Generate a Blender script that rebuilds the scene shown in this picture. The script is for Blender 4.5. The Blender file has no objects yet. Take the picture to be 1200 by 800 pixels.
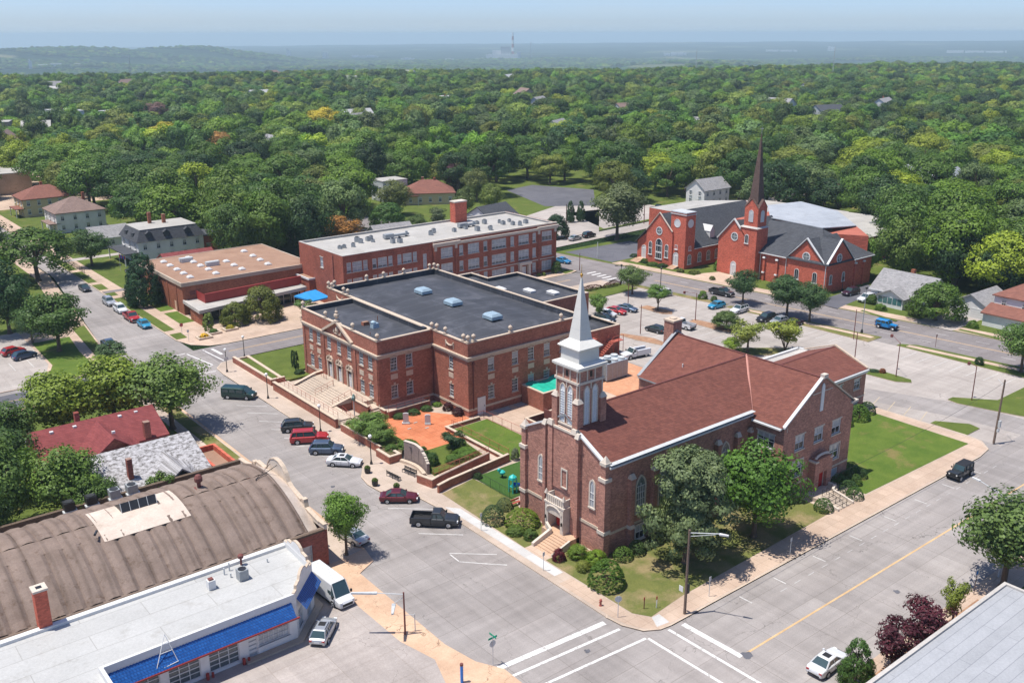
import bpy,math,random
import numpy as np
from mathutils import Vector,Matrix
R=math.radians
random.seed(7)
S=bpy.context.scene
COL=S.collection
CAM=(-60.964,-55.743,56.0)
cd=bpy.data.cameras.new("Camera")
cam=bpy.data.objects.new("Camera",cd)
COL.objects.link(cam)
S.camera=cam
cam.location=CAM
_p,_r,_y=0.309825772,-0.00212393864,0.891556801
fw=Vector((math.cos(_y)*math.cos(_p),math.sin(_y)*math.cos(_p),-math.sin(_p)))
rt=Vector((math.sin(_y),-math.cos(_y),0))
up=rt.cross(fw)
rt2=rt*math.cos(_r)+up*math.sin(_r)
up2=-rt*math.sin(_r)+up*math.cos(_r)
M=Matrix((rt2,up2,-fw)).transposed().to_4x4()
M.translation=Vector(CAM)
cam.matrix_world=M
cd.sensor_width=36.0
cd.lens=1125.28/1200*36
cd.clip_start=1
cd.clip_end=40000
SUN_EL,SUN_DIR=R(71.5),Vector((-.29,.15,0)).normalized()
w=bpy.data.worlds.new("World")
S.world=w
w.use_nodes=True
nt=w.node_tree
bg=nt.nodes["Background"]
sky=nt.nodes.new("ShaderNodeTexSky")
sky.sky_type='NISHITA'
sky.sun_disc=False
sky.sun_elevation=SUN_EL
sky.sun_rotation=math.atan2(SUN_DIR.x,SUN_DIR.y)
sky.altitude=0
sky.air_density=0.6
sky.dust_density=0.7
sky.ozone_density=4.0
tint=nt.nodes.new('ShaderNodeMix');tint.data_type='RGBA';tint.blend_type='MULTIPLY';tint.inputs[0].default_value=1
tint.inputs[7].default_value=(.99,1.03,1.15,1)
nt.links.new(sky.outputs[0],tint.inputs[6])
tc=nt.nodes.new('ShaderNodeTexCoord');sp_=nt.nodes.new('ShaderNodeSeparateXYZ');mx_=nt.nodes.new('ShaderNodeMath');cb_=nt.nodes.new('ShaderNodeCombineXYZ')
mx_.operation='MAXIMUM';mx_.inputs[1].default_value=.012
nt.links.new(tc.outputs['Generated'],sp_.inputs[0]);nt.links.new(sp_.outputs[0],cb_.inputs[0]);nt.links.new(sp_.outputs[1],cb_.inputs[1]);nt.links.new(sp_.outputs[2],mx_.inputs[0]);nt.links.new(mx_.outputs[0],cb_.inputs[2]);nt.links.new(cb_.outputs[0],sky.inputs[0])
cn=nt.nodes.new('ShaderNodeTexNoise');cm=nt.nodes.new('ShaderNodeMapping');cr=nt.nodes.new('ShaderNodeMapRange');cl_=nt.nodes.new('ShaderNodeMix')
cm.inputs['Scale'].default_value=(3,3,30);cn.inputs['Scale'].default_value=2.2;cn.inputs['Detail'].default_value=7;cr.inputs[1].default_value=.5;cr.inputs[2].default_value=.8;cr.inputs[4].default_value=.22
cl_.data_type='RGBA';cl_.inputs[7].default_value=(3.9,4.3,4.6,1)
nt.links.new(tc.outputs['Generated'],cm.inputs[0]);nt.links.new(cm.outputs[0],cn.inputs[0]);nt.links.new(cn.outputs[0],cr.inputs[0]);nt.links.new(cr.outputs[0],cl_.inputs[0]);nt.links.new(tint.outputs[2],cl_.inputs[6]);nt.links.new(cl_.outputs[2],bg.inputs[0])
bg.inputs[1].default_value=0.115
ld=bpy.data.lights.new("Sun",'SUN')
ld.energy=4.4
ld.angle=R(0.53)
ld.color=(1.0,0.95,0.88)
sun=bpy.data.objects.new("Sun",ld)
COL.objects.link(sun)
tosun=Vector((SUN_DIR.x*math.cos(SUN_EL),SUN_DIR.y*math.cos(SUN_EL),math.sin(SUN_EL)))
sun.rotation_euler=tosun.to_track_quat('Z','Y').to_euler()
sun.location=tosun*300
S.view_settings.view_transform='Standard'
S.view_settings.look='None'
S.view_settings.gamma=1
S.view_settings.exposure=0.43
S.view_settings.use_curve_mapping=False
def tag(o,label=None,cat=None,group=None,kind=None):
 if label:o['label']=label
 if cat:o['category']=cat
 if group:o['group']=group
 if kind:o['kind']=kind
 return o
def thing(name,label,cat,loc=(0,0,0),rz=0.0,group=None):
 o=bpy.data.objects.new(name,None)
 o.empty_display_size=0.5
 COL.objects.link(o)
 o.location=loc
 o.rotation_euler=(0,0,rz)
 return tag(o,label,cat,group)
SPLIT={'stone_cap','pilaster','buttress','cheek_wall','band_course','downpipe','skylight','bumper_post','chimney','dormer','kneeler','roof_vent','roof_unit','wall_lantern','turbine_vent','garage_door','steps','treads','feet','tower_buttress','swag_relief','roof_pipe','vent_slit','meter_box','porch_window','landing','gable_trim','side_wing','lower_roof','base_course','porch_post','mullion'}
class MB:
 """collects faces; build() links them as one mesh object"""
 def __init__(s):
  s.v=[];s.f=[];s.m=[];s.mat=None
 def add(s,pts,faces,m=0):
  b=len(s.v)
  if s.mat is not None:
   pts=[tuple(s.mat@Vector(p)) for p in pts]
  s.v.extend(pts)
  for f in faces:
   s.f.append(tuple(b+i for i in f));s.m.append(m)
  return s
 def poly(s,pts,m=0):
  return s.add(pts,[tuple(range(len(pts)))],m)
 def box(s,x0,y0,z0,x1,y1,z1,m=0):
  if x0>x1:x0,x1=x1,x0
  if y0>y1:y0,y1=y1,y0
  p=[(x0,y0,z0),(x1,y0,z0),(x1,y1,z0),(x0,y1,z0),(x0,y0,z1),(x1,y0,z1),(x1,y1,z1),(x0,y1,z1)]
  return s.add(p,[(0,3,2,1),(4,5,6,7),(0,1,5,4),(1,2,6,5),(2,3,7,6),(3,0,4,7)],m)
 def cbox(s,cx,cy,z0,w,d,h,m=0):
  return s.box(cx-w/2,cy-d/2,z0,cx+w/2,cy+d/2,z0+h,m)
 def prism(s,pts,z0,z1,m=0,mt=None,bottom=False):
  n=len(pts)
  p=[(x,y,z0) for x,y in pts]+[(x,y,z1) for x,y in pts]
  s.add(p,[(i,(i+1)%n,n+(i+1)%n,n+i) for i in range(n)],m)
  s.add([(x,y,z1) for x,y in pts],[tuple(range(n))],m if mt is None else mt)
  if bottom:s.add([(x,y,z0) for x,y in pts],[tuple(reversed(range(n)))],m)
  return s
 def frustum(s,cx,cy,z0,w0,d0,z1,w1,d1,m=0,cap=True):
  p=[]
  for z,ww,dd in((z0,w0,d0),(z1,w1,d1)):
   p+=[(cx-ww/2,cy-dd/2,z),(cx+ww/2,cy-dd/2,z),(cx+ww/2,cy+dd/2,z),(cx-ww/2,cy+dd/2,z)]
  f=[(0,1,5,4),(1,2,6,5),(2,3,7,6),(3,0,4,7)]
  if cap:f+=[(4,5,6,7),(0,3,2,1)]
  return s.add(p,f,m)
 def tube(s,a,b,r0,r1=None,n=8,m=0,cap=True):
  a=Vector(a);b=Vector(b);r1=r0 if r1 is None else r1
  d=(b-a).normalized()
  u=d.cross(Vector((0,0,1)))
  if u.length<1e-3:u=Vector((1,0,0))
  u.normalize();v=d.cross(u)
  p=[]
  for c,r in((a,r0),(b,r1)):
   for i in range(n):
    t=2*math.pi*i/n
    p.append(tuple(c+(u*math.cos(t)+v*math.sin(t))*r))
  f=[(i,i+n,(i+1)%n+n,(i+1)%n) for i in range(n)]
  if cap:f+=[tuple(reversed(range(n,2*n))),tuple(range(n))]
  return s.add(p,f,m)
 def lathe(s,cx,cy,prof,n=12,m=0):
  p=[];f=[]
  for r,z in prof:
   for i in range(n):
    t=2*math.pi*i/n
    p.append((cx+r*math.cos(t),cy+r*math.sin(t),z))
  for k in range(len(prof)-1):
   for i in range(n):
    f.append((k*n+i,k*n+(i+1)%n,(k+1)*n+(i+1)%n,(k+1)*n+i))
  f.append(tuple(range((len(prof)-1)*n,len(prof)*n)))
  return s.add(p,f,m)
 def build(s,name,mats,parent=None,world=True,smooth=False,kind=None):
  if parent is not None and name in SPLIT:
   gs=s.pieces()
   if len(gs)>1:
    for g in gs:o=g._build(name,mats,parent,world,smooth,kind)
    return o
  return s._build(name,mats,parent,world,smooth,kind)
 def pieces(s):
  n=len(s.v);par=list(range(n))
  def fd(a):
   while par[a]!=a:par[a]=par[par[a]];a=par[a]
   return a
  for f in s.f:
   for i in f[1:]:par[fd(i)]=fd(f[0])
  comp={}
  for i in range(n):comp.setdefault(fd(i),[]).append(i)
  bb=[]
  for k,ix in comp.items():
   P=[s.v[i] for i in ix];bb.append([[min(p[j] for p in P)-.03 for j in range(3)],[max(p[j] for p in P)+.03 for j in range(3)],{k}])
  ch=True
  while ch:
   ch=False
   for i in range(len(bb)):
    for j in range(i+1,len(bb)):
     a,b=bb[i],bb[j]
     if all(a[0][q]<=b[1][q] and b[0][q]<=a[1][q] for q in range(3)):
      a[0]=[min(a[0][q],b[0][q]) for q in range(3)];a[1]=[max(a[1][q],b[1][q]) for q in range(3)];a[2]|=b[2];bb.pop(j);ch=True;break
    if ch:break
  out=[]
  for b in bb:
   g=MB();mp={}
   for f,m in zip(s.f,s.m):
    if fd(f[0]) in b[2]:
     for i in f:
      if i not in mp:mp[i]=len(g.v);g.v.append(s.v[i])
     g.f.append(tuple(mp[i] for i in f));g.m.append(m)
   if g.f:out.append(g)
  return out
 def _build(s,name,mats,parent,world,smooth,kind):
  me=bpy.data.meshes.new(name)
  v=s.v
  if parent is not None and world:
   l=parent.location
   ll=l
   if abs(parent.rotation_euler.z)>1e-6:
    mi=Matrix.Rotation(-parent.rotation_euler.z,4,'Z')
    v=[tuple(mi@Vector((x-ll.x,y-ll.y,z-ll.z))) for x,y,z in v]
   else:
    v=[(x-ll.x,y-ll.y,z-ll.z) for x,y,z in v]
  me.from_pydata(v,[],s.f)
  if not isinstance(mats,(list,tuple)):mats=[mats]
  for m in mats:me.materials.append(m)
  if len(mats)>1:me.polygons.foreach_set('material_index',s.m)
  if smooth:me.polygons.foreach_set('use_smooth',[True]*len(me.polygons))
  me.update()
  o=bpy.data.objects.new(name,me)
  COL.objects.link(o)
  if parent is not None:o.parent=parent
  if kind:o['kind']=kind
  return o
def children(o):
 return [c for c in bpy.data.objects if c.parent==o]
def copy_tree(o,parent=None,kids=None):
 c=o.copy();COL.objects.link(c)
 if parent is not None:c.parent=parent
 for ch in(kids[o.name] if kids else o.children):
  copy_tree(ch,c,kids)
 return c
class NT:
 def __init__(s,name):
  s.m=bpy.data.materials.new(name);s.m.use_nodes=True
  s.t=s.m.node_tree;s.b=s.t.nodes["Principled BSDF"]
 def n(s,typ,**kw):
  x=s.t.nodes.new(typ)
  for k,v in kw.items():
   if k in x.inputs.keys() if hasattr(x.inputs,'keys') else False:x.inputs[k].default_value=v
   else:setattr(x,k,v)
  return x
 def l(s,a,b):s.t.links.new(a,b)
 def coord(s,mode='world'):
  if mode=='world':
   return s.n("ShaderNodeNewGeometry").outputs['Position']
  return s.n("ShaderNodeTexCoord").outputs['Object']
 def noise(s,vec,scale,detail=4,rough=.6,dist=0):
  x=s.n("ShaderNodeTexNoise");x.inputs['Scale'].default_value=scale
  x.inputs['Detail'].default_value=detail;x.inputs['Roughness'].default_value=rough
  x.inputs['Distortion'].default_value=dist
  s.l(vec,x.inputs['Vector']);return x.outputs['Fac']
 def ramp(s,fac,stops):
  x=s.n("ShaderNodeValToRGB");e=x.color_ramp.elements
  while len(e)<len(stops):e.new(0.5)
  for i,(p,c) in enumerate(stops):
   e[i].position=p;e[i].color=(*c,1) if len(c)==3 else c
  s.l(fac,x.inputs[0]);return x.outputs[0]
 def mix(s,fac,a,b,typ='MIX'):
  x=s.n("ShaderNodeMix");x.data_type='RGBA';x.blend_type=typ
  for sock,val in((x.inputs[0],fac),(x.inputs[6],a),(x.inputs[7],b)):
   if isinstance(val,(int,float)):sock.default_value=val
   elif isinstance(val,tuple):sock.default_value=(*val,1) if len(val)==3 else val
   else:s.l(val,sock)
  return x.outputs[2]
 def math(s,op,a,b=0.0):
  x=s.n("ShaderNodeMath");x.operation=op
  for i,v in enumerate((a,b)):
   if isinstance(v,(int,float)):x.inputs[i].default_value=v
   else:s.l(v,x.inputs[i])
  return x.outputs[0]
 def bump(s,h,strength=.3,dist=.05):
  x=s.n("ShaderNodeBump");x.inputs['Strength'].default_value=strength
  x.inputs['Distance'].default_value=dist
  s.l(h,x.inputs['Height']);s.l(x.outputs[0],s.b.inputs['Normal'])
 def done(s,col,rough=.8,metal=0,spec=.3):
  if isinstance(col,tuple):s.b.inputs['Base Color'].default_value=(*col,1)
  else:s.l(col,s.b.inputs['Base Color'])
  s.b.inputs['Roughness'].default_value=rough
  s.b.inputs['Metallic'].default_value=metal
  s.b.inputs['Specular IOR Level'].default_value=spec
  return s.m
def c_mul(c,k):return tuple(min(1,x*k) for x in c)
def mat_plain(name,col,rough=.6,metal=0,spec=.4,var=.12,scale=3.0):
 t=NT(name);p=t.coord('object')
 f=t.noise(p,scale,5)
 return t.done(t.ramp(f,[(.3,c_mul(col,1-var)),(.7,c_mul(col,1+var))]),rough,metal,spec)
def mat_brick(name,c1,c2,mortar,bw=.22,bh=.075,stain=.25):
 """brick courses on vertical walls; x+y runs along any axis-aligned wall"""
 t=NT(name)
 p=t.coord('world')
 sx=t.n("ShaderNodeSeparateXYZ");t.l(p,sx.inputs[0])
 u=t.math('ADD',sx.outputs[0],sx.outputs[1])
 cx=t.n("ShaderNodeCombineXYZ");t.l(u,cx.inputs[0]);t.l(sx.outputs[2],cx.inputs[1])
 br=t.n("ShaderNodeTexBrick")
 br.inputs['Scale'].default_value=1.0
 br.inputs['Brick Width'].default_value=bw;br.inputs['Row Height'].default_value=bh
 br.inputs['Mortar Size'].default_value=.009;br.inputs['Mortar Smooth'].default_value=.3
 br.inputs['Color1'].default_value=(*c1,1);br.inputs['Color2'].default_value=(*c2,1)
 br.inputs['Mortar'].default_value=(*mortar,1);br.inputs['Bias'].default_value=-.1
 t.l(cx.outputs[0],br.inputs['Vector'])
 br2=t.n("ShaderNodeTexBrick")
 br2.inputs['Scale'].default_value=1.0
 br2.inputs['Brick Width'].default_value=bw*1.4;br2.inputs['Row Height'].default_value=bh*2
 br2.inputs['Mortar Size'].default_value=0.0
 br2.inputs['Color1'].default_value=(.74,.74,.75,1);br2.inputs['Color2'].default_value=(1.24,1.22,1.2,1)
 t.l(cx.outputs[0],br2.inputs['Vector'])
 c=t.mix(.75,br.outputs[0],br2.outputs[0],'MULTIPLY')
 n1=t.noise(p,.35,5,.65)
 c=t.mix(1.0,c,t.ramp(n1,[(.3,(1-stain,)*3),(.7,(1+stain*.5,)*3)]),'MULTIPLY')
 t.bump(br.outputs['Fac'],.25,-.01)
 return t.done(c,.85,0,.2)
def mat_shingle(name,c1,c2,axis='x',row=.16,wid=.4,stain=.09):
 """shingle courses; rows follow height, columns run along the ridge"""
 t=NT(name);p=t.coord('world')
 sx=t.n("ShaderNodeSeparateXYZ");t.l(p,sx.inputs[0])
 u=t.math('ADD',sx.outputs[0],sx.outputs[1])
 cx=t.n("ShaderNodeCombineXYZ");t.l(u,cx.inputs[0]);t.l(sx.outputs[2],cx.inputs[1])
 br=t.n("ShaderNodeTexBrick");br.inputs['Scale'].default_value=1
 br.inputs['Brick Width'].default_value=wid;br.inputs['Row Height'].default_value=row
 br.inputs['Mortar Size'].default_value=.006;br.inputs['Bias'].default_value=0
 br.inputs['Color1'].default_value=(*c1,1);br.inputs['Color2'].default_value=(*c2,1)
 br.inputs['Mortar'].default_value=(*c_mul(c1,.55),1)
 t.l(cx.outputs[0],br.inputs['Vector'])
 n1=t.noise(p,.5,5);n2=t.noise(p,11,3)
 c=t.mix(1,br.outputs[0],t.ramp(n1,[(.3,(1-stain,)*3),(.7,(1+stain*.6,)*3)]),'MULTIPLY')
 c=t.mix(1,c,t.ramp(n2,[(.3,(.82,)*3),(.7,(1.15,)*3)]),'MULTIPLY')
 return t.done(c,.9,0,.15)
def mat_ground(name,c1,c2,scale=.25,fine=6.0,joints=None,cracks=0,bump=.2,rough=.9,stains=None,jcol=.6,crackcol=.62,cscale=.11,streak=0):
 """paving / soil: large patches + fine grain + optional slab joints and cracks"""
 t=NT(name);p=t.coord('world')
 a=t.noise(p,scale,6,.62);b=t.noise(p,fine,4,.7);b2=t.noise(p,scale*.23,4,.5)
 c=t.ramp(a,[(.32,c1),(.68,c2)])
 c=t.mix(1,c,t.ramp(b,[(.3,(.88,)*3),(.7,(1.1,)*3)]),'MULTIPLY')
 c=t.mix(1,c,t.ramp(b2,[(.35,(.86,)*3),(.65,(1.08,)*3)]),'MULTIPLY')
 if streak:
  for vx,vy in((.05,.9),(.9,.05)):
   vm_=t.n("ShaderNodeVectorMath");vm_.operation='MULTIPLY';t.l(p,vm_.inputs[0]);vm_.inputs[1].default_value=(vx,vy,0)
   c=t.mix(1,c,t.ramp(t.noise(vm_.outputs[0],1.0,5,.6),[(.35,(1-streak,)*3),(.65,(1+streak*.5,)*3)]),'MULTIPLY')
  c=t.mix(1,c,t.ramp(t.noise(p,1.7,6,.8),[(.66,(1,)*3),(.74,(.72,.71,.70))]),'MULTIPLY')
 if joints:
  br=t.n("ShaderNodeTexBrick");br.inputs['Scale'].default_value=1;br.offset=0
  br.inputs['Brick Width'].default_value=joints[0];br.inputs['Row Height'].default_value=joints[1]
  br.inputs['Mortar Size'].default_value=joints[2];br.inputs['Mortar Smooth'].default_value=.1
  br.inputs['Color1'].default_value=(.93,.93,.93,1);br.inputs['Color2'].default_value=(1.05,1.05,1.05,1)
  br.inputs['Mortar'].default_value=(jcol,jcol*.97,jcol*.93,1)
  t.l(p,br.inputs['Vector'])
  c=t.mix(1,c,br.outputs[0],'MULTIPLY')
 if cracks:
  vo=t.n("ShaderNodeTexVoronoi");vo.feature='DISTANCE_TO_EDGE';vo.inputs['Scale'].default_value=cscale
  nz=t.n("ShaderNodeTexNoise");nz.inputs['Scale'].default_value=.6;nz.inputs['Detail'].default_value=6;t.l(p,nz.inputs['Vector'])
  vm=t.n("ShaderNodeVectorMath");vm.operation='MULTIPLY_ADD'
  t.l(nz.outputs['Color'],vm.inputs[0]);vm.inputs[1].default_value=(4,4,0);t.l(p,vm.inputs[2])
  t.l(vm.outputs[0],vo.inputs['Vector'])
  k=t.math('LESS_THAN',vo.outputs['Distance'],cracks)
  gate=t.ramp(t.noise(p,.13,3),[(.42,(0,0,0)),(.5,(1,1,1))])
  k2=t.mix(1,k,gate,'MULTIPLY')
  c=t.mix(k2,c,c_mul(c1,crackcol))
 if stains:
  s1=t.ramp(t.noise(p,stains,5,.7),[(.62,(1,1,1)),(.72,(.82,.81,.8))])
  c=t.mix(1,c,s1,'MULTIPLY')
 if bump:t.bump(b,bump,.02)
 return t.done(c,rough,0,.2)
def mat_grass(name,c1,c2,dry=(.19,.16,.06),dryamt=.6,stripes=None):
 t=NT(name);p=t.coord('world')
 a=t.noise(p,.35,5,.6);b=t.noise(p,9,4,.75);d=t.noise(p,.22,4,.6)
 c=t.ramp(a,[(.3,c1),(.7,c2)])
 c=t.mix(t.ramp(d,[(dryamt,(0,0,0)),(dryamt+.14,(1,1,1))]),c,dry)
 c=t.mix(1,c,t.ramp(b,[(.28,(.62,)*3),(.72,(1.35,)*3)]),'MULTIPLY')
 if stripes:
  wv=t.n("ShaderNodeTexWave");wv.inputs['Scale'].default_value=stripes;wv.inputs['Distortion'].default_value=.6
  wv.bands_direction='Y';t.l(p,wv.inputs['Vector'])
  c=t.mix(1,c,t.ramp(wv.outputs[1],[(.3,(.88,)*3),(.7,(1.1,)*3)]),'MULTIPLY')
 t.bump(b,.5,.05)
 return t.done(c,.95,0,.1)
def mat_leaf(name,fixed=None):
 """leaf colour = the tree's own colour (object colour) varied from leaf to leaf"""
 t=NT(name)
 oi=t.n("ShaderNodeObjectInfo")
 at=t.n("ShaderNodeAttribute");at.attribute_name='var'
 base=oi.outputs['Color'] if fixed is None else fixed
 if fixed is not None:
  hs=t.n("ShaderNodeHueSaturation");hs.inputs['Color'].default_value=(*fixed,1)
  t.l(t.math('ADD',t.math('MULTIPLY',oi.outputs['Random'],.036),.482),hs.inputs['Hue'])
  t.l(t.math('ADD',t.math('MULTIPLY',oi.outputs['Random'],.75),.62),hs.inputs['Value'])
  base=hs.outputs[0]
 v=t.ramp(at.outputs['Fac'],[(0,(.62,.66,.6)),(.5,(1,1,1)),(1,(1.5,1.42,1.25))])
 c=t.mix(1,base,v,'MULTIPLY')
 t.b.inputs['Roughness'].default_value=.55
 t.b.inputs['Specular IOR Level'].default_value=.25
 t.l(c,t.b.inputs['Base Color'])
 tr=t.n("ShaderNodeBsdfTranslucent")
 t.l(t.mix(1,c,(1.0,1.25,.45),'MULTIPLY'),tr.inputs[0])
 ms=t.n("ShaderNodeMixShader");ms.inputs[0].default_value=.18
 t.l(t.b.outputs[0],ms.inputs[1]);t.l(tr.outputs[0],ms.inputs[2])
 t.l(ms.outputs[0],t.t.nodes['Material Output'].inputs[0])
 return t.m
def mat_glass(name,col=(.02,.028,.035),rough=.06,blind=.0):
 t=NT(name);p=t.coord('object')
 f=t.noise(p,2.2,2)
 c=t.ramp(f,[(.35,c_mul(col,.6)),(.65,c_mul(col,1.6))])
 m=t.done(c,rough,0,.5)
 return m
mats={}
def MT(n):return mats[n]
mats['brick_museum']=mat_brick('brick_museum',(.43,.150,.095),(.29,.095,.064),(.30,.2,.15))
mats['brick_church']=mat_brick('brick_church',(.53,.255,.185),(.34,.155,.115),(.27,.19,.16))
mats['brick_red']=mat_brick('brick_red',(.60,.150,.092),(.48,.115,.074),(.40,.13,.09),stain=.15)
mats['brick_school']=mat_brick('brick_school',(.38,.108,.066),(.27,.072,.046),(.3,.15,.11))
mats['brick_annex']=mat_brick('brick_annex',(.35,.11,.055),(.27,.08,.045),(.33,.2,.14))
mats['brick_shop']=mat_brick('brick_shop',(.30,.07,.05),(.22,.05,.035),(.3,.2,.16))
mats['brick_wall']=mat_brick('brick_wall',(.34,.10,.06),(.25,.075,.045),(.36,.25,.2))
mats['stone']=mat_plain('stone',(.53,.43,.33),.8,var=.14)
mats['stone_pale']=mat_plain('stone_pale',(.56,.49,.41),.8,var=.1)
mats['white_trim']=mat_plain('white_trim',(.64,.64,.625),.5,var=.05)
mats['white_metal']=mat_plain('white_metal',(.65,.635,.585),.45,var=.05,scale=1)
mats['white_wall']=mat_plain('white_wall',(.70,.69,.67),.7,var=.08,scale=1)
mats['cream_wall']=mat_plain('cream_wall',(.62,.5,.3),.75,var=.1)
mats['glass']=mat_glass('glass')
mats['glass_blind']=mat_plain('glass_blind',(.42,.44,.45),.15,spec=.6,var=.25,scale=1.3)
mats['glass_pale']=mat_plain('glass_pale',(.50,.56,.62),.2,spec=.6,var=.12,scale=2)
mats['louver']=mat_plain('louver',(.66,.68,.69),.5,var=.06)
mats['red_door']=mat_plain('red_door',(.45,.02,.02),.4)
mats['white_door']=mat_plain('white_door',(.68,.68,.67),.45,var=.03)
mats['dark_metal']=mat_plain('dark_metal',(.03,.032,.035),.5)
mats['black_metal']=mat_plain('black_metal',(.02,.02,.022),.4)
mats['grey_metal']=mat_plain('grey_metal',(.30,.32,.33),.45,metal=.1)
mats['galv']=mat_plain('galv',(.50,.52,.52),.45,metal=.0)
mats['rust_metal']=mat_plain('rust_metal',(.17,.055,.045),.7)
mats['rail_red']=mat_plain('rail_red',(.38,.10,.07),.6)
mats['wood_pole']=mat_plain('wood_pole',(.17,.12,.09),.9,var=.25,scale=8)
mats['globe']=mat_plain('globe',(.85,.85,.83),.3,var=.02)
mats['concrete']=mat_ground('concrete',(.42,.35,.28),(.52,.43,.34),.5,8)
mats['concrete_grey']=mat_ground('concrete_grey',(.40,.38,.35),(.50,.47,.43),.5,8)
mats['mulch']=mat_ground('mulch',(.28,.15,.09),(.42,.26,.16),1.2,9,bump=.6)
mats['soil']=mat_ground('soil',(.10,.085,.04),(.16,.12,.07),1,7,bump=.5)
mats['bark']=mat_plain('bark',(.12,.085,.06),.95,var=.35,scale=6)
mats['leaf']=mat_leaf('leaf')
mats['blue_tile']=mat_plain('blue_tile',(.02,.12,.42),.35,var=.15,scale=2)
mats['blue_canvas']=mat_plain('blue_canvas',(.02,.26,.62),.6,var=.1,scale=1)
mats['green_canvas']=mat_plain('green_canvas',(.01,.36,.25),.6,var=.2,scale=1)
mats['asph']=mat_ground('asph',(.20,.19,.19),(.25,.24,.24),.2,7,cracks=.012)
mats['chill']=mat_plain('chill',(.33,.39,.44),.45)
mats['gold']=mat_plain('gold',(.6,.36,.1),.3,metal=.8)
def mat_roof_sheet(name,c1,c2,sx,sy,seam,seamcol,scale=.2,rough=.7,spec=.25,ponds=True):
 t=NT(name);p=t.coord('world')
 a=t.noise(p,scale,6,.6);b=t.noise(p,5,4)
 c=t.ramp(a,[(.3,c1),(.7,c2)])
 c=t.mix(1,c,t.ramp(b,[(.3,(.92,)*3),(.7,(1.08,)*3)]),'MULTIPLY')
 br=t.n("ShaderNodeTexBrick");br.inputs['Scale'].default_value=1
 br.inputs['Brick Width'].default_value=sx;br.inputs['Row Height'].default_value=sy
 br.inputs['Mortar Size'].default_value=seam;br.inputs['Mortar Smooth'].default_value=.6
 br.inputs['Color1'].default_value=(.96,.96,.96,1);br.inputs['Color2'].default_value=(1.04,1.04,1.04,1)
 br.inputs['Mortar'].default_value=(*seamcol,1)
 t.l(p,br.inputs['Vector'])
 c=t.mix(1,c,br.outputs[0],'MULTIPLY')
 if ponds=='dark':
  c=t.mix(1,c,t.ramp(t.noise(p,.16,6,.65,1.5),[(.4,(.88,)*3),(.52,(1.05,)*3),(.62,(1.45,1.42,1.4))]),'MULTIPLY')
 elif ponds:
  c=t.mix(1,c,t.ramp(t.noise(p,.45,5,.7),[(.55,(1,1,1)),(.75,(.78,.76,.73))]),'MULTIPLY')
 return t.done(c,rough,0,spec)
mats['epdm']=mat_roof_sheet('epdm',(.043,.046,.055),(.060,.063,.073),15,3.05,.05,(2.1,2.1,2.1),ponds='dark')
mats['gravel_roof']=mat_roof_sheet('gravel_roof',(.27,.165,.115),(.35,.225,.16),60,3,.0,(1,1,1),.35,.95,.1)
mats['white_roof']=mat_roof_sheet('white_roof',(.36,.345,.315),(.45,.43,.395),9,3,.04,(.7,.68,.65),.3,.6)
mats['white_roof2']=mat_roof_sheet('white_roof2',(.40,.40,.385),(.455,.455,.44),11,2.6,.05,(.74,.73,.71),.2,.5)
mats['grey_roof']=mat_roof_sheet('grey_roof',(.31,.32,.335),(.37,.38,.395),13,1.05,.04,(.66,.66,.68),.4,.5,ponds=False)
mats['metal_roof']=mat_roof_sheet('metal_roof',(.33,.35,.37),(.42,.44,.46),40,.9,.02,(.85,.85,.85),.3,.45)
mats['shingle_red']=mat_shingle('shingle_red',(.205,.080,.060),(.148,.057,.045))
mats['shingle_slate']=mat_shingle('shingle_slate',(.085,.09,.10),(.06,.063,.072))
mats['shingle_grey']=mat_shingle('shingle_grey',(.34,.33,.33),(.24,.235,.235))
mats['shingle_brown']=mat_shingle('shingle_brown',(.27,.19,.16),(.20,.14,.12))
mats['shingle_rose']=mat_shingle('shingle_rose',(.26,.115,.085),(.20,.09,.07))
mats['shingle_crimson']=mat_shingle('shingle_crimson',(.25,.068,.066),(.19,.050,.050))
# GROUND AND STREETS
mats['street_conc']=mat_ground('street_conc',(.285,.259,.243),(.335,.308,.292),.16,7,joints=(4.6,3.8,.025),cracks=.0022,stains=.5,jcol=.66,streak=.10)
mats['avenue_asph']=mat_ground('avenue_asph',(.205,.183,.180),(.25,.228,.222),.14,7,cracks=.002,stains=.4,streak=.10)
mats['dark_asph']=mat_ground('dark_asph',(.10,.10,.115),(.135,.135,.15),.2,7,cracks=.003)
mats['lot_conc']=mat_ground('lot_conc',(.365,.325,.295),(.435,.393,.358),.14,6,joints=(4.5,4.5,.02),cracks=.002,stains=.35,jcol=.86,streak=.09)
mats['walk_tan']=mat_ground('walk_tan',(.44,.325,.245),(.52,.40,.31),.35,7,joints=(1.5,1.5,.022),jcol=.72,stains=.8)
mats['walk_plain']=mat_ground('walk_plain',(.42,.34,.27),(.49,.40,.33),.35,7,joints=(1.8,1.8,.02),jcol=.78,stains=.8)
mats['walk_new']=mat_ground('walk_new',(.50,.49,.47),(.56,.55,.53),.5,7,joints=(1.6,1.6,.02),jcol=.82)
mats['apron_tan']=mat_ground('apron_tan',(.50,.33,.22),(.60,.42,.29),.5,6,cracks=.008,stains=.9,cscale=.3,crackcol=.6)
mats['forecourt']=mat_ground('forecourt',(.34,.30,.275),(.40,.357,.33),.2,6,joints=(5.2,4.1,.03),cracks=.0025,stains=.5,jcol=.83,streak=.09)
mats['kerb']=mat_ground('kerb',(.46,.36,.28),(.55,.45,.35),.9,9,stains=1.2)
mats['brick_pave']=mat_ground('brick_pave',(.50,.165,.075),(.61,.22,.11),.5,5,joints=(1.3,1.3,.05),jcol=.80,stains=.9)
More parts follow.
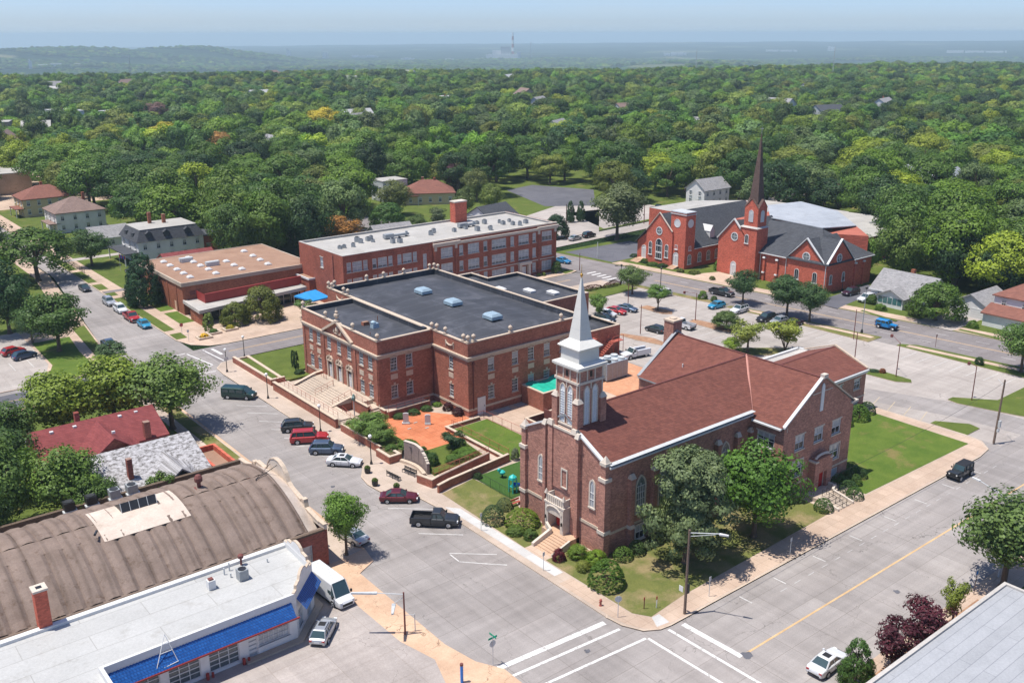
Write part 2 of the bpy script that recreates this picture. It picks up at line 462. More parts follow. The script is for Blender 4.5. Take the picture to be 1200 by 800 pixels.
mats['brick_pave2']=mat_ground('brick_pave2',(.52,.25,.14),(.60,.33,.20),.8,5,joints=(.6,.3,.012),jcol=.85)
mats['grass']=mat_grass('grass',(.075,.105,.022),(.115,.150,.032),dryamt=.58)
mats['grass_lush']=mat_grass('grass_lush',(.070,.122,.020),(.118,.165,.030),dryamt=.56,stripes=None)
mats['grass_dry']=mat_grass('grass_dry',(.105,.125,.035),(.16,.165,.05),dry=(.25,.20,.10),dryamt=.46)
mats['turf']=mat_grass('turf',(.045,.10,.022),(.055,.115,.026),dryamt=.9)
t_=NT('paint_white');p=t_.coord('world');mats['paint_white']=t_.done(t_.mix(t_.ramp(t_.noise(p,1.6,9,.8),[(.40,(0,)*3),(.47,(1,)*3)]),(.36,.34,.32),t_.ramp(t_.noise(p,4,5),[(.3,(.58,.57,.55)),(.7,(.74,.73,.71))])),.8)
mats['paint_worn']=mat_ground('paint_worn',(.46,.45,.43),(.62,.61,.59),2.5,9)
mats['paint_yellow']=mat_ground('paint_yellow',(.55,.36,.18),(.62,.43,.24),2.5,9)
mats['paint_yellow_worn']=mat_ground('paint_yellow_worn',(.46,.38,.27),(.52,.42,.28),2.5,9)
def sheet(name,pts,z,mat):
 o=MB().poly([(x,y,z) for x,y in pts]).build(name,mats[mat]);o['kind']='structure';return o
def slab(name,pts,z0,z1,mats_,kind='structure'):
 o=MB().prism(pts,z0,z1,1,0).build(name,mats_);
 if kind:o['kind']=kind
 return o
def ribbon_mb(mb,pts,w,z0,z1,closed=False,m=0):
 """a wall or kerb of width w along a polyline, to the left of its direction"""
 n=len(pts);P=[Vector((x,y)) for x,y in pts]
 off=[]
 for i in range(n):
  a=P[(i-1)%n] if(closed or i>0) else None
  b=P[(i+1)%n] if(closed or i<n-1) else None
  d1=(P[i]-a).normalized() if a is not None else None
  d2=(b-P[i]).normalized() if b is not None else None
  if d1 is None:d1=d2
  if d2 is None:d2=d1
  n1=Vector((-d1.y,d1.x));n2=Vector((-d2.y,d2.x))
  nn=(n1+n2)
  if nn.length<1e-6:nn=n1
  nn.normalize();k=w/max(.35,nn.dot(n1))
  off.append(P[i]+nn*k)
 rng=range(n) if closed else range(n-1)
 for i in rng:
  j=(i+1)%n
  q=[P[i],P[j],off[j],off[i]]
  mb.add([(v.x,v.y,z0) for v in q]+[(v.x,v.y,z1) for v in q],[(4,5,6,7),(0,1,5,4),(1,2,6,5),(2,3,7,6),(3,0,4,7)],m)
 return mb
def arc(cx,cy,r,a0,a1,n=6):
 return [(cx+r*math.cos(R(a0+(a1-a0)*i/n)),cy+r*math.sin(R(a0+(a1-a0)*i/n))) for i in range(n+1)]
def xc_near(y):return 110.2-.12*y
def xc_far(y):return 124.2-.13*y
sheet('street',[(-120,-80),(140,-80),(140,-16),(130,40),(96,113.6),(-.5,113.6),(.2,420),(-4,420),(-5.2,190),(-13.2,125),(-13.2,112),(-120,112)],0,'street_conc')
sheet('avenue',[(xc_near(-90),-90),(xc_far(-90)+.5,-90),(xc_far(115)+.3,115),(104,160),(62,420),(50,420),(92,160),(xc_near(115),115)],.005,'avenue_asph')
sheet('cross_street',[(.6,104.2),(xc_near(104)-.3,104.2),(xc_near(113)-.3,113.2),(.6,113.2)],.004,'avenue_asph')
sheet('side_street',[(-120,103.9),(-17,103.9),(-17,110.3),(-120,110.3)],.004,'dark_asph')
sheet('east_road',[(xc_far(136),137.8),(170,142.5),(330,152),(330,160),(170,149),(xc_far(146),144.5)],.13,'lot_conc')
blockM=[(-1.1,3.2),(-.9,1.4),(.1,-.6),(1.6,-1.5),(3,-1.7),(66,-1.7),(69.5,-1.2),(71.6,.8),(72.0,3.4),(71.6,18),(71.6,27.2),(57.5,32.8),(57,45),(56.8,99),(95.5,99.6),(95.2,103.9),(3.4,103.9),(.6,103.3),(-1.2,101),(-1.6,97),(-1.6,80),(-1.8,53),(-2.1,49.5),(-3.8,47),(-4.3,44.5),(-4.1,41.8),(-2.9,39.6),(-1.2,37.2),(-.9,34)]
slab('pavement',blockM,0,.12,[mats['walk_plain'],mats['kerb']])
o=ribbon_mb(MB(),blockM[:11],.16,.0,.125).build('kerb',mats['kerb']);o['kind']='structure'
o=ribbon_mb(MB(),list(reversed(blockM[15:]))+[blockM[0]],-.16,.0,.125).build('kerb',mats['kerb']);o['kind']='structure'
Z1,Z2=.126,.131
sheet('pavement_south',[(1.4,-1.4),(66,-1.4),(69.3,-1),(71.3,1),(71.5,17.6),(69.4,17.6),(69.2,1.4),(36,1.9),(8,1.1),(2.4,.5),(1.3,2.2),(1.1,11),(-.7,11),(-.7,3),(-.4,1.2),(.4,-.4)],Z1,'walk_tan')
sheet('pavement_new',[(-.1,12.4),(1.15,12.4),(1.15,31.5),(-.1,33)],Z2+.004,'walk_new')
sheet('pavement_ramp',[(1.6,-1.0),(3.2,-1.2),(3.4,.4),(2.4,.45)],Z2,'walk_new')
sheet('lawn',[(8,1.15),(36,1.95),(36,7),(32,7),(32,12),(6.6,12),(6.6,15.5),(1.35,15.5),(1.4,2.2),(2.45,.55)],Z2,'grass_dry')
sheet('lawn',[(43.5,2.0),(69.1,1.5),(69.3,17.6),(70,18.8),(46.8,18.8),(46.8,7),(43.5,7)],Z2,'grass_lush')
sheet('lawn',[(1.25,19.1),(6.6,19.1),(6.6,26.2),(8,29.3),(7.4,37),(12.3,38),(1.7,36.2)],Z2,'grass_dry')
sheet('lawn',[(14.6,38.5),(21.5,38.5),(21.5,52.4),(14.6,52.4)],Z2,'grass_lush')
sheet('playground_turf',[(7.6,29.4),(20.5,30.2),(20.5,37.5),(7.6,37.4)],Z2+.004,'turf')
sheet('plaza',[(6.2,47.9),(14.5,47.9),(14.5,52.5),(19.5,52.5),(19.5,55.6),(16,60.5),(15.5,63),(9,63),(6.2,62)],Z2,'brick_pave')
sheet('plaza',[(43.6,34),(57,34),(57,62),(46,62),(43.6,54.5)],Z2,'brick_pave2')
sheet('yard',[(20.2,38.3),(43.4,31.5),(43.4,54.4),(20.2,54.4)],Z1,'walk_tan')
sheet('path',[(6.6,15.6),(6.6,19.0),(1.2,19.0),(1.2,15.55)],Z1+.003,'walk_tan')
lot=[(57.3,100),(96.5,100),(xc_near(70)-1.5,70),(xc_near(53)-2.5,53),(103.2,32),(103.6,0),(104,-1.7),(72,-1.7),(72,27.4),(57.8,33)]
sheet('parking_lot',lot,.004,'lot_conc')
sheet('parking_lane',[(72,24.5),(60,33.5),(60,36.5),(77,26.5),(84.3,9),(85,-1.7),(78.5,-1.7),(77.5,8)],.008,'street_conc')
def island(name,pts,mat):
 o=slab(name,pts,0,.12,[mats[mat],mats['kerb']])
 return o
island('planting_bed',[(67.6,70),(68.6,70.8),(71.2,64.5),(70.6,59.6),(69.4,59.6),(67.8,66)],'mulch')
island('planting_bed',[(84.9,81.5),(87.4,81.5),(88,74.8),(86.5,73.5),(85,75)],'mulch')
island('planting_bed',[(84.8,67.6),(87.2,68),(88.4,60),(87.6,56.6),(85.8,56.6),(84.8,60)],'mulch')
island('planting_bed',[(74.2,51),(76.5,52.3),(85.5,45),(87.2,41.8),(85,40.6),(76,46.8)],'grass_dry')
island('planting_bed',[(84.2,29.8),(85.6,30.6),(88,27.5),(87.7,20.8),(86.5,20),(84.8,22)],'grass')
island('lawn_strip',[(83.2,10.4),(83.6,12.2),(85.2,12.2),(89.5,7),(103.5,7),(103.5,-1.4),(86.8,-1.4),(85.4,2)],'grass')
island('lawn_strip',[(72.2,8.9),(73.5,8.9),(76.4,5),(75.9,3.2),(71.9,3.2)],'grass')
cs=lambda y,d:(xc_near(y)-d,y)
island('avenue_verge',[(xc_near(0),0),(xc_near(30)-.2,30),(xc_near(31)-2,32.5),(103.2,32.5),(103.5,0)],'grass')
sheet('pavement',[(xc_near(0)-1.2,0),(xc_near(31)-1.2,31),(xc_near(31)-2.6,31),(xc_near(0)-2.6,0)],Z1,'walk_tan')
island('avenue_verge',[(xc_near(37),37),(xc_near(68),68),(xc_near(68)-1,70),(99.5,70),(100.6,52),(101,37)],'grass_dry')
sheet('pavement',[(xc_near(38)-.9,38),(xc_near(68)-.5,68),(xc_near(68)-1.8,68),(xc_near(38)-2.2,38)],Z1,'walk_tan')
island('avenue_verge',[(xc_near(70),71),(xc_near(98),98),(xc_near(98)-1.8,98),(xc_near(71)-1.8,71)],'grass_dry')
sheet('lawn',[(82,92.5),(96.6,93),(96.4,99.8),(82,99.4)],.128,'grass')
blkA=[(-.8,121.5),(.4,117),(3,114.2),(6,113.5),(94,113.5),(97.2,114.5),(97,118),(90,160),(47,420),(1.5,420),(.3,300),(-.6,200)]
slab('pavement',blkA,0,.12,[mats['walk_tan'],mats['kerb']])
o=ribbon_mb(MB(),[blkA[-1]]+blkA[:6],.16,0,.125).build('kerb',mats['kerb']);o['kind']='structure'
for a,b in((121.8,126),(128.5,160.5),(163,168),(170,176),(178.5,192),(194.5,205),(207,222)):
 sheet('lawn_strip',[(-.55+.002*(a-120),a),(1.6,a),(1.8,b),(-.45,b)],Z2,'grass')
sheet('lawn',[(3.9,131.8),(6.9,131.8),(6.9,141.5),(4.1,141.5)],Z2,'grass_lush')
sheet('lawn',[(4.1,143.3),(7,143.3),(9,166),(4.4,166)],Z2,'grass_lush')
sheet('lawn',[(4.2,168.5),(60,168.5),(60,300),(4.6,300)],Z2,'grass')
sheet('lawn',[(38,139),(90,144),(70,168),(38,168)],Z2,'grass')
sheet('lawn',[(92.8,113.9),(96.8,114.9),(96,118.3),(93.8,118.3)],Z2,'grass')
sheet('driveway',[(-.5,166.2),(20,166.2),(20,168.3),(-.5,168.3)],Z2+.004,'avenue_asph')
sheet('driveway',[(-.5,205.2),(18,205.2),(18,208.2),(-.5,208.2)],Z2+.004,'lot_conc')
sheet('parking_lot',[(152,190),(166,180),(190,206),(180,230),(164,226)],.135,'dark_asph')
sheet('driveway',[(98,150),(135,146),(168,180),(160,190),(110,170)],.131,'lot_conc')
blkL=[(-120,102.6),(-17.5,102.6),(-14.2,101),(-13.1,98),(-13.0,30.5),(-13.6,27.6),(-16.1,26.3),(-16.3,10),(-15.6,6),(-14.2,3.4),(-14.2,.8),(-16,-1.2),(-20,-2),(-120,-2)]
slab('pavement',list(reversed(blkL)),0,.10,[mats['apron_tan'],mats['kerb']])
sheet('forecourt',[(-119,-1.8),(-22,-1.8),(-18.4,8.6),(-19.4,13),(-19.6,30),(-119,30)],.106,'forecourt')
sheet('pavement',[(-17.6,30),(-13.4,30.5),(-13.4,98),(-14.5,100.6),(-17.6,102.2)],.106,'walk_plain')
sheet('lawn',[(-119,61.5),(-17.2,61.5),(-17.2,99),(-119,99)],.11,'grass')
sheet('verge',[(-15.6,62),(-13.6,62),(-13.6,97),(-15.6,97)],.113,'grass_dry')
sheet('parking_lot',[(-119,87),(-34,87),(-34,97.5),(-119,97.5)],.116,'dark_asph')
blkN=[(-120,111.8),(-18.5,111.8),(-15,113),(-13.3,116.5),(-13.1,126),(-5.6,192),(-4.6,420),(-120,420)]
slab('pavement',blkN,0,.12,[mats['walk_tan'],mats['kerb']])
sheet('lawn',[(-26,112.6),(-19,112.6),(-17.4,116.2),(-17.2,126),(-16,137),(-22.8,137),(-23.2,121),(-25,116.2)],Z2,'grass_lush')
sheet('verge',[(-15.9,118),(-13.6,118),(-13.4,126),(-11.5,143),(-14,143)],Z2,'grass')
sheet('parking_lot',[(-60,112),(-26.2,112),(-25.2,117),(-23.6,122),(-23.2,146),(-60,146)],Z1,'lot_conc')
sheet('lawn',[(-60,146.5),(-14.5,146.5),(-9,192),(-8,400),(-60,400)],Z2,'grass')
blkE=[(xc_far(-90),-90),(150,-90),(420,-90),(420,136),(180,136),(xc_far(134),134),(xc_far(115),115),(xc_far(50),50)]
slab('pavement',blkE,0,.12,[mats['grass'],mats['kerb']])
sheet('pavement',[(xc_far(-90)+.4,-90),(xc_far(-90)+3.6,-90),(xc_far(115)+3.6,115),(xc_far(115)+.4,115)],Z2,'walk_tan')
sheet('verge',[(xc_far(54)+.3,41),(xc_far(54)+1.2,41),(xc_far(43)+1.3,50),(xc_far(43)+.4,50)],Z2+.004,'grass')
sheet('verge',[(xc_far(24)+.6,22),(xc_far(24)+1.7,22),(xc_far(24)+1.5,30),(xc_far(24)+.4,30)],Z2+.004,'grass')
sheet('driveway',[(xc_far(57),54),(140,57),(140,61.5),(xc_far(57),60)],Z2+.005,'dark_asph')
sheet('driveway',[(xc_far(33),30.5),(134,30.5),(134,37),(xc_far(33),39)],Z2+.006,'lot_conc')
sheet('parking_lot',[(xc_far(122)+2.2,115.6),(134,116.6),(133,131.5),(xc_far(132)+2,132.2)],Z2+.005,'dark_asph')
sheet('forecourt_east',[(114.2,85.5),(123,81.5),(123.4,91.5),(118,93.4),(113.6,92)],Z2+.006,'walk_tan')
blkE2=[(xc_far(146),146),(180,151),(420,165),(420,420),(70,420),(107,160)]
slab('ground_east',blkE2,0,.12,[mats['grass'],mats['kerb']])
sheet('parking_lot',[(140,149),(182,153.5),(182,170),(150,176)],Z2,'lot_conc')
blkS=[(-1,-17.3),(-1.8,-19),(-1.8,-80),(105,-80),(105,-17)]
slab('pavement',list(blkS),0,.12,[mats['walk_tan'],mats['kerb']])
sheet('planting_bed',[(3,-18.6),(31,-18.6),(31,-21.6),(3,-21.6)],Z1,'mulch')
def mark(name,segs,w,mat,z=.012):
 mb=MB()
 for(x0,y0,x1,y1) in segs:
  d=Vector((x1-x0,y1-y0));
  n=Vector((-d.y,d.x)).normalized()*w/2
  mb.poly([(x0-n.x,y0-n.y,z),(x1-n.x,y1-n.y,z),(x1+n.x,y1+n.y,z),(x0+n.x,y0+n.y,z)])
 o=mb.build(name,mats[mat]);o['kind']='structure';return o
def dashes(x0,y0,x1,y1,L,gap):
 d=Vector((x1-x0,y1-y0));n=d.length;d.normalize();t=0;r=[]
 while t<n:
  e=min(n,t+L);r.append((x0+d.x*t,y0+d.y*t,x0+d.x*e,y0+d.y*e));t+=L+gap
 return r
sheet('lawn',[(31,-20.5),(31,-79),(104,-79),(104,-20.5)],Z2,'grass')
mark('crosswalk',[(-14.5,3.9,-1.8,2.9)],.62,'paint_white')
mark('crosswalk',[(-15.3,2.3,-1.4,1.2),(2.3,-1.9,2.6,-15.5)],.32,'paint_white')
mark('crosswalk',[(4.1,-2.2,4.4,-9.2)],.6,'paint_white')
mark('crosswalk',[(-12.6,-.55,-.5,-1.5)],.3,'paint_white',.013)
mark('crosswalk',[(-.35,-1.65,0,-15.5)],.3,'paint_white',.016)
mark('centre_line',[(4.6,-9.15,130,-9.6)],.22,'paint_yellow')
mats['paint_faint']=mat_ground('paint_faint',(.36,.345,.335),(.50,.49,.48),2.5,9)
mark('lane_marks',[(x,-2.6,x+.05,-4.2) for x in(12.4,18.2,25.4,32.7,40.1,47.2,54,61)],.13,'paint_worn')
mark('lane_marks',dashes(16.5,-4.75,66,-4.4,1.1,1.4),.09,'paint_faint',.016)
mark('bay_lines',[(-5.8,y,-2.2,y-3.5) for y in(97.8,94.2,89.8,86,82.2,78.2,73.8,69.7,65.5,61.9,57.8)],.13,'paint_worn')
mark('bay_lines',[(-5.6,37.4,-1.4,33.6),(-6.2,29.7,-2.3,26.1),(-6.0,23.7,-2.0,20.1),(-6.2,21.5,-3.8,18.9),(-3.8,18.9,-2.5,17.6),(-6.1,23.4,-6.2,21.6)],.14,'paint_worn')
mark('crosswalk',[(-2.2,112.3,-.9,103.4),(-5.2,112.6,-2.3,112.9),(-4.7,113.7,-4.5,112.7),(-5.7,103.7,-1.2,103.2),(-12,103.8,-7,103.7),(-5,100.6,-1.8,99.9),(-11.5,101,-6.5,100.7)],.25,'paint_white')
mark('crosswalk',[(1.0,112.8,1.6,104.5)],.25,'paint_white')
mark('crosswalk',[(2.6,112.4,2.8,108.1)],.55,'paint_white')
mark('centre_line',[(4.5,108.9,90,108.9),(4.5,109.3,90,109.3)],.12,'paint_yellow')
mark('centre_line',[(-119,106.9,-18,106.9)],.14,'paint_yellow')
mark('crosswalk',[(x,102.2+.15*k,x+2.2,102.2+.15*k) for k,x in((0,96.3),(0,96.3))]+[(97+.1*k,103.5+k*1.9,100+.1*k,103.5+k*1.9) for k in range(5)],.6,'paint_white')
cl=lambda y,o:((xc_near(y)+xc_far(y))/2+o,y)
mark('centre_line',[(*cl(-80,.15),*cl(96,.15)),(*cl(-80,-.2),*cl(96,-.2))],.13,'paint_yellow')
mark('lane_marks',dashes(*cl(-60,3.2),*cl(95,3.2),2.5,5)+dashes(*cl(-60,-3.4),*cl(95,-3.4),2.5,5),.12,'paint_worn')
mark('bay_lines',[(103-.1*y+.0,y,98.2-.1*y,y) for y in()]+[(77+.001*i,12.5+i*0,77,12.5) for i in()]+[(72.2,y,76.4,y+1.2) for y in(10.5,13.2,15.9,18.6,21.3)],.12,'paint_yellow_worn')
mark('bay_lines',[(60+2.75*i,93,60+2.75*i,98.5) for i in range(8)]+[(70.5,y,75.5,y) for y in(62,65,68,71)]+[(88.5,y,93.5,y) for y in(57,60,63,66,75,78,81)]+[(95.5,y,100.2,y) for y in(42,44.8,47.6,50.4,53.2,56,59,62,65)]+[(79.5,y,84.5,y) for y in(57,60,63,66)]+[(97,y,102.5,y) for y in(10,13,16,19,22,25,28)],.11,'paint_worn')
mark('bay_lines',[(x,88,x-1.8,93) for x in range(-60,-33,3)],.13,'paint_white',.124)
mark('bay_lines',[(-26-3*i,122,-26-3*i,127) for i in range(6)],.11,'paint_worn',.14)
# BUILDING TOOLKIT
def wall_mb(mb,a,b,z0,z1,holes=(),depth=.22,m=0,mr=None):
 """wall from a to b; seen from outside a is on the left. holes: (s_centre, zb, w, h)"""
 a=Vector(a);b=Vector(b);L=(b-a).length;d=(b-a)/L;n=Vector((d.y,-d.x))
 hs=[(c-w/2,c+w/2,zb,zb+h) for c,zb,w,h in holes]
 xs=sorted(set([0,L]+[v for h in hs for v in h[:2]]));zs=sorted(set([z0,z1]+[v for h in hs for v in h[2:]]))
 def P(s,z,o=0):q=a+d*s-n*o;return(q.x,q.y,z)
 for i in range(len(xs)-1):
  for k in range(len(zs)-1):
   cx=(xs[i]+xs[i+1])/2;cz=(zs[k]+zs[k+1])/2
   if any(h[0]<cx<h[1] and h[2]<cz<h[3] for h in hs):continue
   mb.poly([P(xs[i],zs[k]),P(xs[i+1],zs[k]),P(xs[i+1],zs[k+1]),P(xs[i],zs[k+1])],m)
 for s0,s1,h0,h1 in hs:
  q=[(s0,h0),(s1,h0),(s1,h1),(s0,h1)]
  for i in range(4):
   u,v=q[i],q[(i+1)%4]
   mb.poly([P(*u),P(*v),P(*v,depth),P(*u,depth)],m if mr is None else mr)
  mb.poly([P(s0,h0,depth),P(s1,h0,depth),P(s1,h1,depth),P(s0,h1,depth)],m)
 return mb
_wm={}
def window_mesh(w,h,cols=2,rows=2,frame=.1,bar=.045,glass='glass',sill=True,lintel=None,key=None,depth=.2,mid=.09,surround=0,blind=0.0,fmat='white_trim',smat='stone'):
 """a sash window facing -Y, centred on x, sill at z=0; mesh data is shared"""
 k=(w,h,cols,rows,glass,sill,lintel,surround,blind,fmat,smat,frame)
 if k in _wm:return _wm[k]
 mb=MB();y0=depth-.13;y1=depth-.005
 mb.box(-w/2,y0,0,-w/2+frame,y1,h,0);mb.box(w/2-frame,y0,0,w/2,y1,h,0)
 mb.box(-w/2+frame,y0,0,w/2-frame,y1,frame,0);mb.box(-w/2+frame,y0,h-frame,w/2-frame,y1,h,0)
 iw=w-2*frame;ih=h-2*frame
 for i in range(1,cols):
  x=-w/2+frame+iw*i/cols;mb.box(x-bar/2,y0+.035,frame,x+bar/2,y1,h-frame,0)
 for i in range(1,rows):
  z=frame+ih*i/rows;b2=mid if i*2==rows else bar
  mb.box(-w/2+frame,y0+.03,z-b2/2,w/2-frame,y1-.001,z+b2/2,0)
 zb=frame+ih*(1-blind)
 yy=y1-.03
 if blind>0:mb.poly([(-w/2+frame,yy,zb),(w/2-frame,yy,zb),(w/2-frame,yy,h-frame),(-w/2+frame,yy,h-frame)],3)
 if blind<1:mb.poly([(-w/2+frame,yy,frame),(w/2-frame,yy,frame),(w/2-frame,yy,zb),(-w/2+frame,yy,zb)],1)
 if sill:mb.box(-w/2-.12,-.1,-.13,w/2+.12,depth-.01,0.0,2)
 if lintel=='key':
  mb.box(-w/2-.08,-.06,h,w/2+.08,.02,h+.08,2);mb.add([(-.11,-.1,h+.002),(.11,-.1,h+.002),(.19,-.1,h+.42),(-.19,-.1,h+.42),(-.11,.02,h+.002),(.11,.02,h+.002),(.19,.02,h+.42),(-.19,.02,h+.42)],[(0,1,2,3),(1,5,6,2),(4,0,3,7),(3,2,6,7)],2)
 elif lintel=='bar':mb.box(-w/2-.15,-.05,h,w/2+.15,.02,h+.16,2)
 elif lintel=='wide':mb.box(-w/2-.18,-.05,h,w/2+.18,.02,h+.22,2);mb.box(-w/2-.18,-.05,-.02,-w/2-.02,.02,h,2);mb.box(w/2+.02,-.05,-.02,w/2+.18,.02,h,2)
 o=mb.build('window',[mats[fmat],mats[glass],mats[smat],mats['glass_blind']])
 me=o.data;bpy.data.objects.remove(o);_wm[k]=me
 return me
def ogive(w,h,n=6,x0=0,z0=0):
 """outline of a lancet opening, counter-clockwise from bottom left, seen from the front"""
 hw=w/2;sp=h-w*.95
 pts=[(-hw,0),(hw,0),(hw,sp)]
 for i in range(1,n):
  t=i/n;a=t*R(68)
  pts.append((hw-w*(1-math.cos(a))*.80*1.0,sp+w*.95*math.sin(a)/math.sin(R(68))))
 pts.append((0,h))
 for i in range(n-1,0,-1):
  t=i/n;a=t*R(68)
  pts.append((-(hw-w*(1-math.cos(a))*.80),sp+w*.95*math.sin(a)/math.sin(R(68))))
 pts.append((-hw,sp))
 return [(x+x0,z+z0) for x,z in pts]
def roundtop(w,h,n=8):
 hw=w/2;sp=h-hw
 return [(-hw,0),(hw,0)]+[(hw*math.cos(math.pi*i/n),sp+hw*math.sin(math.pi*i/n)) for i in range(n+1)]
def circle(r,n=20):return [(r*math.cos(2*math.pi*i/n),r+r*math.sin(2*math.pi*i/n)) for i in range(n)]
def arched_mesh(outline,ring=.14,proud=.09,glass='glass_pale',fmat='stone_pale',bars=(),sill=True,gmat=None,recess=.02):
 """arched window with a projecting surround, facing -Y"""
 mb=MB();n=len(outline)
 cx=sum(p[0] for p in outline)/n;cz=sum(p[1] for p in outline)/n
 outer=[]
 P=[Vector(p) for p in outline]
 for i in range(n):
  d1=(P[i]-P[i-1]).normalized();d2=(P[(i+1)%n]-P[i]).normalized()
  nn=(Vector((d1.y,-d1.x))+Vector((d2.y,-d2.x)))
  if nn.length<1e-6:nn=Vector((d1.y,-d1.x))
  nn.normalize();outer.append(P[i]+nn*ring/max(.5,nn.dot(Vector((d1.y,-d1.x)))))
 for i in range(n):
  j=(i+1)%n
  a,b,c,d=P[i],P[j],outer[j],outer[i]
  mb.poly([(a.x,-proud,a.y),(d.x,-proud,d.y),(c.x,-proud,c.y),(b.x,-proud,b.y)][::-1],0)
  mb.poly([(d.x,-proud,d.y),(d.x,.01,d.y),(c.x,.01,c.y),(c.x,-proud,c.y)],0)
  mb.poly([(a.x,-proud,a.y),(b.x,-proud,b.y),(b.x,-recess+.02,b.y),(a.x,-recess+.02,a.y)],0)
 mb.poly([(p.x,-recess,p.y) for p in P],1)
 for(x0,z0,x1,z1) in bars:mb.box(x0,-proud+.015,z0,x1,-recess-.001,z1,2)
 if sill:
  xm=max(p.x for p in P);mb.box(-xm-.25,-proud-.08,-.2,xm+.25,.01,-.02,0)
 o=mb.build('arched',[mats[fmat],mats[glass],mats[gmat or 'white_trim']]);me=o.data;bpy.data.objects.remove(o)
 return me
FACE={'S':0.0,'W':R(-90),'N':R(180),'E':R(90)}
def put(root,me,name,x,y,z,face,label=None):
 o=bpy.data.objects.new(name,me);COL.objects.link(o);o.parent=root
 o.location=(x-root.location.x,y-root.location.y,z-root.location.z);o.rotation_euler=(0,0,FACE[face] if isinstance(face,str) else face)
 if label:o['label']=label
 return o
def flat_roof(root,rect,z,th,mat,pw=.3,ph=.45,capm='stone',wallm=None,name='roof'):
 """membrane below a parapet with a coping; rect polygon CCW"""
 mb=MB();mb.poly([(x,y,z) for x,y in rect])
 r=mb.build(name,mats[mat],root)
 return r
def coping(root,rect,z,w=.42,h=.14,mat='stone',out=.06,name='coping',closed=True):
 """stone cap round the top edge of a wall; rect CCW so 'left' is inward"""
 P=[Vector(p) for p in rect];n=len(P)
 c=Vector((sum(p.x for p in P)/n,sum(p.y for p in P)/n))
 q=[(p.x+(out if p.x>c.x else -out),p.y+(out if p.y>c.y else -out)) for p in P] if n==4 else rect
 return ribbon_mb(MB(),q,w,z,z+h,closed=closed).build(name,mats[mat],root)
def inner_parapet(mb,rect,w,z0,z1,m=0):
 """inside face of the parapet"""
 P=[Vector(p) for p in rect];n=len(P)
 q=[]
 for i in range(n):
  d1=(P[i]-P[i-1]).normalized();d2=(P[(i+1)%n]-P[i]).normalized()
  q.append(P[i]+Vector((-d1.y,d1.x))*w*0+(Vector((-d1.y,d1.x))+Vector((-d2.y,d2.x)))*w)
 for i in range(n):
  j=(i+1)%n
  mb.poly([(q[j].x,q[j].y,z0),(q[i].x,q[i].y,z0),(q[i].x,q[i].y,z1),(q[j].x,q[j].y,z1)],m)
 return q
# MUSEUM (two-storey brick hall, flat dark roofs)
museum=thing('civic_building','two-storey red brick civic hall with dark flat roofs, cream cornices and a columned triple doorway','building',(9.6,76.2,0))
W=museum
x0,x1,x2=9.6,19.6,43.4;ya,yb,yc,yd=54.6,64.0,88.4,97.8;TOP=11.9
holes_up,hol={},1
WW,WH=1.25,2.15
mb=MB()
def winlist(cs,levels,w=WW,h=WH):return [(c,z-h/2,w,h) for c in cs for z in levels]
fy=[85.5,82.85,79.3,76.0,72.75,69.0,66.3]
holes=[(yc-y,8.0-WH/2,WW,WH) for y in fy]+[(yc-y,3.45-WH/2,WW,WH) for y in(85.5,82.85,69.0,66.3)]
holes+=[(yc-y,2.12,1.35,2.75) for y in(79.1,76.0,72.7)]
wall_mb(mb,(x0,yc),(x0,yb),0,TOP,holes)
gx=[12.4,15.2]
wall_mb(mb,(x0,yb),(x1,yb),0,TOP,[(x-x0,z-WH/2,WW,WH) for x in gx for z in(7.85,3.34)])
wall_mb(mb,(x1,yb),(x1,ya),0,TOP,[(yb-59,z-WH/2,1.1,WH) for z in(7.8,3.3)])
lx=[24.0,28.75,32.0,35.3,38.7,41.2]
wall_mb(mb,(x1,ya),(x2,ya),0,TOP,[(x-x1,z-WH/2,WW,WH) for x in lx for z in(7.8,3.3)])
wall_mb(mb,(x2,ya),(x2,yd),0,TOP);wall_mb(mb,(x2,yd),(x1,yd),0,TOP)
wall_mb(mb,(x1,yd),(x1,yc),0,TOP);wall_mb(mb,(x1,yc),(x0,yc),0,TOP)
main=[(x1,ya),(x2,ya),(x2,yd),(x1,yd)];wing=[(x0,yb),(x1,yb),(x1,yc),(x0,yc)]
mb.build('wall',mats['brick_museum'],W)
mb=MB();inner_parapet(mb,main,.34,10.9,TOP);inner_parapet(mb,wing,.34,10.9,TOP)
mb.build('parapet_lining',mats['epdm'],W)
mb=MB();cx=(x1+x2)/2;cy=(ya+yd)/2
q=[(x1+.34,ya+.34),(x2-.34,ya+.34),(x2-.34,yd-.34),(x1+.34,yd-.34)]
zz=10.95
nx,ny=12,20
for i in range(nx):
 for j in range(ny):
  P=[]
  for a,b in((i,j),(i+1,j),(i+1,j+1),(i,j+1)):
   u,v=a/nx,b/ny
   z=zz+.75*min(u,1-u,.38)/.38*min(1,min(v,1-v)/.18)
   P.append((q[0][0]+(q[1][0]-q[0][0])*u,q[0][1]+(q[2][1]-q[0][1])*v,z))
  mb.poly(P)
mb.build('roof',mats['epdm'],W)
mb=MB();mb.poly([(x0+.34,yb+.34,11.15),(x1-.34,yb+.34,11.15),(x1-.34,yc-.34,11.15),(x0+.34,yc-.34,11.15)])
mb.build('roof',mats['epdm'],W)
coping(W,main,TOP,.46,.16,'stone');coping(W,wing[:2]+wing[2:],TOP-.001,.46,.16,'stone')
mb=MB()
rear=[(43.4,70),(59.0,70),(59.0,91),(51.5,91),(51.5,96.5),(43.4,96.5)]
low=[(43.4,62),(59.4,62),(59.4,70),(43.4,70)]
for i in range(5):
 a,b=rear[i],rear[i+1];wall_mb(mb,a,b,0,10)
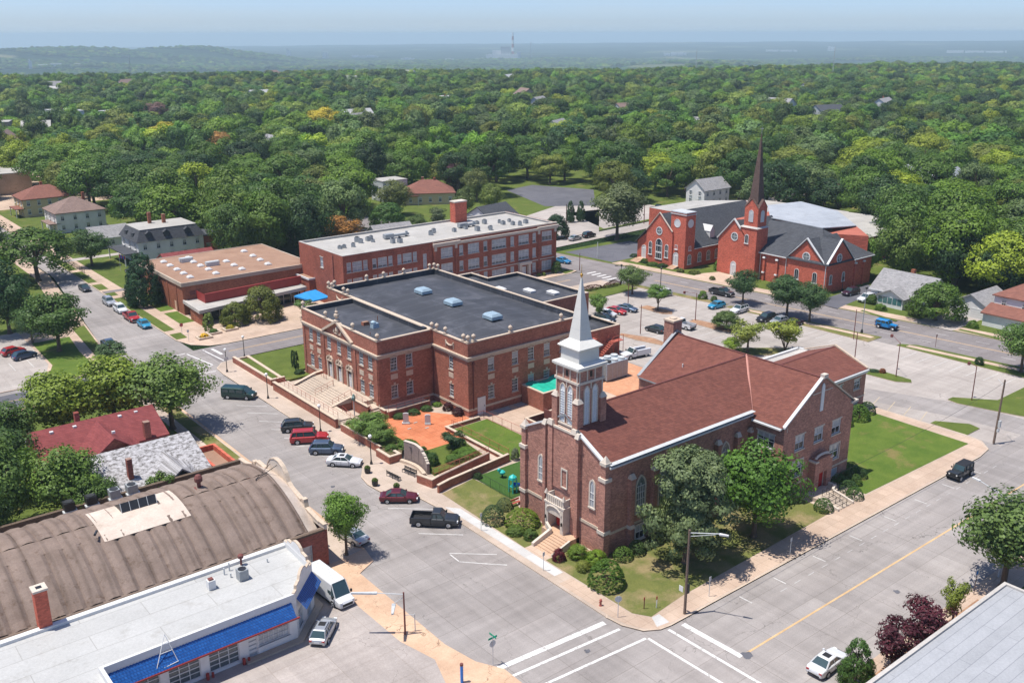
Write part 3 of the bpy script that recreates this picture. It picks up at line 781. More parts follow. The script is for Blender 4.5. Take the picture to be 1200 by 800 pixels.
wall_mb(mb,low[0],low[1],0,5.6,[(4,1.2,1,1.8)]);wall_mb(mb,low[1],low[2],0,5.6)
mb.build('wall',mats['brick_museum'],W)
mb=MB();mb.poly([(x+(.3 if x<50 else -.3),y+(.3 if y<80 else -.3),9.4) for x,y in rear]);mb.build('roof',mats['epdm'],W)
mb=MB();mb.poly([(43.5,62.3,5.0),(59.1,62.3,5.0),(59.1,70,5.0),(43.5,70,5.0)]);mb.build('roof',mats['epdm'],W)
mb=MB();inner_parapet(mb,rear,.3,9.4,10);inner_parapet(mb,low,.3,5.0,5.6);mb.build('parapet_lining',mats['epdm'],W)
ribbon_mb(MB(),rear,.42,10,10.14,closed=True).build('coping',mats['stone'],W)
ribbon_mb(MB(),low,.42,5.6,5.74,closed=True).build('coping',mats['stone'],W)
outl=[(x0,yc),(x0,yb),(x1,yb),(x1,ya),(x2,ya)]
mb=MB();ribbon_mb(mb,outl,-.32,9.55,9.78);ribbon_mb(mb,outl,-.2,9.34,9.549);ribbon_mb(mb,outl,-.1,9.1,9.339)
mb.build('cornice',mats['stone'],W)
mb=MB();ribbon_mb(mb,[(x0,yb),(x1,yb),(x1,ya),(x2,ya)],-.07,1.05,1.4);mb.build('base_course',mats['stone'],W)
mb=MB();ribbon_mb(mb,[(x0,yc),(x0,81.2)],-.07,1.9,2.2);ribbon_mb(mb,[(x0,70.6),(x0,yb)],-.07,1.5,1.8);mb.build('base_course',mats['stone'],W)
mb=MB()
for y in(81.1,70.9,87.9,64.5):mb.box(x0-.12,y-.32,0,x0+.02,y+.32,9.09)
mb.build('pilaster',mats['brick_museum'],W)
wm=window_mesh(WW,WH,4,4,.1,.035,'glass',True,'key');wmb=window_mesh(WW,WH,4,4,.1,.035,'glass',True,'key',blind=.5)
rs=random.Random(3)
for y in fy:put(W,wm,'window',x0,y,8.0-WH/2,'W')
for y in(85.5,82.85,69.0,66.3):put(W,wm,'window',x0,y,3.45-WH/2,'W')
for x in gx:
 for z in(7.85,3.34):put(W,wm,'window',x,yb,z-WH/2,'S')
wn=window_mesh(1.1,WH,3,4,.1,.035,'glass',True,'key')
for z in(7.8,3.3):put(W,wn,'window',x1,59,z-WH/2,'W')
for x in lx:
 for z in(7.8,3.3):put(W,wmb if rs.random()<.4 else wm,'window',x,ya,z-WH/2,'S')
mb=MB();mb.box(-.62,-.045,0,.62,.01,.82);po=mb.build('stone_panel',mats['stone']);pm=po.data;bpy.data.objects.remove(po)
for y in(85.5,82.85,69.0,66.3):put(W,pm,'stone_panel',x0,y,5.3,'W')
for x in gx:put(W,pm,'stone_panel',x,yb,5.4,'S')
put(W,pm,'stone_panel',x1,59,5.4,'W')
for x in lx:put(W,pm,'stone_panel',x,ya,5.4,'S')
mb=MB()
mb.box(-.62,.08,0,.62,.19,2.1,0)
for sx in(-1,1):
 for z in(.25,1.15):mb.box(sx*.31-.2,.065,z,sx*.31+.2,.08,z+.75,1)
mb.box(-.012,.06,0,.012,.08,2.1,2)
mb.box(-.62,.1,2.15,.62,.19,2.7,2);mb.box(-.62,.07,2.1,.62,.12,2.18,0)
dj=mb.build('door',[mats['white_door'],mats['white_trim'],mats['glass']]);dm=dj.data;bpy.data.objects.remove(dj)
mb=MB()
for sx in(-1,1):mb.box(sx*.82-.14,-.16,0,sx*.82+.14,.02,2.85,0)
mb.box(-1.05,-.24,2.85,1.05,.02,3.05,0)
n=10
for k in range(n):
 if k in(4,5):continue
 a0,a1=math.pi*k/n,math.pi*(k+1)/n
 q=[(1.0*math.cos(a),3.05+.85*math.sin(a)) for a in(a0,a1)];r_=[(.78*math.cos(a),3.05+.62*math.sin(a)) for a in(a0,a1)]
 p=[(q[0][0],-.26,q[0][1]),(q[1][0],-.26,q[1][1]),(r_[1][0],-.26,r_[1][1]),(r_[0][0],-.26,r_[0][1])]
 p2=[(x,.02,z) for x,y,z in p]
 mb.add(p+p2,[(3,2,1,0),(0,1,5,4),(2,3,7,6),(1,2,6,5),(3,0,4,7)],0)
mb.box(-.76,-.03,3.051,.76,.015,3.62,0)
mb.lathe(0,-.14,[(.1,3.05),(.16,3.3),(.1,3.45),(.15,3.7),(.05,4.05)],8,0)
ps=mb.build('door_surround',mats['stone']);pm2=ps.data;bpy.data.objects.remove(ps)
for y in(79.1,76.0,72.7):
 put(W,dm,'door',x0,y,2.12,'W');put(W,pm2,'door_surround',x0,y,2.12,'W')
mb=MB();a=(80.7,9.80);b=(71.4,9.80);c=(76.1,12.2)
def slabyz(p,q,th,xa,xb,m=0):
 d=Vector((q[0]-p[0],q[1]-p[1])).normalized();n=Vector((-d.y,d.x))
 if n.y<0:n=-n
 r=[(p[0],p[1]),(q[0],q[1]),(q[0]+n.x*th,q[1]+n.y*th),(p[0]+n.x*th,p[1]+n.y*th)]
 mb.add([(xa,y,z) for y,z in r]+[(xb,y,z) for y,z in r],[(0,1,2,3),(7,6,5,4),(0,4,5,1),(1,5,6,2),(2,6,7,3),(3,7,4,0)],m)
slabyz(a,c,.36,x0-.42,x0+.35);slabyz(b,c,.36,x0-.42,x0+.35)
mb.lathe(x0-.02,76.1,[(.55,12.2),(.55,12.6),(.3,12.7),(.22,12.95),(.46,13.3),(.42,13.6),(.18,13.75),(.28,14.0),(.1,14.2),(.04,14.6)],10)
mb.box(x0-.12,75.1,10.2,x0-.01,77.1,10.35);mb.lathe(x0-.06,76.1,[(.28,10.5),(.4,10.9),(.3,11.3),(.05,11.6)],8)
for s in(-1,1):mb.lathe(x0-.06,76.1+s*1.1,[(.12,10.2),(.2,10.5),(.12,10.8),(.03,10.95)],6)
mb.build('pediment',mats['stone'],W)
mb=MB();mb.poly([(x0-.02,80.6,9.79),(x0-.02,71.5,9.79),(x0-.02,76.1,12.3)]);mb.build('tympanum',mats['brick_museum'],W)
mb=MB();mb.cbox(0,0,0,.62,.62,.3);mb.lathe(0,0,[(.28,.3),(.16,.42),(.16,.5),(.4,.8),(.42,.98),(.3,1.18),(.1,1.27),(.04,1.36)],12)
uo=mb.build('urn',mats['stone'],smooth=True);um=uo.data;bpy.data.objects.remove(uo)
for x,y in [(x0+.2,yc-.3),(x0+.2,80.2),(x0+.2,71.5),(x0+.2,64.2),(x1,64.0),(x1+.2,62.9),(x1+.2,60.6),(x1+.2,55.9),(x1+.25,54.85),(x1+1.3,54.85),(28.0,54.85),(38.5,54.85),(x1+.2,97.5),(x1+1.4,97.5),(x1+.2,96.3),(x1+.2,90.5),(x1+.2,92),(27.8,97.5),(31.5,97.5),(36,97.5),(42,97.5),(43.1,97.5),(43.1,96.2)]:
 put(W,um,'urn',x,y,TOP+.12,0.0).scale=(.82,.82,.9)
mb=MB()
for yy in(59.2,93.2):
 pts=[(x1-.07,yy+1.0*math.cos(t),11.2-.55*math.sin(t)) for t in [math.pi*i/8 for i in range(9)]]
 for i in range(8):mb.tube(pts[i],pts[i+1],.13,n=6)
 for s in(-1,1):mb.tube((x1-.07,yy+s,11.25),(x1-.07,yy+s,10.2),.12,.06,6)
mb.build('swag_relief',mats['stone'],W)
mb=MB();mb.tube((x1-.12,yb-.3,1.4),(x1-.12,yb-.3,9),.09,n=6);mb.cbox(x1-.2,yb-.3,8.9,.3,.3,.4);mb.tube((20.5,ya-.12,1.3),(20.5,ya-.12,8.6),.09,n=6);mb.cbox(20.5,ya-.2,8.5,.35,.3,.4)
mb.build('downpipe',mats['rust_metal'],W)
mb=MB();mb.box(21.3,ya-.09,.12,22.8,ya+.0,2.9,0);mb.box(22.5,ya-.13,1.3,22.58,ya-.09,1.5,1);mb.build('side_door',[mats['white_door'],mats['black_metal']],W)
mb=MB();mb.box(x1-.9,64.9,11.15,x1-.35,65.9,12.2);mb.build('roof_hatch',mats['epdm'],W)
def cowl(x,y,z,root):
 mb=MB();mb.frustum(x,y,z,1.5,1.9,z+.35,1.5,1.9,1);mb.frustum(x,y,z+.35,2.2,2.6,z+.8,2.2,2.6,0);mb.frustum(x,y,z+.8,2.2,2.6,z+1.15,1.5,1.9,0)
 mb.box(x-1.12,y-1.32,z+.3,x+1.12,y+1.32,z+.36,0)
 return mb.build('roof_vent',[mats['galv_blue'],mats['dark_metal']],root)
mats['galv_blue']=mat_plain('galv_blue',(.36,.47,.53),.4,metal=.3)
for x,y in((31.3,83.8),(31.0,74.2),(31.0,63.2)):cowl(x,y,11.62,W)
mb=MB()
for(x,y) in((49,84),(52.5,79.5),(55,75.6),(46.5,92.5)):
 mb.frustum(x,y,9.4,1.3,2.3,9.75,1.3,2.3);mb.frustum(x,y,9.75,1.4,2.4,9.95,.9,1.8)
mb.build('skylight',mats['white_trim'],W)
mb=MB();mb.frustum(14.2,75.2,11.15,1.1,.8,11.7,1.0,.7,0);mb.frustum(14.6,72.9,11.15,1.2,1.0,11.9,1.0,.8,1);mb.lathe(14.4,73,[(.3,11.9),(.45,12.1),(.2,12.3)],8,1);mb.tube((17,76,11.15),(17,76,12),.06);mb.tube((12,70,11.15),(12,70,11.6),.06)
mb.build('roof_vent',[mats['brick_annex'],mats['galv_blue']],W)
# TERRACE IN FRONT OF THE MUSEUM
def brick_wall(label,pts,w,z1,z0=.1,cap=.1,capw=.1,mat='brick_wall',capm='stone',cat='wall',name='retaining_wall',group=None):
 t=thing(name,label,cat,(pts[0][0],pts[0][1],z0),group=group)
 cl=pts[0]==pts[-1];pts=pts[:-1] if cl else pts
 ribbon_mb(MB(),pts,w,z0,z1-cap,closed=cl).build('masonry',mats[mat],t)
 q=MB();ribbon_mb(q,pts,w+capw,z1-cap,z1,closed=cl).build('coping',mats[capm],t)
 return t
def railing(label,pts,h=.95,step=1.5,mat='rail_red',r=.025,bars=0,cat='railing',group=None,base=None,name='railing'):
 """pts 3D at foot height"""
 t=thing(name,label,cat,pts[0],group=group)
 mb=MB();mp=MB()
 for a,b in zip(pts[:-1],pts[1:]):
  a=Vector(a);b=Vector(b);L=(b-a).length
  for k in((1.0,) if not bars else(1.0,.12)):mb.tube(a+Vector((0,0,h*k)),b+Vector((0,0,h*k)),r,n=5)
  if not bars:mb.tube(a+Vector((0,0,h*.5)),b+Vector((0,0,h*.5)),r*.8,n=4)
  n=max(1,round(L/step))
  for i in range(n+1):
   p=a+(b-a)*i/n;mp.tube(p,p+Vector((0,0,h)),r*1.2,n=5)
  if bars:
   n=max(1,round(L/bars))
   for i in range(n):
    p=a+(b-a)*(i+.5)/n;mb.tube(p+Vector((0,0,h*.12)),p+Vector((0,0,h)),r*.5,n=4,cap=False)
 mb.build('rail',mats[mat],t);mp.build('posts',mats[mat],t)
 return t
brick_wall('long low brick wall with pale coping by the pavement before the big steps',[(2.1,63.6),(2.1,84.6)],.42,1.62)
brick_wall('low brick wall with pier edging the corner lawn of the civic hall',[(2.3,102.2),(2.3,86.6),(4.9,86.6)],.4,1.2)
brick_wall('pale-capped low wall crossing the corner lawn up from the street corner',[(5.2,103),(4.7,87)],.3,.55,capw=.25)
mb=MB();mb.prism([(2.7,87),(4.7,87),(5.2,102),(2.7,102)],.1,.42)
o=mb.build('lawn',mats['grass']);o['kind']='structure'
mb=MB();mb.prism([(5.2,86.6),(9.6,86.6),(9.6,90),(18.5,92),(18.5,103),(5.6,103)],.1,.5)
o=mb.build('lawn',mats['grass']);o['kind']='structure'
brick_wall('kerb-like pale wall edging the lawn beside the cross street',[(18.5,103.0),(3,103.0)],.25,.5,mat='stone',name='garden_wall')
st=thing('entrance_steps','wide flight of pale concrete steps with brick cheeks up to the three white doors','steps',(6,75,.1))
mb=MB();mb.prism([(2.5,63.7),(4.4,63.7),(4.4,84.4),(2.5,84.4)],.1,1.2);mb.build('landing',mats['concrete'],st)
mb=MB();n=7
for i in range(n):mb.box(4.4+i*.45,69.3,.1,7.9,81.2,1.2+(i+1)*.92/n-.0)
mb.box(7.9,66,.1,9.6,81.9,2.12);mb.build('treads',mats['concrete'],st)
mb=MB();mb.box(7.5,63.9,.1,9.58,66.0,1.5);mb.build('landing',mats['concrete'],st)
mb=MB()
for i in range(5):mb.box(7.6,63.9-(i+1)*.34,.1,9.4,63.9-i*.34,1.4-(i+1)*.22)
mb.build('treads',mats['concrete'],st)
mb=MB()
for i in range(6):mb.box(2.5,63.7-(i+1)*.36,.1,4.3,63.7-i*.36,1.15-(i+1)*.16)
mb.build('treads',mats['concrete'],st)
mb=MB();
def sloped_wall(mb,a,b,w,z0,za,zb,m=0):
 a=Vector(a);b=Vector(b);d=(b-a).normalized();n=Vector((-d.y,d.x))*w
 q=[a,b,b+n,a+n];zt=[za,zb,zb,za]
 mb.add([(v.x,v.y,z0) for v in q]+[(v.x,v.y,z) for v,z in zip(q,zt)],[(4,5,6,7),(0,1,5,4),(1,2,6,5),(2,3,7,6),(3,0,4,7)],m)
sloped_wall(mb,(4.2,81.6),(8.0,81.6),.45,.1,1.35,2.45);sloped_wall(mb,(8.0,81.6),(9.58,81.8),.45,.1,2.45,2.45)
sloped_wall(mb,(4.2,68.9),(7.9,68.9),.4,.1,1.3,2.2);mb.box(7.4,63.9,.1,7.8,68.9,2.0);mb.box(4.3,61.3,.1,4.7,68.9,1.2);mb.box(9.4,62.3,.1,9.75,63.95,1.35)
mb.build('cheek_wall',mats['brick_wall'],st)
mb=MB();sloped_wall(mb,(4.1,81.5),(8.05,81.5),.6,1.36,1.45,2.55);sloped_wall(mb,(8.0,81.5),(9.57,81.75),.6,2.46,2.56,2.56)
sloped_wall(mb,(4.1,68.85),(7.95,68.85),.5,1.31,1.4,2.3);mb.box(7.3,63.85,2.0,7.9,68.9,2.1);mb.box(4.25,61.25,1.2,4.75,68.9,1.3);mb.box(9.35,62.25,1.35,9.8,63.9,1.45)
mb.build('coping',mats['stone'],st)
railing('red-brown metal railing along the top of the long pavement wall',[(2.3,63.9,1.62),(2.3,84.3,1.62)])
railing('red-brown railing along the terrace edge right of the big steps',[(7.6,69,2.15),(7.6,64.2,2.1),(7.6,62.3,.6)])
railing('red-brown handrails running up the middle of the wide steps',[(4.5,75.2,1.25),(7.8,75.2,2.15),(7.8,75.3,2.15)],step=1.2)
railing('red-brown handrail at the right-hand side of the wide steps',[(4.5,69.6,1.25),(7.8,69.6,2.15)],step=1.2)
railing('short handrail standing on the top landing before the left door',[(8.4,78.6,2.12),(8.4,80.4,2.12)],step=.9)
railing('short red-brown handrail beside the narrow steps down to the pavement',[(4.4,66.3,1.3),(4.4,61.6,.4)],step=1.2)
brick_wall('brick ramp wall below the side windows of the civic hall',[(17.5,61.9),(9.9,61.9)],-.3,1.25)
mb=MB();mb.prism([(9.8,62.2),(17.5,62.2),(17.5,63.98),(9.8,63.98)],.1,1.05);o=mb.build('ramp',mats['concrete']);tag(o,'pale concrete ramp beside the brick wall of the civic hall','ramp')
railing('red-brown railing on the brick ramp wall above the orange plaza',[(9.9,62.05,1.25),(17.4,62.05,1.25)])
brick_wall('brick planter wall holding the small spreading tree by the pavement',[(2.0,51.6),(1.8,62.4),(4.2,62.6)],-.35,1.3)
mb=MB();mb.prism([(2.3,51.8),(6.1,52.2),(6.2,62),(2.2,62.2)],.1,.95);o=mb.build('planting_bed',mats['grass']);o['kind']='structure'
brick_wall('square brick planter between pavement and orange plaza',[(1.2,51.4),(1.2,47.9),(3.2,47.9),(3.2,49.5)],.35,1.2)
mb=MB();mb.prism([(1.5,48.2),(3.4,48.2),(5.8,51.7),(1.5,51.7)],.1,.9);o=mb.build('planting_bed',mats['soil']);o['kind']='structure'
mb=MB();mb.prism([(3.9,40.8),(12.4,41.1),(13.2,47.7),(4.2,47.7)],.1,.6);o=mb.build('planting_bed',mats['grass']);o['kind']='structure'
mw=thing('memorial_wall','curved grey memorial wall with stepped cream edge behind a low stone bench','memorial',(3.4,44.8,.1))
mb=MB();mc=MB();N=14
def mwp(t):
 y=47.6-5.6*t;x=3.4-.55*math.sin(math.pi*t)*-1;return x,y
def mwh(t):return 3.05 if t<.34 else(3.05-(t-.34)*1.1 if t<.62 else(2.45 if t<.68 else 2.45-(t-.68)*3.0))
for i in range(N):
 t0,t1=i/N,(i+1)/N
 a,b=mwp(t0),mwp(t1)
 sloped_wall(mb,a,b,.34,.1,mwh(t0),mwh(t1-.001));sloped_wall(mc,(a[0]-.04,a[1]),(b[0]-.04,b[1]),.42,mwh(t0)-.0,mwh(t0)+.07,mwh(t1-.001)+.07)
mats['granite']=mat_plain('granite',(.24,.19,.175),.5,var=.18,scale=4)
mb.build('panel',mats['granite'],mw);mc.build('coping',mats['stone_pale'],mw)
mb=MB()
for i in range(N):
 a,b=mwp(i/N),mwp((i+1)/N);sloped_wall(mb,(a[0]-.75,a[1]),(b[0]-.75,b[1]),.5,.1,.5,.5)
mb.build('seat',mats['stone'],mw)
mb=MB()
for t0 in(.22,.5,.78):
 x,y=mwp(t0);mb.box(x-.02,y-.02,.7,x+.01,y+.02,2.5)
mb.lathe(3.72,46.4,[(.0,2.45),(.22,2.46)],10);mb.build('joint',mats['dark_metal'],mw)
brick_wall('brick wall on the garden side of the long ramp to the orange plaza',[(1.0,40.9),(1.6,38.2),(3.0,38.6),(12.6,40.3)],.32,1.3)
brick_wall('brick wall on the lawn side of the long ramp',[(1.5,36.5),(3.6,37.0),(14.5,38.3)],.32,1.25)
brick_wall('low retaining wall with pale coping along the upper lawn',[(14.4,38.6),(14.4,52.6),(20.3,52.6)],.35,.7)
railing('fine red-brown railing beside the garden shrubs',[(3.4,40.6,.62),(12.6,41,.62)],bars=.25,step=2)
railing('fine red-brown railing on the ramp wall',[(3.2,38.9,1.3),(12.6,40.5,1.3)],bars=.25,step=2)
railing('thin metal railing along the upper lawn',[(14.9,39,.7),(14.9,52,.7)],bars=.3,step=2)
railing('thin metal fence between upper lawn and church yard',[(15.2,52.9,.1),(21.2,52.9,.1),(21.8,38,.1)],h=1.3,bars=.3,step=2.2,cat='fence',name='fence')
railing('dark metal fence round the little playground',[(7.5,37.5,.12),(7.5,29.6,.12),(12.5,29.3,.12)],h=1.35,bars=.3,step=2,mat='black_metal',r=.02,cat='fence',name='fence')
for(x,y,h,lb) in((10.8,58.6,1.75,'grey granite memorial slab on a wide plinth, left of the two on the orange plaza'),(13.2,56.3,1.6,'grey granite memorial slab on the orange plaza, right of the two')):
 t=thing('monument',lb,'monument',(x,y,.13),rz=R(-38))
 MB().cbox(0,0,0,1.15 if h>1.7 else .9,.6,.22).build('plinth',mats['galv'],t,world=False)
 mb=MB();mb.box(-.42,-.13,.22,.42,.13,h-.1);mb.add([(-.42,-.13,h-.1),(.42,-.13,h-.1),(.42,.13,h-.1),(-.42,.13,h-.1),(-.2,-.13,h),(.2,-.13,h),(.2,.13,h),(-.2,.13,h)],[(0,1,5,4),(1,2,6,5),(2,3,7,6),(3,0,4,7),(4,5,6,7)]);mb.build('slab',mats['galv'],t,world=False)
mb=MB()
for x,y in((12.1,58.0),(10.1,56.6),(12.3,55.2)):mb.box(x-.3,y-.12,.13,x+.3,y+.12,.2)
tag(mb.build('floor_plaque',mats['concrete_grey']),'small flat stone plaques set in the orange plaza','plaque')
def bench(x,y,rz,lb):
 t=thing('park_bench',lb,'bench',(x,y,.12),rz,group='black benches by the memorial')
 mb=MB()
 for i in range(4):mb.box(-1.2,-.22+i*.13,.43,1.2,-.13+i*.13,.46)
 mb.build('seat',mats['black_metal'],t,world=False)
 mb=MB()
 for i in range(3):mb.box(-1.2,.28,.52+i*.13,1.2,.31,.61+i*.13)
 mb.build('backrest',mats['black_metal'],t,world=False)
 for sx in(-1.15,0,1.15):
  mb=MB();mb.box(sx-.03,-.22,0,sx+.03,-.17,.43);mb.box(sx-.03,.25,0,sx+.03,.31,.9);mb.box(sx-.03,-.22,.4,sx+.03,.28,.43);mb.build('leg',mats['black_metal'],t,world=False)
bench(-.6,43.9,R(97),'black slatted bench nearer the street, left of the two by the memorial')
bench(1.6,43.6,R(-80),'black slatted bench facing the curved memorial wall')
def tub(x,y,lb):
 t=thing('flower_tub',lb,'planter',(x,y,.12),group='flower tubs at the kerb')
 MB().lathe(x,y,[(.26,.12),(.4,.3),(.42,.85),(.34,.85),(.3,.8)],12).build('pot',mats['black_metal'],t)
 return t
TUBS=[tub(-2.5,47.5,'black tub of green plants at the kerb, farthest left of the three'),tub(-3.7,43.6,'black tub of green plants between left tub and maroon car'),tub(-2.3,40.6,'black tub of green plants just behind the maroon car')]
t=thing('street_clock','green four-sided post clock on the lawn beside the entrance steps','clock',(5.9,65.4,.5))
MB().tube((5.9,65.4,.5),(5.9,65.4,3.0),.09,.07).build('post',mats['galv'],t)
mats['clock_green']=mat_plain('clock_green',(.10,.17,.16),.5)
mb=MB();mb.tube((5.9-.14,65.4+.14,3.4),(5.9+.14,65.4-.14,3.4),.42,n=16,m=0);mb.tube((5.9-.17,65.4+.17,3.4),(5.9-.15,65.4+.15,3.4),.34,n=16,m=1);mb.lathe(5.9,65.4,[(.16,3.78),(.2,3.9),(.02,4.1)],8,0)
mb.build('clock_face',[mats['clock_green'],mats['white_trim']],t)
mats['teal']=mat_plain('teal',(.02,.42,.38),.4,var=.1);mats['toy_blue']=mat_plain('toy_blue',(.02,.2,.62),.4)
t=thing('playground_slide','small turquoise and blue plastic play structure with slide on the green turf','play equipment',(9.2,30.8,.13))
mb=MB()
for dx,dy in((-.5,-.4),(-.5,.4),(.1,-.4),(.1,.4)):mb.tube((9.2+dx,30.8+dy,.13),(9.2+dx,30.8+dy,1.9),.09,n=8)
mb.lathe(9.0,30.8,[(.2,1.8),(.55,2.0),(.5,2.3),(.1,2.6)],8);mb.build('frame',mats['teal'],t)
MB().box(8.7,30.4,.9,9.3,31.2,1.0).build('platform',mats['teal'],t)
mb=MB();mb.add([(9.3,30.5,1.05),(9.3,31.1,1.05),(11.2,31.1,.3),(11.2,30.5,.3),(9.3,30.5,.95),(9.3,31.1,.95),(11.2,31.1,.2),(11.2,30.5,.2)],[(0,1,2,3),(4,7,6,5),(0,3,7,4),(1,5,6,2),(3,2,6,7)]);mb.add([(9.3,30.45,1.35),(11.2,30.45,.55),(11.2,30.5,.3),(9.3,30.5,1.05)],[(0,1,2,3)]);mb.add([(9.3,31.15,1.35),(11.2,31.15,.55),(11.2,31.1,.3),(9.3,31.1,1.05)],[(0,1,2,3)]);mb.build('slide',mats['toy_blue'],t)
t=thing('spring_rider','small turquoise spring rider on the playground turf','play equipment',(10.6,35.0,.13))
MB().tube((10.6,35,.13),(10.6,35,.6),.12,n=8).build('spring',mats['dark_metal'],t)
mb=MB();mb.lathe(10.6,35,[(.1,.55),(.38,.7),(.42,.95),(.2,1.15)],10);mb.build('body',mats['teal'],t);mb=MB();mb.lathe(10.25,35.25,[(.08,.95),(.24,1.15),(.2,1.4),(.05,1.5)],8);mb.build('head',mats['teal'],t)
t=thing('wooden_bench','small red wooden bench at the playground corner','bench',(7.0,27.8,.13))
mb=MB();mb.box(6.3,27.6,.5,7.7,28.0,.56);mb.build('seat',mats['rail_red'],t)
for sx in(6.4,7.55):MB().box(sx,27.6,.13,sx+.08,28.0,.5).build('leg',mats['rail_red'],t)
MB().box(6.3,27.98,.7,7.7,28.03,.95).build('backrest',mats['rail_red'],t)
brick_wall('brick enclosure with a green tarp roof beside the civic hall',[(30.0,49.2),(37,49.2),(37,54.5),(30.0,54.5),(30,49.2)],.3,3.1,name='brick_enclosure',cat='enclosure')
mb=MB()
for i in range(6):
 x0_,x1_=30.3+i*1.07,30.3+(i+1)*1.07;z0_,z1_=(2.85+.2*math.sin(i*1.3),2.85+.2*math.sin((i+1)*1.3));mb.add([(x0_,49.5,z0_),(x1_,49.5,z1_),(x1_,54.4,z1_+.25),(x0_,54.4,z0_+.2),(x0_,49.5,z0_-.03),(x1_,49.5,z1_-.03),(x1_,54.4,z1_+.22),(x0_,54.4,z0_+.17)],[(0,1,2,3),(7,6,5,4),(0,4,5,1),(2,6,7,3)])
tag(mb.build('tarp',mats['green_canvas']),'bright green tarp stretched over the brick enclosure','tarp')
brick_wall('low brick stairwell parapet between civic hall and church',[(24.0,43.0),(30.0,43.0),(30.0,46.6),(24.0,46.6),(24,43)],.28,1.5,name='brick_enclosure',cat='enclosure')
mb=MB();mb.box(24.3,43.3,.14,29.7,46.3,.3);tag(mb.build('stairwell_floor',mats['dark_metal']),'dark floor inside the low brick stairwell','floor')
mb=MB();mb.box(27.5,44.4,.3,27.62,46.2,2.2);tag(mb.build('stairwell_gate',mats['rust_metal']),'rust-red metal gate panel standing in the stairwell','gate')
for x,lb in((24.3,'left'),(30,'right')):
 mb=MB();mb.box(x-.1 if lb=='left' else 28.2,53.1,.13,x+2.6 if lb=='left' else 29.9,54.3,.2,0)
 mb2=tag(mb.build('window_well',mats['grey_metal']),f'{lb} grey metal window-well grating at the foot of the civic hall wall','grating')
t=thing('chiller','large galvanised metal cooling unit standing on the brick paving','cooling unit',(49.2,54.2,.13))
mb=MB();mb.box(46.8,52.4,.35,51.8,55.8,3.3)
mb.build('casing',mats['chill'],t)
mb=MB()
for i in range(3):mb.box(46.77,52.6+i*1.05,.5,46.8,53.5+i*1.05,3.0)
for i in range(4):mb.box(47.0+i*1.2,52.37,.5,48.05+i*1.2,52.4,3.1)
mb.build('panel',mats['grey_metal'],t)
for x in(47.7,49.3,50.9):
 for y in(53.2,54.9):MB().lathe(x,y,[(.62,3.3),(.62,3.6),(.5,3.6),(.15,3.5)],14).build('fan',mats['dark_metal'] if(x<48 and y<54) else mats['galv'],t)
mb=MB()
for x in(47,51.6):
 for y in(52.6,55.6):mb.cbox(x,y,.13,.2,.2,.23)
mb.build('feet',mats['dark_metal'],t)
t=thing('fire_stairs','red steel fire escape stairs against the low brick block behind the steeple','stairs',(55,61,.13))
mb=MB()
for i in range(11):mb.box(52.2+i*.38,60.6,.3+i*.27,52.6+i*.38,61.7,.34+i*.27)
mb.build('treads',mats['rail_red'],t)
mb=MB()
for y in(60.55,61.75):mb.tube((52.1,y,.2),(56.4,y,3.2),.1,n=4);mb.tube((52.1,y,1.2),(56.4,y,4.2),.04,n=4)
mb.box(56.3,60.5,3.15,58.9,61.9,3.25)
for x in(56.4,57.6,58.8):
 mb.tube((x,60.5,.13),(x,60.5,4.3),.05,n=5)
for z in(3.7,4.25):mb.tube((56.4,60.5,z),(58.8,60.5,z),.035,n=4)
for i in range(8):mb.tube((52.6+i*.5,60.55,.6+i*.35),(52.6+i*.5,60.55,1.5+i*.35),.025,n=4)
mb.box(49.9,60.7,4.5,52.5,61.95,4.6)
for x in(50,51.2,52.4):mb.tube((x,60.7,4.5),(x,60.7,5.6),.04,n=4)
for z in(5.1,5.55):mb.tube((50,60.7,z),(52.4,60.7,z),.035,n=4)
mb.build('frame',mats['rail_red'],t)
# CHURCH WITH STEEPLE
church=thing('church','brown brick church with red shingle roofs and gabled transept on the street corner','church',(6.9,18.9,0))
Cc=church
CX,SY,NY=6.8,12.0,25.9
mb=MB()
wall_mb(mb,(CX,NY),(CX,SY),0,11.3)
mb.poly([(CX,NY,11.3),(CX,SY,11.3),(CX,16.3,13.55),(CX,21.5,13.55)])
wall_mb(mb,(CX,SY),(32.2,SY),0,11.15);wall_mb(mb,(32.2,NY),(CX,NY),0,11.15)
TX0,TX1,TY0,TY1=32.0,46.8,7.0,31.2
tw=[35.45,39.45,43.3]
wall_mb(mb,(TX0,SY),(TX0,TY0),0,10.45,[(SY-9.6,7.2,2.6,2.0),(SY-9.6,3.2,2.6,2.0)])
wall_mb(mb,(TX0,TY0),(TX1,TY0),0,10.45,[(x-TX0,6.8,1.95,2.0) for x in tw]+[(43.4-TX0,3.2,2.1,2.1),(35.4-TX0,3.2,2.1,2.1),(43.5-TX0,.55,2.3,1.3)])
mb.poly([(TX0,TY0,10.45),(TX1,TY0,10.45),((TX0+TX1)/2,TY0,15.5)])
wall_mb(mb,(TX1,TY0),(TX1,TY1),0,10.45)
wall_mb(mb,(TX1,TY1),(TX0,TY1),0,10.45);wall_mb(mb,(TX0,TY1),(TX0,NY),0,10.45)
mb.poly([(TX1,TY1,10.45),(TX0,TY1,10.45),((TX0+TX1)/2,TY1,15.6)])
EX,EY0,EY1,EYR=69.9,18.9,31.4,24.7
wall_mb(mb,(TX1,EY0),(EX,EY0),0,6.55,[(x-TX1,z,1.7,1.7) for x in(62.8,67.6,57.5,52) for z in(3.7,)]+[(x-TX1,.5,1.7,1.2) for x in(62.8,67.6)])
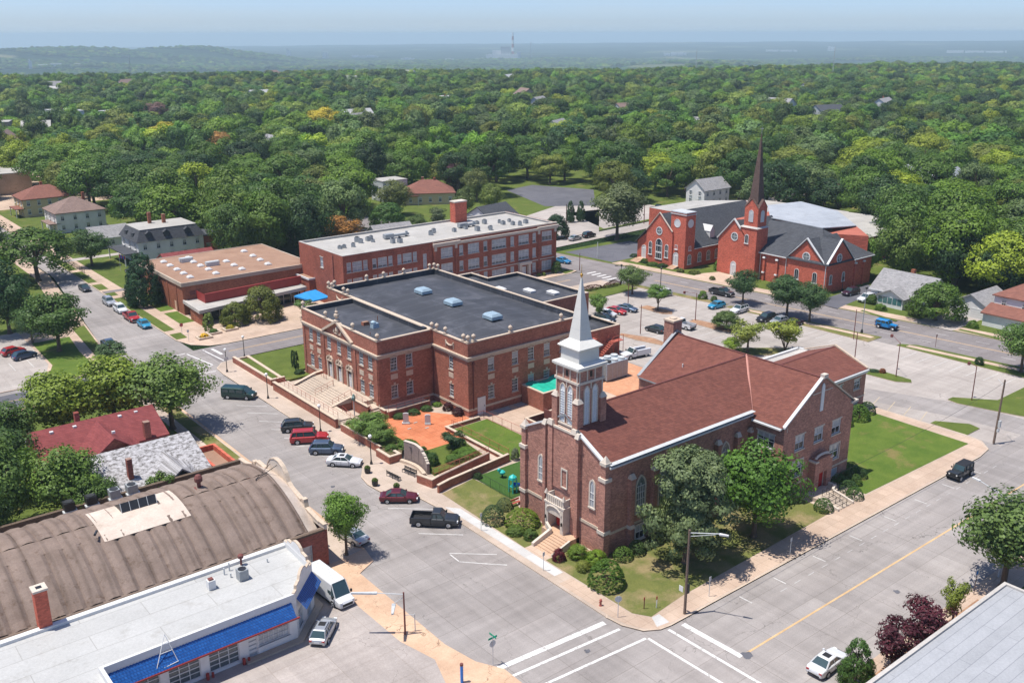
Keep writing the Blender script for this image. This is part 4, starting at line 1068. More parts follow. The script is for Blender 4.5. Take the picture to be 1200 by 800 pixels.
wall_mb(mb,(EX,EY0),(EX,EY1),0,6.55,[(s,3.6,1.4,1.6) for s in(3,7,11)]);wall_mb(mb,(EX,EY1),(TX1,EY1),0,6.5)
mb.poly([(EX,EY0,6.55),(EX,30.0,6.55),(EX,EYR,8.75)])
mb.build('wall',mats['brick_church'],Cc)
xr=(TX0+TX1)/2;yr=18.95;ZR,ZT=15.2,15.35
def roof_slab(pts,th=.22):
 """tilted roof plane with thickness"""
 a=Vector(pts[0]);n=(Vector(pts[1])-a).cross(Vector(pts[2])-a).normalized()
 if n.z<0:n=-n
 lo=[tuple(Vector(p)-Vector((0,0,th))) for p in pts];k=len(pts)
 return pts,lo,k
def add_slab(mb,pts,th=.22,m=0,me=None):
 p,lo,k=roof_slab(pts,th)
 mb.add(list(p)+lo,[tuple(range(k))],m)
 mb.add(list(p)+lo,[(i,(i+1)%k,k+(i+1)%k,k+i) for i in range(k)]+[tuple(reversed(range(k,2*k)))],m if me is None else me)
mb=MB()
add_slab(mb,[(CX+.2,SY-.35,11.25),(TX0-.2,SY-.35,11.25),(xr,yr,ZR),(CX+.2,yr,ZR)],me=1)
add_slab(mb,[(TX0-.2,NY+.35,11.25),(CX+.2,NY+.35,11.25),(CX+.2,yr,ZR),(xr,yr,ZR)],me=1)
add_slab(mb,[(TX0-.35,SY-.35,10.6),(TX0-.35,TY0+.12,10.6),(xr,TY0+.12,ZT),(xr,yr,ZT+.01)],me=1)
add_slab(mb,[(TX0-.35,TY1-.1,10.6),(TX0-.35,NY+.3,10.6),(xr,yr,ZT+.01),(xr,TY1-.1,ZT)],me=1)
add_slab(mb,[(TX1+.35,TY0+.12,10.6),(TX1+.35,TY1-.1,10.6),(xr,TY1-.1,ZT-.005),(xr,TY0+.12,ZT-.005)],me=1)
mb.build('roof',[mats['shingle_red'],mats['grey_metal']],Cc)
mb=MB()
xj=TX1-2
add_slab(mb,[(TX1,EY0-.3,6.65),(EX-.25,EY0-.3,6.65),(EX-.25,EYR,8.8),(TX1,EYR,8.8)],me=1)
add_slab(mb,[(EX-.25,29.4,6.9),(TX1,29.4,6.9),(TX1,EYR,8.79),(EX-.25,EYR,8.79)],me=1)
mb.build('roof',[mats['shingle_red'],mats['white_trim']],Cc)
MB().poly([(TX1,29.3,6.85),(EX-.3,29.3,6.85),(EX-.3,EY1-.2,6.6),(TX1,EY1-.2,6.6)]).build('roof',mats['concrete_grey'],Cc)
mb=MB();mb.box(TX1,EY1-.3,6.3,EX,EY1+.1,6.95);mb.box(EX-.3,29.3,6.3,EX+.08,EY1,6.95);mb.build('coping',mats['white_trim'],Cc)
mb=MB()
def strip(mb,a,b,w,dz,m=0):
 a=Vector(a);b=Vector(b);d=(b-a).normalized();n=d.cross(Vector((0,0,1))).normalized()*w/2;z=Vector((0,0,dz))
 mb.add([tuple(a-n+z*.2),tuple(b-n+z*.2),tuple(b+z),tuple(a+z),tuple(b+n+z*.2),tuple(a+n+z*.2)],[(0,1,2,3),(3,2,4,5)],m)
mats['shingle_pale']=mat_plain('shingle_pale',(.50,.24,.19),.8)
strip(mb,(TX0-.3,SY-.4,10.95),(xr,yr-.05,ZR+.16),.26,.1);mb.build('valley_flashing',mats['shingle_pale'],Cc)
mb=MB();strip(mb,(CX+.3,yr,ZR),(xr,yr,ZR),.3,.06);strip(mb,(xr,TY0+.1,ZT+.01),(xr,TY1-.2,ZT+.01),.32,.07);strip(mb,(xr+4,EYR,8.8),(EX-.3,EYR,8.8),.3,.06)
mats['ridge_dark']=mat_plain('ridge_dark',(.13,.04,.035),.85)
mb.build('ridge_cap',mats['ridge_dark'],Cc)
mb=MB();mb.box(CX+.2,SY-.62,10.95,TX0-.3,SY-.33,11.15);mb.build('gutter',mats['galv'],Cc)
mb=MB();mb.box(TX0-.6,TY0+.2,10.3,TX0-.33,SY-.5,10.48);mb.build('gutter',mats['white_trim'],Cc)
mb=MB();mb.box(TX1,EY0-.5,6.32,EX,EY0-.28,6.55);mb.box(TX1,EY0-.28,6.0,EX,EY0-.0,6.5);mb.build('gutter',mats['white_trim'],Cc)
mb=MB();strip(mb,(CX+.2,SY-.3,11.42),(TX0,SY-.3,11.42),.7,.04);mb.build('eave_flashing',mats['galv'],Cc)
def gable_cop(p,q,th,wx,axis,name='coping',mat='stone_pale',root=Cc,h=.22):
 mb=MB();p=Vector(p);q=Vector(q)
 o=Vector((wx/2,0,0)) if axis=='x' else Vector((0,wx/2,0));u=Vector((0,0,h))
 mb.add([tuple(p-o),tuple(q-o),tuple(q+o),tuple(p+o),tuple(p-o+u),tuple(q-o+u),tuple(q+o+u),tuple(p+o+u)],[(4,5,6,7),(0,4,7,3),(1,2,6,5),(0,1,5,4),(3,7,6,2)])
 return mb.build(name,mats[mat],root)
xm=(TX0+TX1)/2
gable_cop((TX0-.15,TY0+.05,10.5),(xm,TY0+.05,15.55),0,.42,'y',mat='white_trim');gable_cop((TX1+.15,TY0+.05,10.5),(xm,TY0+.05,15.55),0,.42,'y',mat='stone')
gable_cop((TX0-.15,TY1,10.5),(xm,TY1,15.65),0,.5,'y',mat='grey_metal');gable_cop((TX1+.15,TY1,10.5),(xm,TY1,15.65),0,.5,'y',mat='grey_metal')
gable_cop((EX-.05,EY0-.2,6.6),(EX-.05,EYR,8.85),0,.4,'x',mat='stone');gable_cop((EX-.05,30.3,6.75),(EX-.05,EYR,8.85),0,.4,'x',mat='stone')
gable_cop((CX,SY-.1,11.3),(CX,16.2,13.5),0,.46,'x',mat='white_trim');gable_cop((CX,NY+.1,11.3),(CX,21.6,13.5),0,.46,'x',mat='white_trim')
mb=MB();mb.cbox(xm,TY0,15.4,.8,.6,.5);mb.cbox(TX1,TY0+.1,10.35,1.5,.7,.3);mb.cbox(EX,EY0,6.3,.9,.6,.35);mb.build('kneeler',mats['stone_pale'],Cc)
mb=MB()
mb.box(CX-.35,SY-.35,0,CX+.55,SY+.6,9.6);mb.box(CX-.25,SY-.25,9.6,CX+.45,SY+.5,11.3)
mb.box(CX-.35,NY-.6,0,CX+.55,NY+.35,9.0);mb.box(CX-.2,NY-.5,9.0,CX+.4,NY+.25,11.3)
mb.box(CX-.5,15.9,0,CX+.1,16.35,13.2);mb.box(CX-.5,21.5,0,CX+.1,21.95,13.2)
bx=[10.7,14.4,18.15,21.9,25.6,29.3]
for x in bx:mb.box(x-.32,SY-.55,0,x+.32,SY,8.7)
mb.box(TX0-.02,SY-.35,0,TX0+.3,SY,8.9);mb.box(TX0-.3,SY-.02-.5,0,TX0-.01,SY-.02,9)
mb.build('buttress',mats['brick_church'],Cc)
mb=MB()
for(a,b,c,d,z) in((CX-.45,SY-.45,CX+.6,SY+.7,9.4),(CX-.45,SY-.45,CX+.6,SY+.7,3.0),(CX-.45,NY-.7,CX+.6,NY+.45,8.8),(CX-.45,NY-.7,CX+.6,NY+.45,3.0)):mb.box(a,b,z,c,d,z+.42)
for y in(SY+.12,NY-.12):mb.cbox(CX+.1,y,11.3,.95,.95,.35);mb.frustum(CX+.1,y,11.65,.8,.8,12.35,.1,.1)
for y in(16.12,21.7):mb.frustum(CX-.28,y,13.2,.75,.65,13.75,.2,.5)
for x in bx+[TX0-.2]:mb.frustum(x,SY-.28,8.7,.8,.72,9.25,.6,.15)
for x in bx:mb.frustum(x,SY-.34,2.55,.78,.8,2.95,.66,.55)
mb.build('stone_cap',mats['stone_pale'],Cc)
mb=MB();mb.box(CX-.08,SY+.6,3.1,CX+.0,17.3,3.45);mb.box(CX-.08,21.0,3.1,CX,NY-.6,3.45);mb.box(CX+.6,SY-.07,2.55,TX0,SY,2.85);mb.box(TX0,TY0-.06,2.1,TX1,TY0,2.35);mb.box(TX1-.0,EY0-.05,2.1,EX,EY0,2.35)
mb.build('band_course',mats['stone'],Cc)
lan=arched_mesh(ogive(.62,3.2),.2,.1,'glass_blind','stone_pale',bars=[(-.02,.1,.02,2.9),(-.3,.9,.3,.93),(-.3,1.7,.3,1.73)])
put(Cc,lan,'lancet_window',CX,13.95,5.55,'W');put(Cc,lan,'lancet_window',CX,22.75,5.55,'W')
mats['glass_church']=mat_plain('glass_church',(.17,.2,.20),.2,spec=.6,var=.35,scale=2)
lan2=arched_mesh(ogive(1.35,4.4),.2,.1,'glass_church','stone_pale',bars=[(-.03,.1,.03,3.6),(-.36,.1,-.32,3.3),(.32,.1,.36,3.3)]+[(-.66,z,.66,z+.04) for z in(.8,1.6,2.4,3.2)])
for x in(12.45,16.2,19.9,23.6,27.3,30.5)[:5]:put(Cc,lan2,'lancet_window',x,SY,3.95,'S')
bw=window_mesh(1.5,1.9,2,2,.1,.04,'glass',True,'bar',blind=.5,smat='stone_pale')
for x in(12.45,16.2,19.9,23.6,27.3):put(Cc,bw,'basement_window',x,SY-.24,.5,'S')
w3=window_mesh(2.6,2.0,3,2,.12,.05,'glass',True,'bar',blind=.35,smat='stone_pale')
for z in(7.2,3.2):put(Cc,w3,'window',TX0,9.6,z,'W')
w2=window_mesh(1.95,2.0,2,2,.12,.05,'glass',True,'bar',blind=.55,smat='stone_pale')
for x in tw:put(Cc,w2,'window',x,TY0,6.8,'S')
w2b=window_mesh(2.1,2.1,2,2,.12,.05,'glass',True,'wide',blind=.4,smat='stone_pale')
for x in(43.4,35.4):put(Cc,w2b,'window',x,TY0,3.2,'S')
put(Cc,window_mesh(2.3,1.3,2,1,.12,.05,'glass_blind',True,None,smat='stone_pale'),'window',43.5,TY0,.55,'S')
wE=window_mesh(1.7,1.7,2,2,.12,.05,'glass',True,'bar',blind=.3,smat='stone_pale')
for x in(62.8,67.6,57.5,52):put(Cc,wE,'window',x,EY0,3.7,'S')
for x in(62.8,67.6):put(Cc,window_mesh(1.7,1.2,2,1,.12,.05,'glass_blind',True,None,smat='stone_pale'),'window',x,EY0,.5,'S')
for s in(3,7,11):put(Cc,window_mesh(1.4,1.6,2,2,smat='stone_pale'),'window',EX,EY0+s,3.6,'E')
mb=MB();o_=ogive(.62,3.7);mb.poly([(x+39.4,TY0-.09,z+11.0) for x,z in o_]);n=len(o_)
for i in range(n):
 a,b=o_[i],o_[(i+1)%n];mb.poly([(a[0]+39.4,TY0-.09,a[1]+11),(a[0]+39.4,TY0,a[1]+11),(b[0]+39.4,TY0,b[1]+11),(b[0]+39.4,TY0-.09,b[1]+11)])
mb.build('gable_niche',mats['louver'],Cc)
mb=MB();mb.box(37.3,TY0-.05,13.55,41.5,TY0,13.66);mb.box(TX0+.5,TY0-.04,9.9,TX0+.58,TY0,10.5);mb.build('band_course',mats['stone_pale'],Cc)
mb=MB();mb.box(37.9,6.0,0,38.9,TY0-.001,4.5);mb.box(40.6,6.0,0,41.6,TY0-.001,4.5);mb.box(38.9,6.0,2.9,40.6,TY0-.001,4.5);mb.box(38.2,6.0,4.5,41.3,TY0-.001,4.9);mb.build('porch',mats['brick_church'],Cc)
mb=MB();mb.box(37.8,5.9,4.5,38.5,TY0-.002,4.7);mb.box(41.0,5.9,4.5,41.7,TY0-.002,4.7)
for k in range(6):
 a0,a1=math.pi*k/6,math.pi*(k+1)/6
 mb.tube((39.75-1.45*math.cos(a0),6.35,4.85+.42*math.sin(a0)),(39.75-1.45*math.cos(a1),6.35,4.85+.42*math.sin(a1)),.2,n=4)
mb.build('porch_coping',mats['stone_pale'],Cc)
mb=MB();mb.box(39.0,6.5,.6,40.5,6.6,2.8);mb.box(39.74,6.47,.6,39.76,6.5,2.8);mb.build('door',mats['red_door'],Cc)
mb=MB();mb.box(38.9,6.45,.6,39.0,6.62,2.9);mb.box(40.5,6.45,.6,40.6,6.62,2.9);mb.build('door_frame',mats['stone_pale'],Cc)
mb=MB();mb.box(36.6,4.5,.1,41.1,6.45,.62);
for i in range(5):mb.box(36.9,1.6+i*.58,.1,39.7,1.6+(i+1)*.58,.12+(i+1)*.095)
mb.build('steps',mats['concrete'],Cc)
mb=MB();sloped_wall(mb,(40.05,1.5),(40.05,4.4),.3,.1,.45,1.0);sloped_wall(mb,(40.05,4.4),(41.15,4.9),.3,.1,1.0,1.0);mb.box(41.1,4.9,.1,41.4,6.5,1.0);sloped_wall(mb,(36.85,1.5),(36.85,4.4),.25,.1,.45,.95);mb.build('cheek_wall',mats['stone_pale'],Cc)
railing('black handrail on the south steps of the church, left one',[(37.8,1.7,.2),(37.8,4.6,.62)],mat='black_metal',step=1,r=.03,group='handrails on the south church steps')
railing('black handrail on the south steps of the church, right one',[(38.7,1.7,.2),(38.7,4.6,.62)],mat='black_metal',step=1,r=.03,group='handrails on the south church steps')
mb=MB();mb.box(CX-1.3,17.35,0,CX-.001,17.85,4.3);mb.box(CX-1.3,20.0,0,CX-.001,20.5,4.3);mb.box(CX-1.25,17.85,2.9,CX-.3,20.0,3.4)
mb.box(CX-1.35,17.2,4.1,CX-.001,20.65,4.32);mb.box(CX-1.2,17.4,4.3,CX-1.02,20.45,5.2);mb.box(CX-1.0,17.4,4.3,CX-.001,17.55,5.2);mb.box(CX-1.0,20.3,4.3,CX-.001,20.45,5.2)
for i in range(8):
 y=17.75+i*.35;mb.box(CX-1.26,y-.05,4.4,CX-1.2,y+.05,5.15)
for k in range(6):
 a0,a1=math.pi*k/6,math.pi*(k+1)/6
 mb.tube((CX-1.28,18.92+1.25*math.cos(a0),3.3+.75*math.sin(a0)),(CX-1.28,18.92+1.25*math.cos(a1),3.3+.75*math.sin(a1)),.16,n=5)
mb.box(CX-1.25,17.85,3.4,CX-1.05,20.0,4.1)
for y in(17.42,20.42):mb.frustum(CX-1.15,y,5.2,.4,.4,5.75,.08,.08)
mb.build('porch',mats['stone_pale'],Cc)
mb=MB();mb.box(CX-.12,18.1,.95,CX-.02,19.75,2.9);mb.box(CX-.15,18.91,.95,CX-.12,18.94,2.9);mb.build('door',mats['red_door'],Cc)
mb=MB();mb.poly([(CX-.99,17.56,4.5),(CX-.05,17.56,4.55),(CX-.05,20.29,4.55),(CX-.99,20.29,4.5)]);mb.build('balcony_floor',mats['glass_pale'],Cc)
put(Cc,window_mesh(.75,2.1,2,3,.1,.04,'glass',True,'wide',blind=.3,smat='stone_pale'),'window',CX-.2,18.45,6.3,'W')
mb=MB();mb.box(5.0,15.9,.1,CX-.02,20.5,.92)
for i in range(7):mb.box(5.0-(i+1)*.39,15.75,.1,5.0-i*.39,18.6,.92-(i+1)*.11)
mb.build('steps',mats['apron_tan'],Cc)
mb=MB();sloped_wall(mb,(2.2,18.65),(5.0,18.65),.35,.1,.55,1.5);sloped_wall(mb,(5.0,18.65),(5.5,20.0),.3,.1,1.5,1.7);sloped_wall(mb,(2.3,15.5),(5.0,15.5),.22,.1,.4,1.2);mb.build('cheek_wall',mats['stone_pale'],Cc)
mb=MB();mb.cbox(CX-1.42,17.5,2.1,.14,.14,.4);mb.cbox(CX-1.42,20.3,2.1,.14,.14,.4);mb.build('wall_lantern',mats['black_metal'],Cc)
mb=MB();mb.box(38.7,31.25,9,40.5,33.0,17.0);mb.build('chimney',mats['brick_church'],Cc)
mb=MB();mb.box(38.6,31.15,17.0,40.6,33.1,17.25);mb.box(39.2,31.7,17.25,40.0,32.5,17.4);mb.build('chimney_cap',mats['stone'],Cc)
mb=MB();mb.tube((35,26,12.2),(35,26,13.1),.1,n=6);mb.frustum(35,26,12.25,.5,.5,12.6,.2,.2);mb.build('roof_vent',mats['white_trim'],Cc)
AX,AY=9.1,18.9
tx0,tx1,ty0,ty1=7.2,11.0,17.05,20.75
sp=thing('steeple','brick church belfry with white tiers and slender white spire','steeple',(AX,AY,11))
sp.parent=None
mb=MB();mb.box(tx0,ty0,11,tx1,ty1,20.55,0)
for x in(tx0,tx1):
 for y in(ty0,ty1):
  sx=-1 if x==tx0 else 1;sy=-1 if y==ty0 else 1
  mb.box(x+sx*.32,y+sy*.32,5 if False else 10.5,x-sx*.55,y-sy*.55,16.9,0)
mb.build('tower',mats['brick_church'],sp)
mb=MB();mb.box(CX-.3,16.5,0,CX+.02,17.3,13.4,0);mb.box(CX-.3,20.5,0,CX+.02,21.3,13.4,0);mb.box(CX-.15,17.3,5.8,CX+.02,20.5,13.2,0)
mb.build('tower_buttress',mats['brick_church'],Cc)
mb=MB()
for y in(16.9,20.9):mb.frustum(CX-.15,y,13.4,.55,.95,14.0,.25,.7)
mb.box(CX-.22,17.28,13.2,CX+.4,20.52,13.45)
mb.build('stone_cap',mats['stone_pale'],Cc)
mb=MB()
for x in(tx0,tx1):
 for y in(ty0,ty1):
  sx=-1 if x==tx0 else 1;sy=-1 if y==ty0 else 1
  mb.frustum(x-sx*.1,y-sy*.1,16.9,1.0,1.0,17.4,.5,.5)
mb.box(tx0-.14,ty0-.14,19.0,tx1+.14,ty1+.14,19.28);mb.box(tx0-.08,ty0-.08,13.6,tx1+.08,ty1+.08,13.8)
for i in range(4):
 f=.04+.92*i/3
 x=tx0+(tx1-tx0)*f;y=ty0+(ty1-ty0)*f
 for z0_,z1_ in((19.28,20.55),)+(((17.3,19.0),) if i in(0,3) else()):
  mb.box(x-.07,ty0-.09,z0_,x+.07,ty0,z1_);mb.box(x-.07,ty1,z0_,x+.07,ty1+.09,z1_)
  mb.box(tx0-.09,y-.07,z0_,tx0,y+.07,z1_);mb.box(tx1,y-.07,z0_,tx1+.09,y+.07,z1_)
for s in(-1,1):
 f=.5
mb.box(AX-.07,ty0-.09,18.3,AX+.07,ty0,19.0);mb.box(tx0-.09,AY-.07,18.3,tx0,AY+.07,19.0)
mb.build('stone_trim',mats['stone_pale'],sp)
lv=arched_mesh(ogive(.74,4.7),.10,.12,'louver','stone_pale',bars=[(-.02,.05,.02,4.0)]+[(-.44,.15+.3*k,.44,.2+.3*k) for k in range(13)],sill=True,gmat='louver')
for s in(-1,1):
 put(sp,lv,'louvered_window',tx0,AY+s*.62,13.95,'W');put(sp,lv,'louvered_window',AX+s*.62,ty0,13.95,'S')
 put(sp,lv,'louvered_window',AX+s*.67,ty1,13.95,'N');put(sp,lv,'louvered_window',tx1,AY+s*.67,13.95,'E')
mb=MB();mb.box(tx0-.06,AY-.16,19.7,tx0-.01,AY+.16,20.35);mb.box(AX-.16,ty0-.06,19.7,AX+.16,ty0-.01,20.35);mb.build('vent_slit',mats['black_metal'],sp)
mb=MB()
mb.frustum(AX,AY,20.55,4.05,3.95,20.8,4.5,4.4);mb.frustum(AX,AY,20.8,4.5,4.4,21.05,4.5,4.4);mb.frustum(AX,AY,21.05,4.5,4.4,21.3,3.3,3.25)
mb.frustum(AX,AY,21.3,3.05,3.0,22.7,3.0,2.95);mb.frustum(AX,AY,22.7,3.1,3.1,22.9,3.6,3.55);mb.frustum(AX,AY,22.9,3.65,3.6,23.0,3.65,3.6);mb.frustum(AX,AY,23.0,3.65,3.6,23.75,1.8,1.8)
mb.build('white_tier',mats['white_metal'],sp)
mb=MB();mb.frustum(AX,AY,23.6,1.85,1.85,30.7,.1,.1);mb.build('spire',mats['white_metal'],sp)
mb=MB()
for k in range(5):
 z=24.9+k*1.15;hw=.925*(30.9-z)/7.3+.012
 mb.box(AX-hw,AY-hw,z,AX+hw,AY+hw,z+.025)
mb.build('spire_seam',mats['galv'],sp)
mb=MB();mb.lathe(AX,AY,[(.06,30.6),(.09,30.75),(.17,30.9),(.17,31.0),(.06,31.12),(.035,31.3),(.02,32.1),(.0,32.15)],10);mb.build('finial',mats['gold'],sp)
# SCHOOL (three storeys, white roof)
sc=thing('school_building','long three-storey red brick school with white flat roof and rows of white windows','building',(63,128,0))
SX0,SX1,SXP,SY0,SY1=34.4,93.3,57.0,118.4,138.0
mb=MB();mu=MB()
lw=[]
for c0 in(37.8,44.0,50.3):lw+=[(c0,2.3),(c0-2.0,1.05),(c0+2.0,1.05)]
holes=[(x-SX0,z,w_,2.15) for x,w_ in lw for z in(8.35,4.8,1.2)]+[(54.9-SX0,6.4,1.0,3.3),(54.9-SX0,1.2,1.0,3.3)]
wall_mb(mb,(SX0,SY0),(SXP,SY0),0,12.0,holes)
wall_mb(mb,(SXP,SY0),(SXP,SY0-.5),0,12.0)
pw=[(60.5,3.2,3),(64.5,1.1,1),(68.0,3.2,3),(71.4,1.1,1),(75.4,4.3,4),(79.4,1.1,1),(82.9,3.2,3),(86.2,1.1,1),(90.2,3.2,3)]
ph=[]
for x,w_,c_ in pw:
 for z in(8.15,4.55,.95):
  if x==82.9 and z<1:continue
  ph.append((x-SXP,z,w_,2.3))
ph.append((82.9-SXP,.3,1.7,2.4))
wall_mb(mb,(SXP,SY0-.5),(SX1,SY0-.5),0,12.2,ph)
wall_mb(mb,(SX1,SY0-.5),(SX1,SY1),0,12.2,[(s,z,2.4,2.2) for s in(5,11,17) for z in(8.15,4.55,.95)]);wall_mb(mb,(SX1,SY1),(SX0,SY1),0,12.0)
wall_mb(mb,(SX0,SY1),(SX0,SY0),0,12.0,[(SY1-127.7,8.0,1.3,2.3)])
mb.build('wall',mats['brick_school'],sc)
rect=[(SX0,SY0),(SX1,SY0),(SX1,SY1),(SX0,SY1)]
mb=MB();mb.poly([(x+(.3 if x<60 else -.3),y+(.3 if y<125 else -.3),11.65) for x,y in rect]);inner_parapet(mb,rect,.3,11.6,12.0);mb.build('roof',mats['white_roof'],sc)
mb=MB();ribbon_mb(mb,[(SXP,SY0),(SX0,SY0),(SX0,SY1),(SX1,SY1),(SX1,SY0-.5),(SXP,SY0-.5)][::-1],.4,12.0,12.12);mb.build('coping',mats['concrete_grey'],sc)
mb=MB();mb.box(SXP-.05,SY0-.56,12.0,SX1+.1,SY0-.1,12.35);mb.box(SXP-.25,SY0-.95,11.15,SX1+.3,SY0-.5,11.5);mb.box(SXP-.1,SY0-.7,10.85,SX1+.15,SY0-.5,11.149);mb.box(SXP-.1,SY0-.62,3.65,SX1+.15,SY0-.5,3.85)
mb.box(SXP-.3,SY0-1.1,11.5,SXP+7,SY0-.5,11.75);mb.box(87,SY0-1.1,11.5,SX1+.35,SY0-.5,11.75);mb.box(SX1,SY0-.5,11.15,SX1+.25,SY1,11.5)
for x in(57.4,63,87.6,92.8):mb.box(x-.3,SY0-.74,10.0,x+.3,SY0-.5,10.849)
for x in(87.6,92.8,63):mb.box(x-.3,SY0-.64,3.4,x+.3,SY0-.62,4.1)
mb.box(81.2,SY0-1.2,.1,81.9,SY0-.5,3.3);mb.box(83.9,SY0-1.2,.1,84.6,SY0-.5,3.3);mb.box(81.0,SY0-1.4,3.3,84.8,SY0-.5,4.0)
mb.build('cornice',mats['stone_pale'],sc)
mb=MB()
for x in(57.4,63,87.6,92.8):mb.box(x-.28,SY0-.68,0,x+.28,SY0-.5,10)
mb.build('pilaster',mats['brick_school'],sc)
rs=random.Random(5)
sw={}
def swin(w_,c_,hh,b):return window_mesh(w_,hh,c_,2,.09,.06,'glass_school',True,None,blind=b,smat='stone_pale')
mats['glass_school']=mat_plain('glass_school',(.10,.12,.13),.12,spec=.6,var=.3,scale=2)
for x,w_ in lw:
 for z in(8.35,4.8,1.2):put(sc,swin(w_,2 if w_>2 else 1,2.15,rs.choice([.6,.85,.97])),'window',x,SY0,z,'S')
for z in(6.4,1.2):put(sc,window_mesh(1.0,3.3,1,3,.1,.06,'glass_blind',True,None,smat='stone_pale'),'window',54.9,SY0,z,'S')
for x,w_,c_ in pw:
 for z in(8.15,4.55,.95):
  if x==82.9 and z<1:continue
  put(sc,swin(w_,c_,2.3,rs.choice([.5,.8,.95,.97])),'window',x,SY0-.5,z,'S')
for s in(5,11,17):
 for z in(8.15,4.55,.95):put(sc,swin(2.4,2,2.2,.5),'window',SX1,SY0-.5+s,z,'E')
put(sc,window_mesh(1.3,2.3,1,2,.1,.05,'glass_blind',True,'bar',smat='stone_pale',blind=.9),'window',SX0,127.7,8.0,'W')
mb=MB();mb.box(82.1,SY0-.4,.3,83.7,SY0-.3,2.7);mb.build('door',mats['white_door'],sc)
mb=MB();mb.box(75.4,135.2,11.5,78.9,137.4,16.6);mb.build('chimney',mats['brick_red'],sc)
mb=MB();mb.box(75.3,135.1,16.6,79.0,137.5,16.9);mb.build('chimney_cap',mats['stone_pale'],sc)
mb=MB();mb.tube((SX0-.1,122.5,1),(SX0-.1,122.5,11.5),.08,n=5);mb.build('downpipe',mats['rust_metal'],sc)
rs=random.Random(11)
base=MB();base.cbox(0,0,0,.82,.82,.75,0);base.lathe(0,0,[(.34,.75),(.34,.82),(.3,.82),(.1,.78)],10,1)
cb=base.build('air_conditioner',[mats['grey_metal'],mats['black_metal']])
cm=cb.data;bpy.data.objects.remove(cb)
spots=[]
for gx,gy,nn in((40,127,5),(47,130,6),(52,125.5,6),(62.5,127.5,7),(71,127.5,4),(75.5,123.5,7),(80,130,4),(84.5,127,8),(86.5,124,5)):
 for k in range(nn):spots.append((gx+rs.uniform(-2.2,2.2),gy+rs.uniform(-1.6,1.6)))
ac=0
for x,y in spots:
 if any((x-a)**2+(y-b)**2<1.15 for a,b in spots[:ac]):ac+=1;continue
 o=bpy.data.objects.new('air_conditioner',cm);COL.objects.link(o);o.location=(x,y,11.66);o.rotation_euler.z=rs.choice([0,.1,R(45)]);s_=rs.uniform(.85,1.2);o.scale=(s_,s_,s_*rs.uniform(.9,1.3))
 tag(o,'small grey condenser unit standing on the white school roof','air conditioner','condenser units on the school roof');ac+=1
for x,y,L,lb in((54.5,129.3,6.5,'long grey duct unit on the white school roof, farther left'),(74.5,129.2,5,'long grey duct unit on the white school roof, nearer the chimney')):
 t=thing('duct_unit',lb,'duct',(x,y,11.65));mb=MB();mb.box(x-L/2,y-.6,11.85,x-L/2+2.3,y+.6,12.8);mb.box(x-L/2+2.3,y-.4,12.0,x+L/2,y+.4,12.5);mb.tube((x+L/2-.5,y,12),(x+L/2-.5,y,12.9),.3,n=8)
 mb.build('casing',mats['grey_metal'],t);mb=MB();
 for k in range(4):mb.cbox(x-L/2+.5+k*(L-1)/3,y,11.65,.2,1.1,.2)
 mb.build('support',mats['dark_metal'],t)
# ANNEX WITH BROWN GRAVEL ROOF
an=thing('annex_building','low brick hall with brown gravel roof, white skylight domes and red fascia','building',(7.1,150,0))
AX0,AX1,AY0_,AY1_=7.1,36.9,137.4,163.5
mb=MB();wall_mb(mb,(AX0,AY1_),(AX0,AY0_),0,6.3);wall_mb(mb,(AX0,AY0_),(AX1,AY0_),0,6.3);wall_mb(mb,(AX1,AY0_),(AX1,AY1_),0,6.3);wall_mb(mb,(AX1,AY1_),(AX0,AY1_),0,6.3)
for y in(141,146,151,156):mb.box(AX0-.12,y-.2,0,AX0,y+.2,6.1)
mb.box(6.9,127.6,0,7.2,133.5,2.5);mb.build('wall',mats['brick_annex'],an)
ar=[(AX0-.25,AY0_-.25),(AX1+.25,AY0_-.25),(AX1+.25,AY1_+.25),(AX0-.25,AY1_+.25)]
mb=MB();mb.poly([(x,y,6.92) for x,y in ar]);mb.build('roof',mats['gravel_roof'],an)
mb=MB();ribbon_mb(mb,ar,.3,6.2,7.0,closed=True);mb.build('fascia',mats['concrete'],an)
mb=MB();mb.box(AX0-.02,141.6,.12,AX0-.06,142.6,2.3);mb.build('side_door',mats['apron_tan'],an)
mb=MB();mb.box(8.6,137.3,4.2,10.6,137.39,5.0);mb.build('wall_panel',mats['rust_metal'],an)
dome=MB();dome.cbox(0,0,0,1.3,1.3,.22,0);dome.frustum(0,0,.22,1.15,1.15,.5,.7,.7,0)
dd=dome.build('skylight_dome',mats['white_trim']);dmm=dd.data;bpy.data.objects.remove(dd)
z_=lambda x,y:(x,y)
for x,y in [(10.4,141.2),(10.6,145.4),(10.8,149.8),(11,154.5),(11.2,159),(16,141),(16.2,145.5),(16.2,150),(16.4,154.6),(17,159.5),(22,141.2),(22.2,145.8),(22.4,150.5),(28.5,142),(29,147),(29.5,152),(30,158)]:put(an,dmm,'skylight_dome',x,y,6.93,0.0)
mb=MB()
for x,y in((15.4,156.5),(18.6,149.2)):mb.box(x-1.3,y-.7,6.93,x+1.3,y+.7,7.8);mb.box(x-1.5,y-.5,7.3,x+1.5,y+.5,7.9)
mb.build('roof_unit',mats['galv'],an)
mb=MB();mb.poly([(6.4,127.2,3.3),(32.2,131.2,3.3),(32.2,137.3,3.3),(6.9,137.3,3.3)]);mb.build('low_roof',mats['white_roof'],an)
mb=MB();ribbon_mb(mb,[(6.9,137.3),(6.4,127.2),(32.2,131.2),(32.2,137.3)],.3,2.75,3.42);mb.build('fascia',mats['concrete_grey'],an)
